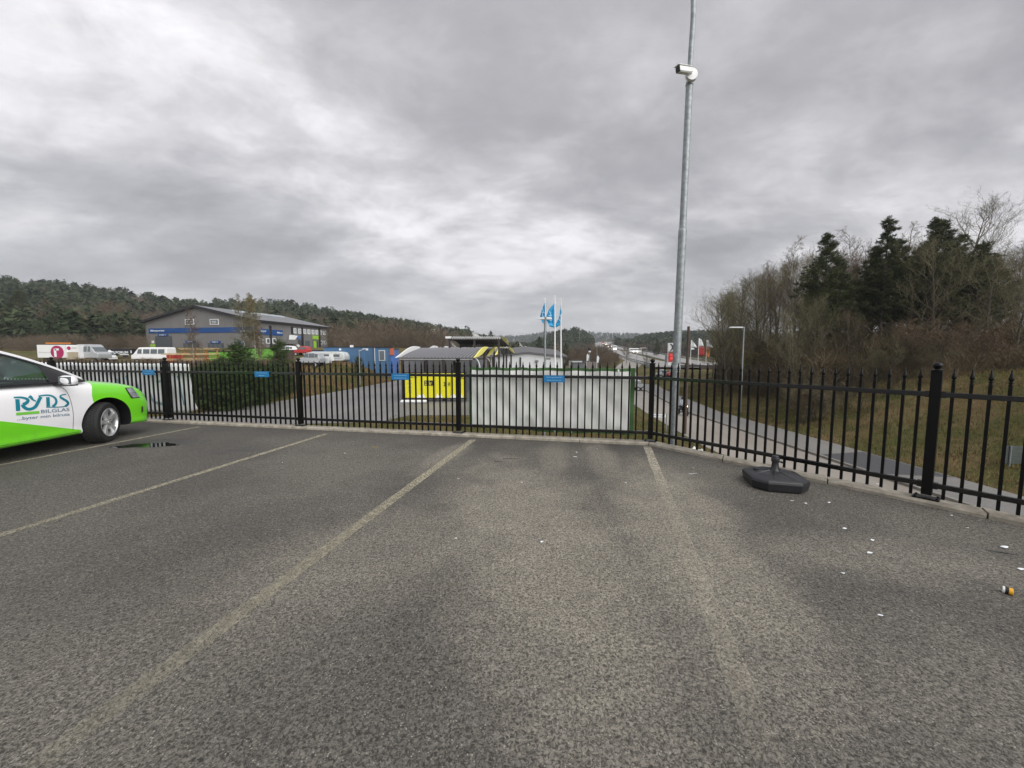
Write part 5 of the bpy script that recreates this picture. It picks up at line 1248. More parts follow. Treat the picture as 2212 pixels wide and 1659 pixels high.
# ================================================================== VEHICLES IN THE YARD
def van(px0,px1,Y,H,label,mt,face=-1,name='white_van',cat='van',win=3,hood=.16,group=None,lampon=False,W_=1.95,zoff=0,wheelr=.34):
    a=at(px0,765,Y); b=at(px1,765,Y); L=b.x-a.x; cx=(a.x+b.x)/2; t=empty(name,(cx,Y+W_/2,gz(cx,Y)+zoff),label=label,cat=cat,group=group)
    f=face
    hp=[(.5,.25),(.5,.42),(.495,.50),(.5-hood*.55,.58),(.5-hood*1.35,.90),(.5-hood*1.6,.985),(.30-hood,1.0),(-.47,1.0),(-.495,.95),(-.5,.25)]
    if cat=='car': hp=[(.5,.30),(.5,.50),(.47,.58),(.22,.66),(.08,.96),(.0,1.0),(-.25,1.0),(-.40,.93),(-.47,.68),(-.5,.60),(-.5,.30)]
    poly=[(x*L,z*H) for x,z in hp]
    mb=MB(); vs=[];n=len(poly)
    for yy,k in ((-W_/2,.0),(-W_/2+.10,1.),(W_/2-.10,1.),(W_/2,.0)):
        pass
    for yy,sh in ((-W_/2,1),(W_/2,1)):
        for x,z in poly:
            ty=yy*(1-.16*max(0,(z/H-.55))/.45); vs.append((f*x,ty,z))
    fs=[tuple(range(n)),tuple(range(2*n-1,n-1,-1))]+[(i,(i+1)%n,n+(i+1)%n,n+i) for i in range(n)]
    mb.add(vs,fs); o=mb.obj('body',mt,t); bv=o.modifiers.new('b','BEVEL'); bv.width=.09; bv.segments=2; bv.limit_method='ANGLE'; bv.angle_limit=R(20)
    def sidewin(x0,x1,z0,z1_,nm='side_window',slx=0):
        mb=MB()
        for s_ in (-1,):
            y=lambda z: -W_/2*(1-.16*max(0,(z-.55))/.45)-.012
            mb.slab([(f*x0*L,y(z0),z0*H),(f*x1*L,y(z0),z0*H),(f*(x1+slx)*L,y(z1_),z1_*H),(f*x0*L,y(z1_),z1_*H)],(0,-1,0),.01)
        mb.obj(nm,M['pane'],t)
    if cat=='car':
        sidewin(-.02,.19,.66,.92,slx=-.10); sidewin(-.27,-.04,.66,.92); sidewin(-.42,-.29,.68,.88)
        mb=MB(); mb.slab([(f*.215*L,-W_*.43,.68*H),(f*.215*L,W_*.43,.68*H),(f*.085*L,W_*.42,.955*H),(f*.085*L,-W_*.42,.955*H)],(f,0,.5),.012); mb.obj('windscreen',M['pane'],t)
    else:
        sidewin(.5-hood*1.35-.13,.5-hood*1.35-.005,.60,.88,'door_window',-.02) 
        xs0=.5-hood*1.35-.16
        for k in range(win):
            w1=(xs0+.46)/max(win,1); sidewin(xs0-w1*(k+1)+.02,xs0-w1*k-.01,.60,.88)
        mb=MB(); k1=(.5-hood*.60); mb.slab([(f*k1*L,-W_*.44,.61*H),(f*k1*L,W_*.44,.61*H),(f*(.5-hood*1.3)*L,W_*.43,.87*H),(f*(.5-hood*1.3)*L,-W_*.43,.87*H)],(f,0,.4),.014); mb.obj('windscreen',M['pane'],t)
    for x in (.5-hood*.8-.06,-.30):
        mb=MB(); mb.lathe([(wheelr*.62,-.10),(wheelr,-.10),(wheelr,.10),(wheelr*.6,.10)],(f*x*L,W_/2-.09,wheelr),16,'y'); mb.obj('wheel',M['rubber'],t,True); mb=MB(); mb.lathe([(wheelr*.62,-.10),(wheelr,-.10),(wheelr,.10),(wheelr*.6,.10)],(f*x*L,-W_/2+.09,wheelr),16,'y'); w2=mb.obj('wheel',M['rubber'],t,True)
        mb=MB(); mb.lathe([(wheelr*.6,-.13),(wheelr*.5,-.12)],(f*x*L,-W_/2+.09,wheelr),12,'y'); mb.obj('rim',M['silver'],w2)
    for e in (-1,1): mb=MB(); mb.box((f*.492*L,e*W_*.36,.46*H),(.06,.3,.16)); mb.obj('headlight',M['lampw'] if lampon else M['pane_pale'],t)
    return t,L
van(282,359.5,60,2.45,'white minibus with dark windows parked left of the timber racks',M['white_paint'],-1,'minibus','minibus',win=3,hood=.13)
# white box truck with a round magenta mark and two smaller boxes
def box_body(t,x0,x1,y0,y1,z0,z1_,mt,name='cargo_box'):
    mb=MB(); mb.box(((x0+x1)/2,(y0+y1)/2,(z0+z1_)/2),(x1-x0,y1-y0,z1_-z0),ch=.03); o=mb.obj(name,mt,t); return o
def trk(px0,px1,Y,label,name='cargo_trailer',cat='trailer',mt='white_paint',top=745,zb_=.7,dy=2.3):
    a=at(px0,top,Y); b=at(px1,top,Y); g=gz((a.x+b.x)/2,Y); t=empty(name,((a.x+b.x)/2,Y,g),label=label,cat=cat); L=b.x-a.x; H=a.z-g
    box_body(t,-L/2,L/2,0,dy,zb_,H,M[mt])
    for x in (-L*.25,L*.2):
        mb=MB(); mb.lathe([(.2,0),(.38,0),(.38,.25),(.2,.25)],(x,.05,.38),14,'y'); mb.obj('wheel',M['rubber'],t,True)
    return t,L,H
t,L,H=trk(79,139.5,60,'white cargo box with a round magenta emblem, left of the smaller white box')
mb=MB(); c0=at(125.5,765,60)-t.location
M['mag']=M['magenta']; rr=1.02
mb.lathe([(rr,-.02),(rr,-.005)],(c0.x-.1,0,H*.58),36,'y'); o=mb.obj('round_emblem',M['magenta'],t)
mb=MB(); x=c0.x-.1; z=H*.58; mb.box((x-.30,-.03,z-.1),(.36,.02,1.25)); mb.box((x-.02,-.03,z+.43),(.62,.02,.30)); mb.obj('emblem_letter',M['white_print'],o)
text_on('Däckspecialisten',(0,0),(1,0),-L*.44,L*.12,H*.52,H*.60,M['silver'],t,.02)
t,L,H=trk(140,168,60.3,'smaller white and beige box between the magenta emblem box and the motorhome',top=746.3)
mb=MB(); mb.box((0,-.02,H*.42),(L*.96,.03,H*.42)); mb.obj('beige_panel',mat('beige_panel',(.36,.31,.22),.7),t)
mb=MB(); mb.lathe([(.28,-.03),(.28,-.005)],(-L*.2,0,H*.85),20,'y'); mb.obj('round_emblem',M['magenta'],t); mb=MB(); mb.box((L*.2,-.02,H*.86),(L*.4,.02,.1)); mb.obj('printed_line',M['silver'],t)
# motorhome nose
van(163,211,61,2.9,'pale grey motorhome with a bulging cab roof beside the white boxes',M['silver'],1,'motorhome','motorhome',win=1,hood=.24,W_=2.2,lampon=False)
van(196,228,64,1.9,'white van half hidden behind the motorhome',M['white_paint'],1,'white_van','van',win=1,hood=.2)
# plank pile on the boxes
a=at(97,744,60.2); b=at(134.5,744,60.2); 
mb=MB(); 
for k in range(3): mb.box(((a.x+b.x)/2+.1*k,60.4+.35*k,a.z+.20),(b.x-a.x,.26,.18))
mb.obj('plank_stack',M['orange'],label='orange-brown planks lying on top of the white cargo box',cat='planks')
# black exhibition trailer with white lettering
t,L,H=trk(228,284,70,'black trailer lettered ELFORUM in white, left of the minibus','black_trailer','trailer','black_paint',top=753.4,dy=2.2)
zc_=lambda py: at(250,py,70).z-t.location.z; xc=lambda px: at(px,760,70).x-t.location.x
text_on('ELFORUM',(0,0),(1,0),xc(242),xc(277),zc_(764.0),zc_(758.4),M['white_print'],t,.03,bold=.03)
mb=MB(); mb.lathe([(.33,-.04),(.33,-.02)],(xc(237),0,zc_(759.5)),20,'y'); mb.box((xc(237),-.03,zc_(763)),(.26,.02,.35)); mb.obj('bulb_emblem',M['white_print'],t)
mb=MB(); mb.box((xc(268),-.03,zc_(766)),(1.6,.02,.14)); mb.obj('printed_line',M['white_print'],t)
mb=MB(); mb.box((L*.48+.03,-.0,zc_(760)),(.12,.2,.5)); mb.obj('marker_lamp',M['white_plastic'],t)
a=at(212,770,69.5); b=at(229,766,69.5)
mb=MB(); g=gz(a.x,69); mb.box(((a.x+b.x)/2,70.5,g+.9),(b.x-a.x,2,1.4),ch=.1); mb.obj('black_car_trailer',M['black_paint'],label='low black trailer end left of the ELFORUM trailer',cat='trailer')
# caravans
def caravan(px0,px1,Y,top,label,nm='caravan'):
    a=at(px0,top,Y); b=at(px1,top,Y); g=gz((a.x+b.x)/2,Y); L=b.x-a.x; H=a.z-g; t=empty(nm,((a.x+b.x)/2,Y,g),label=label,cat='caravan',group='caravans beside the blue cabin')
    mb=MB(); pr=[(-.5,.22),(-.5,.62),(-.44,.93),(-.34,1.0),(.34,1.0),(.45,.93),(.5,.66),(.5,.3),(.46,.18),(-.46,.18)]
    n=len(pr); vs=[(x*L,y,z*H) for y in (0,2.1) for x,z in pr]; fs=[tuple(range(n)),tuple(range(2*n-1,n-1,-1))]+[(i,(i+1)%n,n+(i+1)%n,n+i) for i in range(n)]; mb.add(vs,fs); o=mb.obj('body',M['tarp'],t); bv=o.modifiers.new('b','BEVEL'); bv.width=.15; bv.segments=3
    for x in (-.28,.02,.30): mb=MB(); mb.box((x*L,-.02,H*.66),(.16*L,.04,H*.22),ch=.01); mb.obj('window',M['pane'],t)
    mb=MB(); mb.box((.0,-.015,H*.42),(L*.86,.02,.12)); mb.obj('side_stripe',M['silver'],t)
    mb=MB(); mb.box((.17*L,-.02,H*.52),(.7,.03,H*.62)); mb.obj('door',M['white_plastic'],t)
    mb=MB(); mb.lathe([(.2,-.05),(.33,-.05),(.33,.2),(.2,.2)],(0,.05,.33),14,'y'); mb.obj('wheel',M['rubber'],t,True); return t
caravan(661,743,58,759.5,'pale long caravan in front of the blue cabin')
van(638,690,51,2.0,'dark car in front of the long caravan',M['silver'],-1,'parked_car','car',W_=1.8)
caravan(668,701,53,770,'short boxy cream trailer in front of the long caravan','caravan')
van(633,664,76,1.9,'red car behind the caravans below the outside stair',M['red'],-1,'parked_car','car',W_=1.8,zoff=0)
van(598,634,78,1.8,'white car half hidden behind the brown plank screen',M['white_paint'],-1,'parked_car','car',W_=1.8)
# timber racks
def rack(px0,px1,py0,py1,Y,n,label,mt='wood'):
    a=at(px0,py0,Y); b=at(px1,py1,Y); g=gz((a.x+b.x)/2,Y); t=empty('timber_rack',(a.x,Y,g),label=label,cat='timber rack',group='timber racks in front of the grey hall'); L=b.x-a.x
    H=a.z-g; random.seed(int(px0))
    for k in range(n):
        z=H-.16*k-(.5 if k>=2 else 0)-(.5 if k>=4 else 0); mb=MB(); mb.box((L/2+random.uniform(-.3,.3),random.uniform(-.2,.2),z),(L*random.uniform(.85,1.02),.9,.10)); mb.obj('plank_layer',M[mt],t)
    for x in np.linspace(.08,.92,4):
        mb=MB(); mb.box((L*x,.55,H/2),(.12,.12,H)); mb.obj('upright',M['orange'],t)
    mb=MB(); mb.box((L/2,.55,H*.45),(L,.10,.12)); mb.box((L/2,.55,H*.1),(L,.10,.12)); mb.obj('crossbeam',M['orange'],t)
rack(352,445,763.5,767,56,6,'long timber rack right of the minibus with pale planks')
rack(386,470,752.5,755,63,5,'second timber rack further back, just in front of the hall doors')
b=at(365,770,58); ctr(359,376,766,58,1.2,1.3,'small red box beside the minibus',M['red'],'tool_box','box',ribs=False)
# white cars far right of the hall with parasol
van(1278,1291,96,1.7,'white car parked beyond the white hall, nearer the hall',M['white_paint'],-1,'parked_car','car',W_=1.8,zoff=.2)
van(1288,1303,88,1.6,'white car parked beyond the white hall, nearer the road',M['white_paint'],-1,'parked_car','car',W_=1.8,zoff=.2)
ctr(1238,1264,784,80,2.5,2.5,'low grey container right of the white hall',M['roofgrey'])
ctr(1236,1258,779,100,6,3,'pale flat-roofed shed right of the white hall',M['grey_white'],'shed','shed',ribs=False)
ctr(1262,1292,781,130,4,2.5,'low grey brick-coloured shed beyond the parked white cars',mat('pinkgrey',(.22,.19,.18),.8),'shed','shed',ribs=False)
for px_,yt,y0_,lab in ((1267,764,777,'white beach flag standing left of the parked white cars'),(1289,768,778,'white beach flag standing behind the parked white cars')):
    Y=86; b=at(px_,792,Y); g=gz(b.x,Y); zt=at(px_,yt,Y).z; t=empty('beach_flag',(b.x,Y,g),label=lab,cat='flag',group='white beach flags beyond the hall')
    mb=MB(); mb.tube([(0,0,0),(0,0,zt-g-.4),(.2,0,zt-g)],.05,6); mb.obj('pole',M['grey_white'],t); mb=MB(); zz=zt-g
    mb.slab([(.05,0,zz-1.6),(.05,0,zz-.2),(.25,0,zz),(.55,0,zz-.5),(.35,0,zz-1.6)],(0,1,0),.02); mb.obj('flag_cloth',M['white_print'],t)
Y=84; b=at(1273,792,Y); g=gz(b.x,Y); zt=at(1272,753,Y).z-g; t=empty('loudspeaker_mast',(b.x,Y,g),label='short mast with a round black head beyond the white hall',cat='mast')
mb=MB(); mb.tube([(0,0,0),(0,0,zt)],.09,8); mb.obj('pole',M['galv'],t); mb=MB(); mb.lathe([(.05,zt-.35),(.30,zt-.25),(.40,zt),(.30,zt+.28),(.05,zt+.38)],(0,0,0),14); mb.obj('round_head',M['dark'],t,True); mb=MB(); mb.box((0,-.1,zt-.65),(.45,.3,.3)); mb.obj('lamp_box',M['white_plastic'],t)
van(1449,1468,72,1.8,'red car parked behind the corner of the fence',M['red'],-1,'parked_car','car',W_=1.8,zoff=.1)
van(1425,1444,74,1.7,'grey car parked left of the red one behind the corner of the fence',M['silver'],-1,'parked_car','car',W_=1.8,zoff=.1)
van(1377,1394,60,1.7,'pale car seen between the white banner and the corner post',M['silver'],1,'parked_car','car',W_=1.8,zoff=.0)
# highway traffic
hwcars=[(1309,745.4,505,'far white lorry on the crest of the highway',3.2,2.4,'white_paint','lorry','lorry'),(1313,749.2,425,'far car with lights on the highway near the crest',1.5,1.9,'red','car','car'),(1311,751.6,405,'small car with lights below the crest of the highway',1.5,1.8,'silver','car','car'),
 (1328,757,325,'white lorry with lights coming down the highway',3.6,2.5,'white_paint','lorry','lorry'),(1322,748,430,'far white car on the right-hand carriageway',1.5,1.8,'white_paint','car','car'),(1303,743.2,575,'farthest vehicle with lights at the top of the highway',2.8,2.4,'red','van','van'),(1372,760.5,255,'pale lorry on the right-hand carriageway of the highway',2.6,8,'white_paint','lorry','lorry')]
for px_,py_,Y,lab,h_,w_,mt_,nm,cat in hwcars:
    d_=[(abs(p.y-Y),p) for p in hwd]; pz=min(d_,key=lambda q:q[0])[1].z; b=at(px_,py_,Y)
    t=empty('highway_'+nm,(b.x,Y,pz),label=lab,cat=cat,group='vehicles on the highway')
    mb=MB(); mb.box((0,2,h_/2+.3),(w_,5,h_),ch=.15); mb.obj('body',M[mt_],t); mb=MB(); mb.box((0,-.52,h_*.75+.1),(w_*.85,.05,h_*.28)); mb.obj('windscreen',M['pane'],t)
    for s_ in (-1,1): mb=MB(); mb.box((s_*w_*.34 if w_<5 else s_*1.2,-.6,.75),(.45,.1,.35)); mb.obj('headlight',M['lampw'],t)
# road sign portal beside highway
b=at(1445,777,118); mb=MB(); t=empty('direction_sign',(b.x+.3,118,gz(b.x,118)),label='dark back of a direction sign beside the highway, left of the price sign',cat='sign')
zt=at(1440,767.5,118).z-t.location.z
mb=MB(); mb.box((0,0,zt-1.1),(3.0,.15,2.2)); mb.obj('sign_plate',M['signback'],t)
for x in(-1,1): mb=MB(); mb.tube([(x,.1,0),(x,.1,zt)],.09,6); mb.obj('sign_post',M['galv'],t)
# brown noise screen right of it
ctr(1462,1560,789.5,92,.3,2.4,'dark brown timber screen behind the flags of the fuel station',mat('brown_fence',(.075,.06,.048),.85),'timber_screen','fence',ribs=True)
# utility box on the lamp, small yard details
Y=46; b=at(778,832,Y)
t=empty('street_lamp',(b.x,Y,gz(b.x,Y)),label='short pale lamp with a slanting arm in front of the long blue cabin',cat='street lamp'); zt=at(777,755,Y).z-t.location.z
mb=MB(); mb.tube([(0,0,0),(0,0,zt)],.06,8); mb.obj('pole',M['galv'],t,True); mb=MB(); mb.tube([(0,0,zt-.2),(.55,0,zt+.05)],.035,6); mb.box((.65,0,zt+.08),(.4,.15,.1)); mb.obj('lamp_head',M['grey_white'],t)

# ================================================================== WASH CANOPIES
def corr_roof(name,nl,nr,fl,fr,waves,amp,mt,par,th=.04):
    """corrugated sheet between near-left, near-right, far-left, far-right"""
    n=waves*6; vs=[];fs=[]; rows=6
    for j in range(rows+1):
        b=j/rows
        for i in range(n+1):
            a=i/n; p=nl.lerp(nr,a).lerp(fl.lerp(fr,a),b); p.z+=amp*math.sin(2*math.pi*waves*a)+.0*(b*(1-b)); p.z+=.35*b*(1-b); vs.append(p-par.location)
    for j in range(rows):
        for i in range(n): fs.append((j*(n+1)+i,j*(n+1)+i+1,(j+1)*(n+1)+i+1,(j+1)*(n+1)+i))
    mb=MB(); mb.add(vs,fs); mb.mi=[1 if math.sin(2*math.pi*waves*((k%n)+.5)/n)<-.15 else 0 for k in range(len(fs))]  # trough faces get the painted shade, so the ribs read as stripes
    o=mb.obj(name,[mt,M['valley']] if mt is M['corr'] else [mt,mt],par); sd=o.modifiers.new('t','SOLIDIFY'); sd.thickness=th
    if mt is not M['corr']:
        q=MB(); n2=waves*6; vv=[]
        for i in range(n2+1):
            p=nl.lerp(nr,i/n2)-par.location; zz=amp*math.sin(2*math.pi*waves*i/n2); vv+=[(p.x,p.y-.06,p.z+zz+.10),(p.x,p.y-.06,p.z+zz-.03)]
        q.add(vv,[(2*i,2*i+1,2*i+3,2*i+2) for i in range(n2)]); e=q.obj('scalloped_edge',M['grey_white'],par)
    return o
def fin(par,pts,mt,name='end_fin',th=.12,nrm=(1,0,0)):
    mb=MB(); mb.slab([p-par.location for p in pts],nrm,th); return mb.obj(name,mt,par)
def finpts(near,far,bulge=.28,n=8):
    bulge=bulge*.30
    """teardrop: thin point low near end, round top at far end"""
    out=[]; d=far-near; up_=Vector((0,0,1))
    for i in range(n+1):
        s_=i/n; out.append(near+d*s_+up_*(bulge*d.length*math.sin(math.pi*s_**1.3)*.55+.02))
    out.append(far+Vector((0,0,-.12*d.length*bulge))); 
    for i in range(n-1,0,-1):
        s_=i/n; out.append(near+d*s_-up_*(.035*d.length*math.sin(math.pi*s_)))
    return out
zy=gz(0,31)
def canopy(label,nl,nr,fl,fr,waves,posts,mt='corr',fin_r=True,fin_l='white_paint',amp=.06,group='corrugated car wash canopies'):
    t=empty('wash_canopy',((nl.x+nr.x)/2,nl.y,-2.57),label=label,cat='canopy',group=group)
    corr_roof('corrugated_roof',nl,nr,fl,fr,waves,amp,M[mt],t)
    mb=MB(); a=nl-t.location;b=nr-t.location; mb.tube([a+Vector((0,0,-.17)),b+Vector((0,0,-.17))],.09,4); mb.obj('front_beam',M['galv_dark'] if mt=='corr' else M['brown_steel'],t)
    mb=MB(); a=fl-t.location;b=fr-t.location; mb.tube([a+Vector((0,0,-.2)),b+Vector((0,0,-.2))],.09,4); mb.obj('rear_beam',M['brown_steel'],t)
    for p in posts:
        q=p-t.location; mb=MB(); mb.box((q.x,q.y,q.z/2),(.20,.20,q.z)); mb.obj('post',M['brown_steel'],t)
    if fin_r: fin(t,finpts(nr+Vector((.05,0,.0)),fr+Vector((.05,.3,.1))),M['yellow_pale'])
    if fin_l: fin(t,finpts(nl+Vector((-.25,0,0)),fl+Vector((-.25,.3,.1)),.35),M[fin_l],nrm=(-1,0,0))
    return t
def lp2(a,b,k): return a.lerp(b,k)
nl,nr=at(863,773,31.4),at(1021,773,31.4); fl,fr=at(912,752,37),at(1050,752,37)
posts=[Vector((p.x,p.y,p.z-.15)) for p in (lp2(nl,nr,.04),lp2(nl,nr,.37),lp2(nl,nr,.60),lp2(nl,nr,.97),lp2(fl,fr,.04),lp2(fl,fr,.5),lp2(fl,fr,.97))]
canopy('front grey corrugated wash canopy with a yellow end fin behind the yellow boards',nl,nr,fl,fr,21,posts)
for k,(x0,x1,y0,Y0,xf,xg,y1,Y1,lab) in enumerate(((920,1050,769,41,950,1071,750.5,48,'second wash canopy row with a yellow fin, behind the front canopy'),(952,1068,767.5,51,972,1083,750.5,58,'third wash canopy row with a yellow fin, farthest of the low ones'))):
    nl,nr=at(x0,y0,Y0),at(x1,y0,Y0); fl,fr=at(xf,y1,Y1),at(xg,y1,Y1)
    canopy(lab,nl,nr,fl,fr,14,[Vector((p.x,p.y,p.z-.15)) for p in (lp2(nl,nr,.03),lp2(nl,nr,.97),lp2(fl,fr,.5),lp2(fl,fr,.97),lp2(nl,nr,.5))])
nl,nr=at(969,730,40),at(1081,730,40); fl,fr=at(993,744,46),at(1096,744,46)
t=canopy('tall dark wash canopy seen from below, standing above the low grey ones',nl,nr,fl,fr,22,[Vector((p.x,p.y,p.z-.2)) for p in (lp2(nl,nr,.02),lp2(nl,nr,.5),lp2(nl,nr,.97),lp2(fl,fr,.02),lp2(fl,fr,.5),lp2(fl,fr,.98))],'corr_dark',False,None,.10)
fin(t,[at(1080,728.8,40),at(1087,728.5,40.8),at(1091.5,731,42),at(1095,738,44.5),at(1097,745,46.5),at(1093,742,45),at(1085,735,42)],M['yellow_pale'])
mb=MB(); a=at(966,730,40)-t.location; mb.box((a.x+.1,a.y,a.z+.05),(.5,.4,.2)); mb.obj('gutter_box',M['white_paint'],t)
# opposite row
nl,nr=at(1088,764,50),at(1110,763.5,50); fl,fr=at(1084,750,45),at(1098,750,45)
t=empty('wash_canopy',(nl.x,45,-2.57),label='small canopy end with a yellow fin facing right, under the tall dark canopy',cat='canopy',group='corrugated car wash canopies')
corr_roof('corrugated_roof',at(1076,752,45),at(1098,751,45),at(1084,766,50),at(1109,764,50),4,.06,M['corr_dark'],t)
fin(t,[at(1097,750,45),at(1101,750.5,45.6),at(1106,755,47.5),at(1110,763.5,50),at(1106,762,49),at(1099,755,46)],M['yellow_pale'])
for px_ in (1104,1088):
    a=at(px_,766,50)-t.location; mb=MB(); mb.box((a.x,a.y,a.z/2),(.2,.2,a.z)); mb.obj('post',M['brown_steel'],t)
# wash equipment: hose booms, panels behind, pressure washers
for i,(px_,Y) in enumerate(((1024,32.5),(1050,42),(1068,52))):
    b=at(px_,780,Y); t=empty('hose_stand',(b.x,Y,-2.57),label=['curved pale hose stand at the right end of the front canopy','curved pale hose stand at the end of the second canopy row','curved pale hose stand at the end of the third canopy row'][i],cat='hose stand',group='hose stands of the car wash')
    zt=at(px_,772,Y).z+2.57; mb=MB(); mb.tube(dense([Vector((.5,0,0)),Vector((.5,0,zt*.7)),Vector((.3,0,zt*.93)),Vector((-.1,0,zt))],5),.05,8); mb.obj('curved_pipe',M['grey_white'],t,True)
    mb=MB(); mb.box((.5,-.1,1.0),(.3,.3,.6)); mb.obj('hose_reel',M['galv_dark'],t)
# partition walls of the bays
for (x0,x1,y0,Y,lab,mt) in ((872,930,784,38.5,'pale grey partition in the left bay of the front canopy','corr'),(930,1000,786,38.6,'dark partition under the front canopy','galv_dark'),(1000,1052,783,39,'grey partition under the right end of the front canopy','roofgrey')):
    a=at(x0,y0-6,Y); b=at(x1,y0-6,Y); mb=MB(); n=max(3,int((b.x-a.x)/.3))
    t=empty('bay_partition',(a.x,Y,-2.57),label=lab,cat='partition')
    for k in range(n): mb=MB(); mb.box(((b.x-a.x)*(k+.5)/n,.0+.02*(k%2),(a.z+2.57)/2),((b.x-a.x)/n-.01,.05,a.z+2.57)); mb.obj('panel',M[mt],t)
a=at(1085,786,44); 
# yellow boards
t=empty('yellow_board',(at(939,865,30.9).x,30.9,gz(-5,30.9)),label='wide yellow advertising board with 24 H lettering under the front canopy',cat='billboard')
x0,x1=at(874.5,808,30.9).x-t.location.x,at(1005.5,808,30.9).x-t.location.x; z1_=at(940,806.5,30.9).z-t.location.z; z0=at(940,859,30.9).z-t.location.z
w4=(x1-x0)/4
for k in range(4):
    mb=MB(); mb.box((x0+w4*(k+.5),0,(z0+z1_)/2),(w4-.02,.05,z1_-z0)); p_=mb.obj('board_panel',M['yellow'],t)
mb=MB()
for z in (z0-.06,z1_+.05): mb.box(((x0+x1)/2,.02,z),(x1-x0+.2,.08,.08))
mb.obj('board_frame',M['brown_steel'],t)
for x in np.linspace(x0,x1,5): mb=MB(); mb.box((x,.09,z1_/2),(.10,.10,z1_)); mb.obj('board_post',M['brown_steel'],t)
xp=lambda px: at(px,840,30.9).x-t.location.x; zp=lambda py: at(940,py,30.9).z-t.location.z
text_on('24 H',(0,0),(1,0),xp(958.5),xp(972.5),zp(834),zp(825),M['black_paint'],t,.035,bold=.03)
mb=MB(); mb.box(((xp(917)+xp(936))/2,-.032,(zp(822)+zp(833))/2),(xp(936)-xp(917),.012,zp(822)-zp(833))); bb=mb.obj('black_label',M['brown_steel'],t)
text_on('25 kr',(0,0),(1,0),xp(918.5),xp(933),zp(831.5),zp(823.5),M['yellow'],t,.045,bold=.02)
text_on('Gör det själv',(0,0),(1,0),xp(879),xp(902),zp(818),zp(812.5),M['brown_steel'],t,.035); text_on('Bilvård',(0,0),(1,0),xp(994),xp(1004.5),zp(819),zp(813.5),M['brown_steel'],t,.035)
for k in range(9):
    mb=MB(); mb.box(((xp(881)+xp(890))/2,-.03,zp(822+k*3.1)),((xp(890)-xp(881))*(.7+.3*((k*7)%3)/2),.008,.035)); mb.obj('printed_line',M['galv_dark'],t)
random.seed(3)
for px_,py_,w_ in ((910,855,.38),(948,857,.30),(982,856,.34),(992,857,.28)):
    mb=MB(); x=xp(px_); z=zp(859); n=7; pts=[(x-w_,-.032,z)]+[(x-w_+2*w_*k/n,-.032,z+random.uniform(.08,.42)) for k in range(1,n)]+[(x+w_,-.032,z)]
    mb.slab(pts,(0,-1,0),.006); mb.obj('worn_paint',M['white_paint'],t)
b=at(895,863,30.4); mb=MB(); mb.box((b.x,30.2,gz(b.x,30.2)+.16),(2.0,.35,.18),ch=.03); mb.obj('white_kerb_block',M['white_paint'],label='low white kerb block at the foot of the yellow board',cat='kerb block')
# white hall right of the canopies
Y=55; a=at(1060,768,Y); m_=at(1170,759.7,Y+6); b=at(1222.5,772,Y-1)
hl=empty('white_hall',(a.x,Y,-3.2),label='low white panelled hall with a flat-pitched dark roof behind the flagpoles',cat='building')
zE_=b.z+3.2; L=b.x-a.x; n=5
for k in range(n):
    mb=MB(); mb.box((L*(k+.5)/n,.1,zE_/2+ .0),(L/n-.03,.2,zE_)); mb.obj('wall_panel',M['grey_white'],hl)
zr_=zE_+.55
mb=MB(); mb.slab([(L*.50,-.01,zE_),(0,-.01,zE_),(L*.5,-.01,zr_),(L,-.01,zE_)],(0,1,0),.2); mb.obj('gable_wall',M['grey_white'],hl)
for x in (L*.40,L*.985): mb=MB(); mb.box((x,-.06,zE_/2),(.22,.14,zE_)); mb.obj('corner_trim',M['rooftrim'],hl)
mb=MB(); mb.box((L*.62,-.12,zE_-.55),(.45,.2,.3)); mb.obj('wall_lamp',M['galv_dark'],hl)
for e,(x0_,x1_) in enumerate(((-.3,L/2),(L/2,L+.3))):
    mb=MB(); zq=lambda x: zE_+(zr_-zE_)*(1-abs(x/L*2-1)); mb.slab([(x0_,-.4,zq(x0_)+.02),(x1_,-.4,zq(x1_)+.02),(x1_,14,zq(x1_)+.02+1.0),(x0_,14,zq(x0_)+1.02)],(0,0,1),.22); mb.obj('roof',M['corr_dark'] if False else mat('dark_felt',(.10,.10,.105),.7),hl)
mb=MB(); mb.slab([(L,.2,0),(L,14,0),(L,14,zE_+1),(L,.2,zE_)],(-1,0,0),.2); mb.obj('side_wall',M['grey_white'],hl)
# dark red cottage behind it, and hillside houses
b=at(1135,765,118); t=empty('cottage',(b.x,118,gz(b.x,118)),label='dark red wooden cottage with white gables behind the white hall',cat='house')
Hc=at(1135,749.5,118).z-t.location.z; house(t,3.6,4,Hc-1.1,1.1,'cottage','roofgrey',2)
for px_,py_,Y,wx,lab,wm_,rm_ in ((940,716,300,13,'pale house with a broad grey roof high on the wooded hillside','cream','roofgrey'),(1034,733,240,8,'cream house with a red roof above the tall dark canopy','cream','tile'),(970,748,170,4,'small white-roofed shed among the bare trees on the slope','grey_white','white_paint'),(1025,721,330,6,'white-fronted house half hidden among bare trees on the hillside','white_paint','roofgrey'),(1120,748,210,3.5,'small house in the trees behind the left end of the flags','cream','roofgrey')):
    b=at(px_,py_+6,Y); g=gz(b.x,Y); t=empty('hillside_house',(b.x,Y,max(g-1,b.z-6)),label=lab,cat='house',group='houses among the trees on the hillside')
    house(t,wx,8,max(3,b.z-t.location.z+1.5),2.2,wm_,rm_,3)

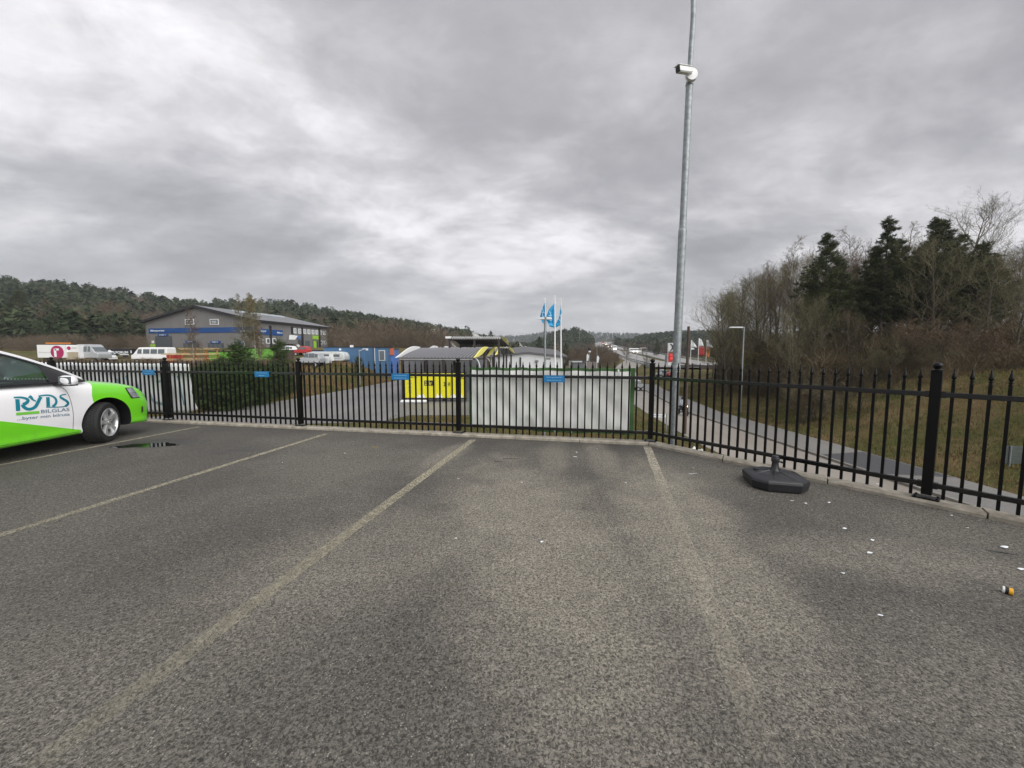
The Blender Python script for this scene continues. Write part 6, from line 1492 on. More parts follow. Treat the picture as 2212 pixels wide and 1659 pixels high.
# ================================================================== TREES
def npmesh(name,V,Fq,mt,k):
    """V (n,3), Fq (m,k)"""
    me=bpy.data.meshes.new(name); V=np.asarray(V,np.float32); Fq=np.asarray(Fq,np.int32)
    me.vertices.add(len(V)); me.vertices.foreach_set('co',V.ravel()); me.loops.add(Fq.size); me.loops.foreach_set('vertex_index',Fq.ravel())
    me.polygons.add(len(Fq)); me.polygons.foreach_set('loop_start',np.arange(0,Fq.size,k,dtype=np.int32)); me.materials.append(mt); me.update(); return me
def slivers(P0,P1,W,rng):
    """flat tapering slivers as triangles P0->P1"""
    P0=np.asarray(P0);P1=np.asarray(P1);W=np.asarray(W)[:,None]; d=P1-P0; r=rng.normal(size=P0.shape); q=np.cross(d,r); q/=np.linalg.norm(q,axis=1,keepdims=True)+1e-9
    V=np.stack([P0-q*W/2,P0+q*W/2,P1],1).reshape(-1,3); return V,np.arange(len(V)).reshape(-1,3)
def bare_proto(seed,H=14,form='round',lean=0.0,tw=.017):
    rng=np.random.default_rng(seed); rs=random.Random(seed)
    trunk=MB(); crown=MB(); S0=[];S1=[];SW=[]
    def grow(p,d,L,r,lvl):
        n=5 if lvl==0 else (4 if lvl==1 else 3); pts=[p.copy()]; dd=d.copy(); q=p.copy()
        for i in range(n):
            wob={0:.035,1:.16,2:.22}.get(lvl,.3); dd=(dd+Vector((rs.gauss(0,wob),rs.gauss(0,wob),rs.gauss(0,wob)*.5))).normalized()
            if lvl>=1: dd.z+=(.16 if form!='birch' else (.14 if lvl<2 else -.10)); dd.normalize()
            q=q+dd*(L/n); pts.append(q.copy())
        if lvl<=1: 
            rr=[r*(1-.93*i/n) for i in range(n+1)]; (trunk if lvl==0 or r>.045 else crown).tube(pts,rr,6 if lvl==0 else 4,False)
        elif lvl==2: crown.tube(pts,[r*(1-.7*i/n) for i in range(n+1)],3,False)
        else:
            for i in range(n): S0.append(tuple(pts[i])); S1.append(tuple(pts[i+1]+(pts[i+1]-pts[i])*.15)); SW.append(r*(1.6-.8*i/n))
        if lvl<4:
            k={0:24 if form!='bush' else 10,1:9,2:5,3:3}[lvl]
            for j in range(k):
                t={0:.22+.78*((j+rs.random())/k) if form!='bush' else .05+.9*((j+rs.random())/k)}.get(lvl,.25+.75*(j+rs.random())/k); t=min(t,.98)
                f=t*n; i=min(int(f),n-1); pp=pts[i].lerp(pts[i+1],f-i); ax=(pts[i+1]-pts[i]).normalized()
                perp=ax.orthogonal().normalized(); perp.rotate(Matrix.Rotation(rs.uniform(0,6.283),3,ax)); 
                ang=math.radians(rs.uniform(28,58) if form!='birch' else rs.uniform(18,42)); nd=(ax*math.cos(ang)+perp*math.sin(ang)).normalized()
                if lvl==0:
                    prof=math.sin(math.pi*min(1,(t*.85+.18)))**.6 if form=='round' else (1-t*.75)
                    LL=H*(.42 if form=='round' else .30 if form=='birch' else .55)*prof*rs.uniform(.8,1.1)
                else: LL=L*rs.uniform(.38,.62)*(1.1-.4*t)
                grow(pp,nd,LL,r*{0:.36,1:.42,2:.42,3:.5}[lvl]*(1-.4*t),lvl+1)
    if form=='bush':
        for k in range(6):
            a=k*1.05+rs.random(); grow(Vector((math.cos(a)*.25,math.sin(a)*.25,0)),Vector((math.cos(a)*.35,math.sin(a)*.35,1)).normalized(),H*rs.uniform(.7,1),.05,0 if k<3 else 1)
    else: grow(Vector((0,0,0)),Vector((lean,0,1)).normalized(),H,(.011 if form!='birch' else .0065)*H+.02,0)
    SW=np.maximum(np.array(SW),tw)
    V,Fq=slivers(S0,S1,SW,rng)
    vb=np.array(crown.v) if crown.v else np.zeros((0,3)); 
    # crown: quads of tubes split to triangles + slivers
    tri=[]; 
    for f in crown.f:
        tri.append(f[:3]); 
        if len(f)==4: tri.append((f[0],f[2],f[3]))
    tri=np.array(tri) if tri else np.zeros((0,3),int)
    return trunk,np.concatenate([vb,V]),np.concatenate([tri,Fq+len(vb)])
def pine_proto(seed,H=15,base=.35,wid=2.6,low=False,dens=1.0,ln=.26):
    rng=np.random.default_rng(seed); rs=random.Random(seed); trunk=MB()
    trunk.tube([(0,0,0),(rs.gauss(0,.06),rs.gauss(0,.06),H*.4),(rs.gauss(0,.1),0,H*.75),(0,0,H)],[.011*H,.009*H,.005*H,.012],8,False)
    C=[];S=[]
    nl_=int(H*(2.2 if low else 3.0)*dens); 
    for i in range(nl_):
        t=base+(1-base)*(i/nl_); z=H*t
        q_=(t-base)/(1-base); prof=(.55+.45*math.sin(math.pi*min(1,q_*1.3)))*(1-q_**4*.72)*(1 if (i//3)%3 else .7) if not low else (1-(t-base)/(1-base))**.8+.08
        for k in range(rs.randint(4,6)):
            a=rs.uniform(0,6.283); L=wid*prof*rs.uniform(.55,1.15); up_=rs.uniform(.05,.5) if not low else rs.uniform(0,.35)
            e=Vector((math.cos(a)*L,math.sin(a)*L,up_*L)); trunk.tube([(0,0,z),(e.x*.5,e.y*.5,z+e.z*.35),(e.x,e.y,z+e.z)],[.028,.018,.008],3,False)
            m_=max(2,int(L/.38))
            for j in range(m_):
                f=.35+.65*(j+.6)/m_; C.append((e.x*f+rs.gauss(0,.12),e.y*f+rs.gauss(0,.12),z+e.z*f+rs.gauss(0,.08)+.05)); S.append(rs.uniform(.7,1.25))
    for k in range(5): C.append((rs.gauss(0,.1),rs.gauss(0,.1),H+k*.12-.2)); S.append(.8)
    C=np.array(C); S=np.array(S); nb_=32
    d=rng.normal(size=(len(C),nb_,3)); d[:,:,2]=np.abs(d[:,:,2])*.7+.05; d/=np.linalg.norm(d,axis=2,keepdims=True)
    P0=(C[:,None,:]+d*.03+rng.normal(size=d.shape)*.07).reshape(-1,3); P1=P0+(d*ln*S[:,None,None]*rng.uniform(.7,1.3,size=(len(C),nb_,1))).reshape(-1,3)
    V,Fq=slivers(P0,P1,np.full(len(P0),.055 if not low else .045),rng); return trunk,V,Fq
PROTO={}
def make_proto(key,kind,**k):
    if kind=='bare': tr,V,Fq=bare_proto(**k)
    else: tr,V,Fq=pine_proto(**k)
    PROTO[key]=(tr,V,Fq)
def proto_meshes(key,trunkmat,crownmat):
    tr,V,Fq=PROTO[key]; return tr.mesh('trunk',M[trunkmat],True,False),npmesh('crown',V,Fq,M[crownmat],3)
make_proto('b1','bare',seed=11,H=14,form='round'); make_proto('b2','bare',seed=12,H=14,form='round'); make_proto('b3','bare',seed=23,H=14,form='round')
make_proto('br1','bare',seed=31,H=14,form='birch'); make_proto('br2','bare',seed=37,H=14,form='birch')
make_proto('bu1','bare',seed=41,H=5,form='bush'); make_proto('bu2','bare',seed=47,H=5,form='bush')
for a_,b_,c_ in (('b1',11,'round'),('b2',12,'round'),('b3',23,'round'),('br1',31,'birch'),('br2',37,'birch')): make_proto(a_+'f','bare',seed=b_,H=14,form=c_,tw=.055)
make_proto('p1','pine',seed=51,H=15,base=.36,wid=2.7); make_proto('p2','pine',seed=52,H=15,base=.33,wid=2.2); make_proto('p3','pine',seed=53,H=15,base=.30,wid=3.1)
make_proto('yp1','pine',seed=61,H=3.6,base=.04,wid=1.15,low=True,dens=2.2,ln=.17); make_proto('yp2','pine',seed=62,H=3.6,base=.04,wid=1.0,low=True,dens=2.2,ln=.17)
make_proto('sp','pine',seed=71,H=14,base=.10,wid=3.0,low=True,dens=1.2,ln=.32)
MM={}
def tree(key,tm,cm,x,y,H,label,name,cat='tree',group=None,rz=None,sxy=1.0,leafmat=None,zoff=-.1,parts=('trunk','crown')):
    if y>72 and key+'f' in PROTO: key=key+'f'
    k=(key,tm,cm)
    if k not in MM: MM[k]=proto_meshes(key,tm,cm)
    H0={'bu1':5,'bu2':5,'yp1':3.6,'yp2':3.6,'p1':15,'p2':15,'p3':15}.get(key,14)
    s_=H/H0; t=empty(name,(x,y,gz(x,y)+zoff),random.uniform(0,6.28) if rz is None else rz,label=label,cat=cat,group=group); t.scale=(s_*sxy,s_*sxy,s_)
    a=link(parts[0],MM[k][0],t); b=link(parts[1],MM[k][1],t)
    if leafmat:
        kk=(key,'leaf',leafmat)
        if kk not in MM:
            V=PROTO[key][1]; Fq=PROTO[key][2]; rng=np.random.default_rng(5); pick=rng.choice(len(Fq)-1,int(min(len(Fq)*.30,1600)),replace=False); c=V[Fq[pick,2]]
            d=rng.normal(size=c.shape)*.045/s_; e=rng.normal(size=c.shape)*.045/s_; VV=np.stack([c,c+d,c+e],1).reshape(-1,3); MM[kk]=npmesh('leaves',VV,np.arange(len(VV)).reshape(-1,3),M[leafmat],3)
        link('leaves',MM[kk],t)
    return t
random.seed(77)
G_W='bare trees and pines of the wood beyond the road'
# named, recognisable ones of the right-hand wood  (px, top y, depth)
def woodtree(key,tm,cm,px,ytop,Y,label,name,sxy=1.0,leaf=None,grp=G_W):
    b=at(px,ytop,Y); g=gz(b.x,Y); return tree(key,tm,cm,b.x,Y,b.z-g,label,name,group=grp,sxy=sxy,leafmat=leaf)
woodtree('p1','bark','needles',1788,508,40,'dense dark pine at the left of the wood beyond the road','pine_tree',.95)
woodtree('p2','bark','needles',1920,474,40,'tallest narrow pine near the middle of the wood, with a ragged top','pine_tree',.95)
woodtree('p3','bark','needles',2040,480,39,'broad dark pine right of the tallest narrow pine','pine_tree',1.05)
woodtree('p1','bark','needles',2022,474,41,'pine just behind the broad dark pine, its top showing at the left','pine_tree',.8)
woodtree('p2','bark','needles',2125,525,38.5,'lower brownish pine at the right of the wood','pine_tree',1.1)
woodtree('p2','bark','needles',1850,575,50,'thin pine half hidden between the left pine and the tallest pine','pine_tree',.8)
woodtree('p3','bark','needles',1868,620,41,'lower pine showing dark under the bare crowns in mid wood','pine_tree',.8)
for px_,yt,Y in ((1760,600,47),(1815,560,41),(1895,535,42),(1945,520,41),(1985,540,41),(2075,510,41),(2098,560,40),(2150,550,40),(1830,630,40),(1930,650,42),(2010,650,42),(2090,660,40)):
    woodtree(random.choice(['p1','p2','p3']),'bark','needles',px_,yt,Y,'dark pine standing among bare trees in the wood beyond the road','pine_tree',random.uniform(.85,1.1))
woodtree('p1','bark','needles',1745,640,52,'small dark pine behind the bare trees at the left of the wood','pine_tree',.8)
woodtree('b1','bark','twig',1598,612,54,'rounded bare tree at the left end of the wood, with a fan of pale twigs','bare_tree',1.25)
woodtree('b3','bark','twig',1570,655,50,'lower rounded bare tree at the very left edge of the wood','bare_tree',1.2)
woodtree('br1','birch','twig_red',1700,520,50,'tall slender birch with reddish twigs left of the leftmost pine','birch_tree',1.0)
woodtree('br2','birch','twig_red',1668,575,52,'second slender birch further left, lower than its neighbour','birch_tree',1.0)
woodtree('br1','birch','twig_red',1862,500,54,'tall birch with a pale reddish crown between two pines','birch_tree',1.1)
woodtree('b2','bark','twig',2078,455,50,'tallest bare tree, its pale crown rising behind the broad pine','bare_tree',1.15)
woodtree('b1','bark','twig',2040,520,36,'big bare tree with curving limbs in front of the broad pine','bare_tree',1.1)
woodtree('b3','bark','twig',2140,560,34,'bare tree with grey limbs in front of the brownish pine','bare_tree',1.1)
woodtree('br2','bark','twig_red',2195,530,44,'slim reddish bare tree at the right edge of the picture','bare_tree',1.0)
woodtree('br1','bark','twig',1960,500,52,'slim bare tree right behind the tallest narrow pine','bare_tree',1.0)
woodtree('b2','bark','twig',2215,560,33,'bare tree cut by the right edge of the picture','bare_tree',1.0)
woodtree('b2','bark','twig',1730,650,40,'low bare tree left of the leftmost pine, near the slope','bare_tree',1.1)
woodtree('bu1','bark','twig',1560,705,57,'yellow-leaved bush tree at the left foot of the wood','small_tree',1.1,'yellow_leaf')
woodtree('bu2','bark','twig',1640,735,47,'yellowing shrub behind the slim street lamp','shrub',1.2,'yellow_leaf')
woodtree('bu1','bark','twig_red',2020,680,33,'brown-leaved young tree under the big bare tree','small_tree',1.3,'brown_leaf')
woodtree('bu2','bark','twig_red',2100,690,31,'brown-leaved young tree left of the last fence post','small_tree',1.2,'brown_leaf')
k=0
for row,(Y0,yt0,n_) in enumerate(((32,750,20),(36,690,8),(41,620,12),(47,570,20),(54,560,22),(62,570,18))):
    for i in range(n_):
        px_=1545+(2300-1545)*(i+random.random())/n_
        if row<2: px_=max(px_,1690+random.uniform(0,60)); 
        Y=Y0+random.uniform(-1.5,2.5)+ (6 if px_<1700 else 0)
        env=np.interp(px_,[1535,1600,1700,1800,1900,2050,2100,2160,2300],[680,628,570,545,530,520,530,545,540]); yt=max(env,yt0+random.uniform(-50,45))
        if row==0:
            key=random.choice(['bu1','bu2']); cm=random.choice(['twig','undergrowth','twig']); yt=random.uniform(720,770); b=at(px_,yt,Y); lf=random.choice([None,None,None,'brown_leaf'])
            tree(key,'bark',cm,b.x,Y,min(3.4,max(2.0,b.z-gz(b.x,Y))),'tangled bare bush in the undergrowth at the edge of the wood','bush','bush',group='bushes at the edge of the wood',sxy=random.uniform(1.0,1.4),leafmat=lf,parts=('stems','twigs'))
        else:
            key=random.choice(['b1','b2','b3','br1','br2','b1']); cm=random.choice(['twig','twig','twig_red']); tm='birch' if key=='br1' and random.random()<.35 else 'bark'
            b=at(px_,yt,Y); tree(key,tm,cm,b.x,Y,b.z-gz(b.x,Y),'bare tree '+{36:'in the front row',41:'in the second row',47:'in the middle',54:'far back',62:'at the very back'}[Y0]+' of the wood, '+[l for x_,l in ((1620,'at its left end'),(1700,'below the slender birches'),(1770,'left of the leftmost dark pine'),(1830,'around the leftmost dark pine'),(1900,'between its two tall pines'),(1965,'around the tallest narrow pine'),(2060,'around the broad dark pine'),(2150,'right of the broad dark pine'),(9999,'at the right edge')) if px_<x_][0],'bare_tree',group=G_W,sxy=random.uniform(.8,1.15))
# dense background of the wood
# ---- young pines behind the fence
for i,(px_,yt,Y,sx_) in enumerate(((418,800,29,1.3),(440,792,27,1.2),(462,786,30,1.3),(488,790,28,1.2),(512,748,30.5,1.2),(538,785,29,1.3),(505,800,26.5,1.2),(560,788,32,1.2),(585,790,33,1.2),(603,742,36,.9),(535,772,34,1.1),(478,775,34,1.1),(452,800,25.8,1.1),(620,800,35,1.0),(428,815,26,1.0),(553,812,29,1.1),(572,818,31,1.1),(408,812,27,1.2),(445,808,27.5,1.3),(470,803,27,1.3),(496,806,28,1.3),(522,804,29,1.3),(548,800,30,1.2),(590,812,33,1.2),(605,800,34,1.1),(580,800,32.5,1.2))):
    b=at(px_,yt,Y); g=gz(b.x,Y); lab={4:'tallest young pine of the dark thicket, in front of the green container',9:'slim young pine right of the green container',8:'young pine at the right end of the dark thicket'}.get(i,'dark young pine in the dense thicket behind the fence')
    tree('yp1' if i%2 else 'yp2','bark','young_needles',b.x,Y,b.z-g+.1,lab,'young_pine','pine',group='young pines in the thicket behind the fence',sxy=sx_*1.15)
b=at(774,773,52); tree('yp2','bark','needles',b.x,52,b.z-gz(b.x,52)+.1,'lone small spruce in front of the blue cabin','young_pine','spruce',sxy=1.2)
b=at(650,800,44); tree('yp1','bark','needles',b.x,44,b.z-gz(b.x,44)+.1,'small pine on the grass below the caravans','young_pine','pine',sxy=1.1)
# ---- birches in front of the hall
for px_,yt,Y,key,lab,cm in ((412,672,44,'br2','bare birch with a thin white trunk in front of the middle of the grey hall','twig_red'),(523,640,46,'br1','left of the three white birch trunks at the right corner of the hall','twig'),(537,640,48,'br2','middle and tallest of the three white birches at the corner of the hall','twig'),(545,640,46,'br1','right of the three white birch trunks at the corner of the hall','twig'),(560,700,42,'br2','small bare birch in front of the side wall of the hall','twig_red')):
    b=at(px_,yt,Y); tree(key+'f','birch',cm,b.x,Y,b.z-gz(b.x,Y),lab,'birch_tree','birch',group='birches in front of the hall',sxy=.9,leafmat='yellow_leaf' if px_==537 else None)
for px_,yt,Y in ((470,800,36),(500,792,38),(530,790,36),(560,780,40),(590,790,38),(615,785,44),(400,775,42),(430,778,44),(370,778,46),(340,780,47),(310,780,48),(280,781,49),(250,780,50),(222,781,50),(195,779,50),(165,777,50),(140,779,50),(115,780,50),(90,780,50),(640,790,46)):
    b=at(px_,yt,Y); tree(random.choice(['bu1','bu2']),'bark','twig_red',b.x,Y,max(1.2,b.z-gz(b.x,Y)+.2),'low reddish-brown bare scrub in front of the yard','scrub_bush','bush',group='scrub bushes below the yard',sxy=random.uniform(1.2,1.9),leafmat='brown_leaf' if random.random()<.3 else None,parts=('stems','twigs'))
# ---- trees around the far plain
for px_,yt,Y,key,cm,lab,tm in ((1118,738,105,'p3','needles','dark bushy pine left of the dark red cottage','bark'),(1108,745,95,'p3','needles','dark green tree beside the yellow-finned canopies','bark'),(1222,742,150,'sp','needles','dark spruce right of the flagpoles','bark'),(1165,728,165,'sp','needles','spruce above the white hall roof','bark'),
    (1390,748,180,'b2','twig_red','bare tree on the far side of the highway bank','bark'),(1355,752,135,'b1','twig_red','bare round tree at the foot of the highway bank','bark'),(1398,768,100,'b3','twig','bare tree on the grass bank below the highway','bark'),(1290,757,140,'b2','twig_red','reddish bare tree beyond the white beach flags','bark'),(1318,765,120,'b3','twig_red','low reddish bare tree between the beach flags and the highway','bark'),
    (1330,768,112,'b1','twig_red','reddish bare bush tree left of the highway bank','bark'),(1270,748,150,'b3','twig_red','bare tree above the round-headed mast','bark'),(1420,733,210,'sp','needles','dark spruce beyond the highway, left of the price sign','bark')):
    b=at(px_,yt,Y); tree(key,tm,cm,b.x,Y,b.z-gz(b.x,Y),lab,'tree','tree',sxy=1.3)
for i in range(46):
    px_=random.uniform(1405,1600) if i<26 else random.uniform(1235,1345); Y=random.uniform(78,125) if i<26 else random.uniform(125,170); yt=np.interp(px_,[1400,1500,1560],[775,745,730])+random.uniform(-8,12) if i<26 else random.uniform(757,772)
    b=at(px_,yt,Y)
    if min(np.hypot(hwa[:,0]-b.x,hwa[:,1]-Y))<14 or (i<26 and px_<1485 and Y<104 and yt<790): Y=135 if i<26 else Y; b=at(px_,max(yt,772) if px_<1500 else yt,Y)
    if min(np.hypot(hwa[:,0]-b.x,hwa[:,1]-Y))<14: continue
    tree(random.choice(['b1','b2','b3','bu1']),'bark','twig_red',b.x,Y,max(2,b.z-gz(b.x,Y)),'bare brown tree in the rows beside the highway','bare_tree',group='bare trees in the valley beside the highway',sxy=1.3)
# ---- front row of the left-hand forest
fr_=[(38,628,112,'sp','needles','dark tall spruce at the far left of the hillside forest','spruce_tree','bark'),(95,655,108,'br2','twig_red','leafless birch with a forked white trunk at the left of the forest','birch_tree','birch'),(112,648,112,'br1','twig_red','second pale-trunked birch beside the forked one','birch_tree','birch'),
 (150,668,114,'sp','needles','dark spruce right of the pale birches','spruce_tree','bark'),(190,690,112,'p3','needles','dark green pine above the motorhome','pine_tree','bark'),(215,672,118,'p3','needles','broad dark pine above the ELFORUM trailer','pine_tree','bark'),(275,690,116,'br2','twig','pale-stemmed birch above the minibus','birch_tree','birch'),(296,700,112,'p3','needles','dark bushy pine just left of the grey hall','pine_tree','bark'),
 (250,655,125,'b2','twig_red','tall bare reddish tree behind the black trailer','bare_tree','bark'),(70,690,106,'b1','twig','bare olive tree near the left lamp','bare_tree','bark'),(12,680,104,'b2','twig','bare tree at the left picture edge','bare_tree','bark'),(310,715,120,'sp','needles','small dark spruce beside the left corner of the hall','spruce_tree','bark'),(170,700,108,'b3','twig_red','bare brown tree behind the white boxes','bare_tree','bark'),(240,715,106,'b1','twig_red','low bare tree above the black trailer','bare_tree','bark'),
 (548,652,118,'b3','twig','broad bare tree with yellowish leaves above the hall roof','bare_tree','bark'),(425,668,150,'b2','twig','bare tree with a few yellow leaves above the gable','bare_tree','bark'),(860,690,175,'br1','twig','wide pale bare tree above the blue cabin','bare_tree','bark'),(905,705,170,'br2','twig','pale bare birch above the orange panel','birch_tree','birch'),(1060,716,190,'sp','needles','spruce at the right end of the ridge above the tall dark canopy','spruce_tree','bark'),(1045,722,200,'p2','needles','pine left of the last spruce on the ridge','pine_tree','bark'),
 (760,720,150,'b1','twig','olive bare tree behind the blue cabin roof','bare_tree','bark'),(805,725,150,'b2','twig','round bare tree above the blue cabin','bare_tree','bark'),(720,705,155,'b3','twig_red','bare brown tree right of the grey hall','bare_tree','bark')]
for px_,yt,Y,key,cm,lab,nm,tm in fr_:
    b=at(px_,yt,Y); tree(key,tm,cm,b.x,Y,b.z-gz(b.x,Y),lab,nm,'tree',sxy=1.15,leafmat='yellow_leaf' if 'yellow' in lab else None)

# ---- the mass of the forest (reads as one mass)
rng=np.random.default_rng(42)
def flake_conifer(n=64):
    z=rng.uniform(0,1,n)**.8; r=(1-z)**.75*.24+.02; a=rng.uniform(0,6.283,n); c=np.stack([r*np.cos(a)*rng.uniform(.3,1,n),r*np.sin(a)*rng.uniform(.3,1,n),z*.88+.12],1)
    d=np.stack([np.cos(a),np.sin(a),-.25+0*a],1)*.11+rng.normal(size=(n,3))*.02; e=rng.normal(size=(n,3))*.05; V=np.stack([c-d*.3-e,c-d*.3+e,c+d],1).reshape(-1,3)
    t=np.array([[-.012,0,0],[.012,0,0],[0,0,1.0]]); return np.concatenate([V,t])
def flake_pine(n=64):
    z=rng.beta(2.2,1.7,n); r=np.sin(np.pi*np.clip(z*.85+.15,0,1))*.24; a=rng.uniform(0,6.283,n); q=rng.uniform(.2,1,n); c=np.stack([r*q*np.cos(a),r*q*np.sin(a),z*.62+.38],1)
    d=rng.normal(size=(n,3))*.06; e=rng.normal(size=(n,3))*.055; V=np.stack([c,c+d,c+e],1).reshape(-1,3); t=np.array([[-.014,0,0],[.014,0,0],[0,0,.9],[0,-.012,0],[0,.012,0],[0,0,.9]]); return np.concatenate([V,t])
def flake_bare(n=110):
    h=rng.uniform(.15,.75,n); a=rng.uniform(0,6.283,n); up=rng.uniform(.5,1.5,n); L=rng.uniform(.12,.34,n); r0=rng.uniform(0,.13,n)
    P0=np.stack([r0*np.cos(a),r0*np.sin(a),h],1); d=np.stack([np.cos(a),np.sin(a),up],1); d/=np.linalg.norm(d,axis=1,keepdims=True); P1=P0+d*L[:,None]; P1[:,2]=np.minimum(P1[:,2],1.0)
    V,_=slivers(P0,P1,rng.uniform(.010,.022,n),rng); t=np.array([[-.012,0,0],[.012,0,0],[0,0,.8]]); return np.concatenate([V,t])
def flake_fine(n=230):
    h=rng.uniform(.0,.7,n); a=rng.uniform(0,6.283,n); up=rng.uniform(.3,2.2,n); L=rng.uniform(.12,.38,n); r0=rng.uniform(0,.25,n)
    P0=np.stack([r0*np.cos(a),r0*np.sin(a),h],1); b=a+rng.normal(size=n)*1.2; d=np.stack([np.cos(b),np.sin(b),up],1); d/=np.linalg.norm(d,axis=1,keepdims=True); V,_=slivers(P0,P0+d*L[:,None],rng.uniform(.005,.011,n),rng); return V
banks={'n':[flake_fine() for _ in range(8)],'c':[flake_conifer(80) for _ in range(5)]+[flake_pine(80) for _ in range(6)],'b':[flake_bare() for _ in range(8)]}
def scatter(name,label,pts,H,kind,mt):
    Vs=[]
    idx=rng.integers(0,len(banks[kind]),len(pts)); 
    for b_ in range(len(banks[kind])):
        m_=idx==b_; p=pts[m_]; h=H[m_]
        if len(p)==0: continue
        base=banks[kind][b_]; th=rng.uniform(0,6.283,len(p)); ca,sa=np.cos(th),np.sin(th); w_=rng.uniform(.85,1.3,len(p))*h
        x=base[None,:,0]*ca[:,None]-base[None,:,1]*sa[:,None]; y=base[None,:,0]*sa[:,None]+base[None,:,1]*ca[:,None]
        Vs.append(np.stack([x*w_[:,None]+p[:,0:1],y*w_[:,None]+p[:,1:2],base[None,:,2]*h[:,None]+p[:,2:3]-.3],-1).reshape(-1,3))
    V=np.concatenate(Vs); me=npmesh(name,V,np.arange(len(V)).reshape(-1,3),mt,3); return link(name,me,label=label,kind='stuff')
def field(n,ux,yf,excl=17):
    u=rng.uniform(U(ux[0]),U(ux[1]),n); cb=np.interp(u,_ru,_rb); cy=np.interp(u,_ru,_ry); k=rng.uniform(yf[0],yf[1],n); k=np.sign(k)*np.abs(k)**.85; Y=cb+(cy-cb)*k; X=u*Y; Z=hf(X,Y)
    dm=np.full(n,1e9)
    for p in hwa: dm=np.minimum(dm,np.hypot(X-p[0],Y-p[1]))
    ok=(dm>excl)&~((X>-108)&(X<-52)&(Y>96)&(Y<142)); 
    return u[ok],k[ok],np.stack([X,Y,Z],1)[ok]
u,k,p=field(5600,(-500,1075),(-.10,1.08)); px_=u*F+CX
pc=np.clip(.26+.9*(k-.48)*1.8,0.05,.82); pc=np.where(px_<330,np.clip(.30+.45*(k-.3),.2,.72),pc); nz=vnoise(p[:,0]*.035,p[:,1]*.035,8); pc=np.clip(pc+(nz-.5)*.9,.03,.97)
isC=rng.uniform(size=len(u))<pc; Hh=rng.uniform(8.5,14.5,len(u))
scatter('conifer_forest','dark conifer forest covering the left-hand hillside',p[isC],Hh[isC],'c',M['needles_far'])
scatter('bare_forest','brown leafless forest on the lower slope of the left-hand hillside',p[~isC],Hh[~isC]*.95,'b',M['twigs_far'])
u,k,p=field(3600,(1075,1640),(-.0,1.1),20); isC=rng.uniform(size=len(u))<np.clip(.15+1.1*k,.1,.93); Hh=rng.uniform(9,14,len(u))
scatter('conifer_forest','distant dark wooded hills on both sides of the highway',p[isC],Hh[isC],'c',M['needles_far'])
scatter('bare_forest','distant brown woods low in the valley around the highway',p[~isC],Hh[~isC],'b',M['twigs_far'])
# valley floor woods
n=420; u=rng.uniform(U(1090),U(1345),n); Y=rng.uniform(175,340,n); X=u*Y; dm=np.full(n,1e9)
for q in hwa: dm=np.minimum(dm,np.hypot(X-q[0],Y-q[1]))
ok=dm>20; p=np.stack([X,Y,hf(X,Y)],1)[ok]; scatter('bare_woods','reddish-brown leafless woods behind the white hall',p,rng.uniform(7,11,ok.sum()),'b',M['twigs_far'])
# scrub and young trees in front of the forest
def scrub(name,label,n,px0,px1,Y0,Y1,h0,h1,mt='twigs_far',ok_=None):
    u=rng.uniform(U(px0),U(px1),n); Y=rng.uniform(Y0,Y1,n); X=u*Y; p=np.stack([X,Y,hf(X,Y)],1); m_=~((X>-108)&(X<-52)&(Y>92)&(Y<142)); scatter(name,label,p[m_],rng.uniform(h0,h1,m_.sum()),'n',M[mt])
scrub('forest_edge_scrub','brown scrub along the foot of the forest behind the parked trailers',800,-300,322,84,126,1.5,5)
u=rng.uniform(U(-300),U(322),260); Y=rng.uniform(95,128,260); X=u*Y; m_=~((X>-108)&(X<-52)); p=np.stack([X,Y,hf(X,Y)],1)[m_]; scatter('forest_edge_pines','dark young conifers mixed along the foot of the forest',p,rng.uniform(5,11,m_.sum()),'c',M['needles_far'])
scrub('forest_edge_scrub','brown scrub behind the blue cabins',420,708,1060,100,165,3,8)
scrub('low_scrub','low brown scrub between the yard vehicles and the bank',300,60,640,48,56,.7,1.6,'twig_red')
# far ridge
n=2600; u=rng.uniform(U(950),U(1700),n); Y=rng.uniform(1050,1560,n); X=u*Y; p=np.stack([X,Y,hf(X,Y)],1); scatter('far_forest','blue-grey wooded ridge on the horizon',p,rng.uniform(13,22,n),'c',M['needles_far'])
# thicket filling the right-hand wood
n=1900; u=rng.uniform(U(1555),U(2600),n); Y=np.where(u>U(1720),rng.uniform(29.5,85,n),rng.uniform(39,85,n)); X=u*Y; Hh=rng.uniform(1.6,6,n)*np.where(u<U(1640),.75,1)*np.where(Y<34,.55,1); kp=X>26.5; X=X[kp];Y=Y[kp];Hh=Hh[kp]; p=np.stack([X,Y,hf(X,Y)],1)
scatter('undergrowth','dense brown undergrowth filling the wood beyond the road',p,Hh,'n',M['undergrowth'])

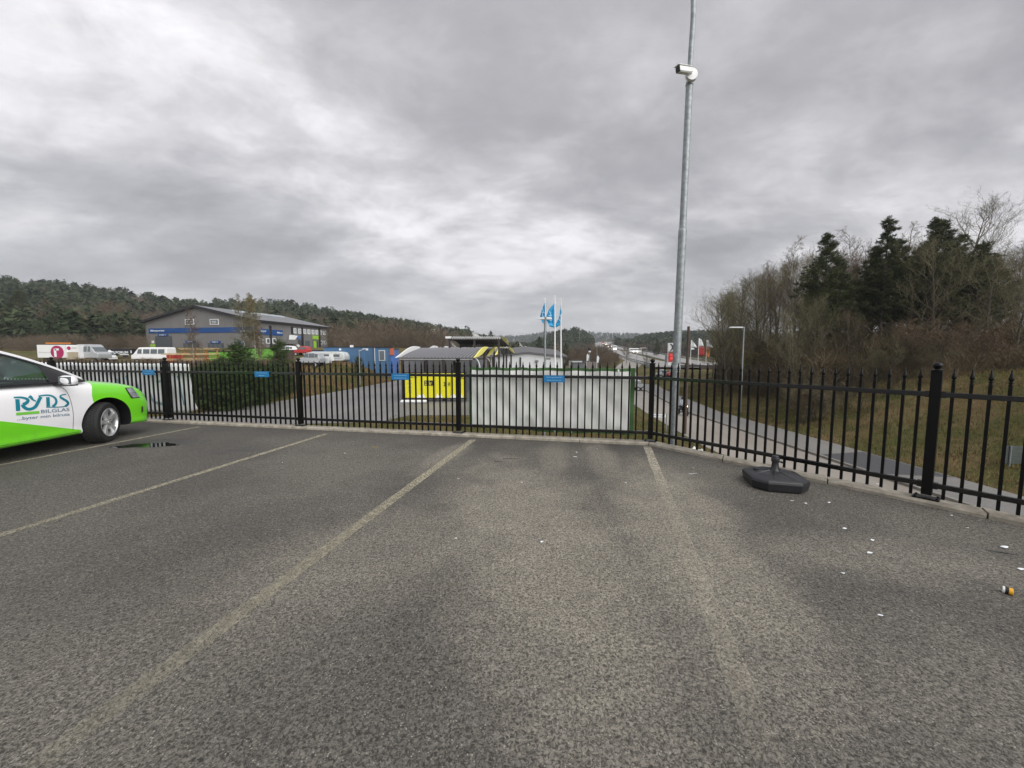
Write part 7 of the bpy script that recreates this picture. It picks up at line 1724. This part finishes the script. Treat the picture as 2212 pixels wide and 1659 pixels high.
# ================================================================== GRASS
def blades(name,label,X,Y,h0,h1,w_,mt,zadd=0):
    n=len(X); Z=hf(X,Y)+zadd; a=rng.uniform(0,6.283,n); P0=np.stack([X,Y,Z-.02],1); h=rng.uniform(h0,h1,n); ln=rng.uniform(.1,.7,n)*h; b_=rng.uniform(0,6.283,n)
    P1=P0+np.stack([ln*np.cos(b_),ln*np.sin(b_),h],1); V,Fq=slivers(P0,P1,np.full(n,w_),rng); return link(name,npmesh(name,V,Fq,mt,3),label=label,kind='stuff')
def scat_slope(n,x0,x1,y0,y1):
    Y=rng.uniform(y0,y1,n); X=rng.uniform(x0,x1,n)+np.interp(Y,[25,38,62,85,120],[0,0,3.8,9.9,22.6]); return X,Y
X,Y=scat_slope(90000,21.1,40,12,62); m_=vnoise(X*.5,Y*.5,2)>.42
blades('grass','rough green grass on the slope beyond the sidewalk',X[m_],Y[m_],.08,.30,.035,M['blade']); blades('dry_grass','brown grass and fallen leaves on the slope beyond the sidewalk',X[~m_],Y[~m_],.06,.25,.045,M['blade_brown'])
X,Y=scat_slope(30000,2.5,12.2,6.5,40); blades('grass','green grass on the bank between the fence and the road',X,Y,.06,.22,.03,M['blade'])
X=rng.uniform(-7.4,6,26000); Y=rng.uniform(14,24.2,26000); blades('grass','short green grass strip below the fence',X,Y,.04,.14,.03,M['blade'])
n=60000; X=rng.uniform(-46,-15.5,n); Y=rng.uniform(24,62,n); ok=X<np.interp(Y,[24,30,40,55,66],[-20.9,-19.5,-18.0,-16.7,-16.0]); m_=(vnoise(X*.4,Y*.4,4)>.5)
blades('grass','rough grass bank between the yard drive and the parked caravans',X[ok&m_],Y[ok&m_],.10,.35,.05,M['blade']); blades('dry_grass','dry brown grass on the bank below the caravans',X[ok&~m_],Y[ok&~m_],.15,.55,.05,M['blade_brown'])

# ================================================================== HAZE
mb=MB(); mb.box((0,900,55),(3000,2100,132)); hm_=bpy.data.materials.new('haze_air'); hm_.use_nodes=True; t_=hm_.node_tree; t_.nodes.remove(t_.nodes['Principled BSDF'])
pv=t_.nodes.new('ShaderNodeVolumePrincipled'); pv.inputs['Color'].default_value=(.86,.92,1,1); pv.inputs['Density'].default_value=.00022; t_.links.new(pv.outputs[0],t_.nodes['Material Output'].inputs['Volume'])
hz_o=mb.obj('haze',hm_,kind='stuff'); hz_o['label']='thin grey haze filling the valley'
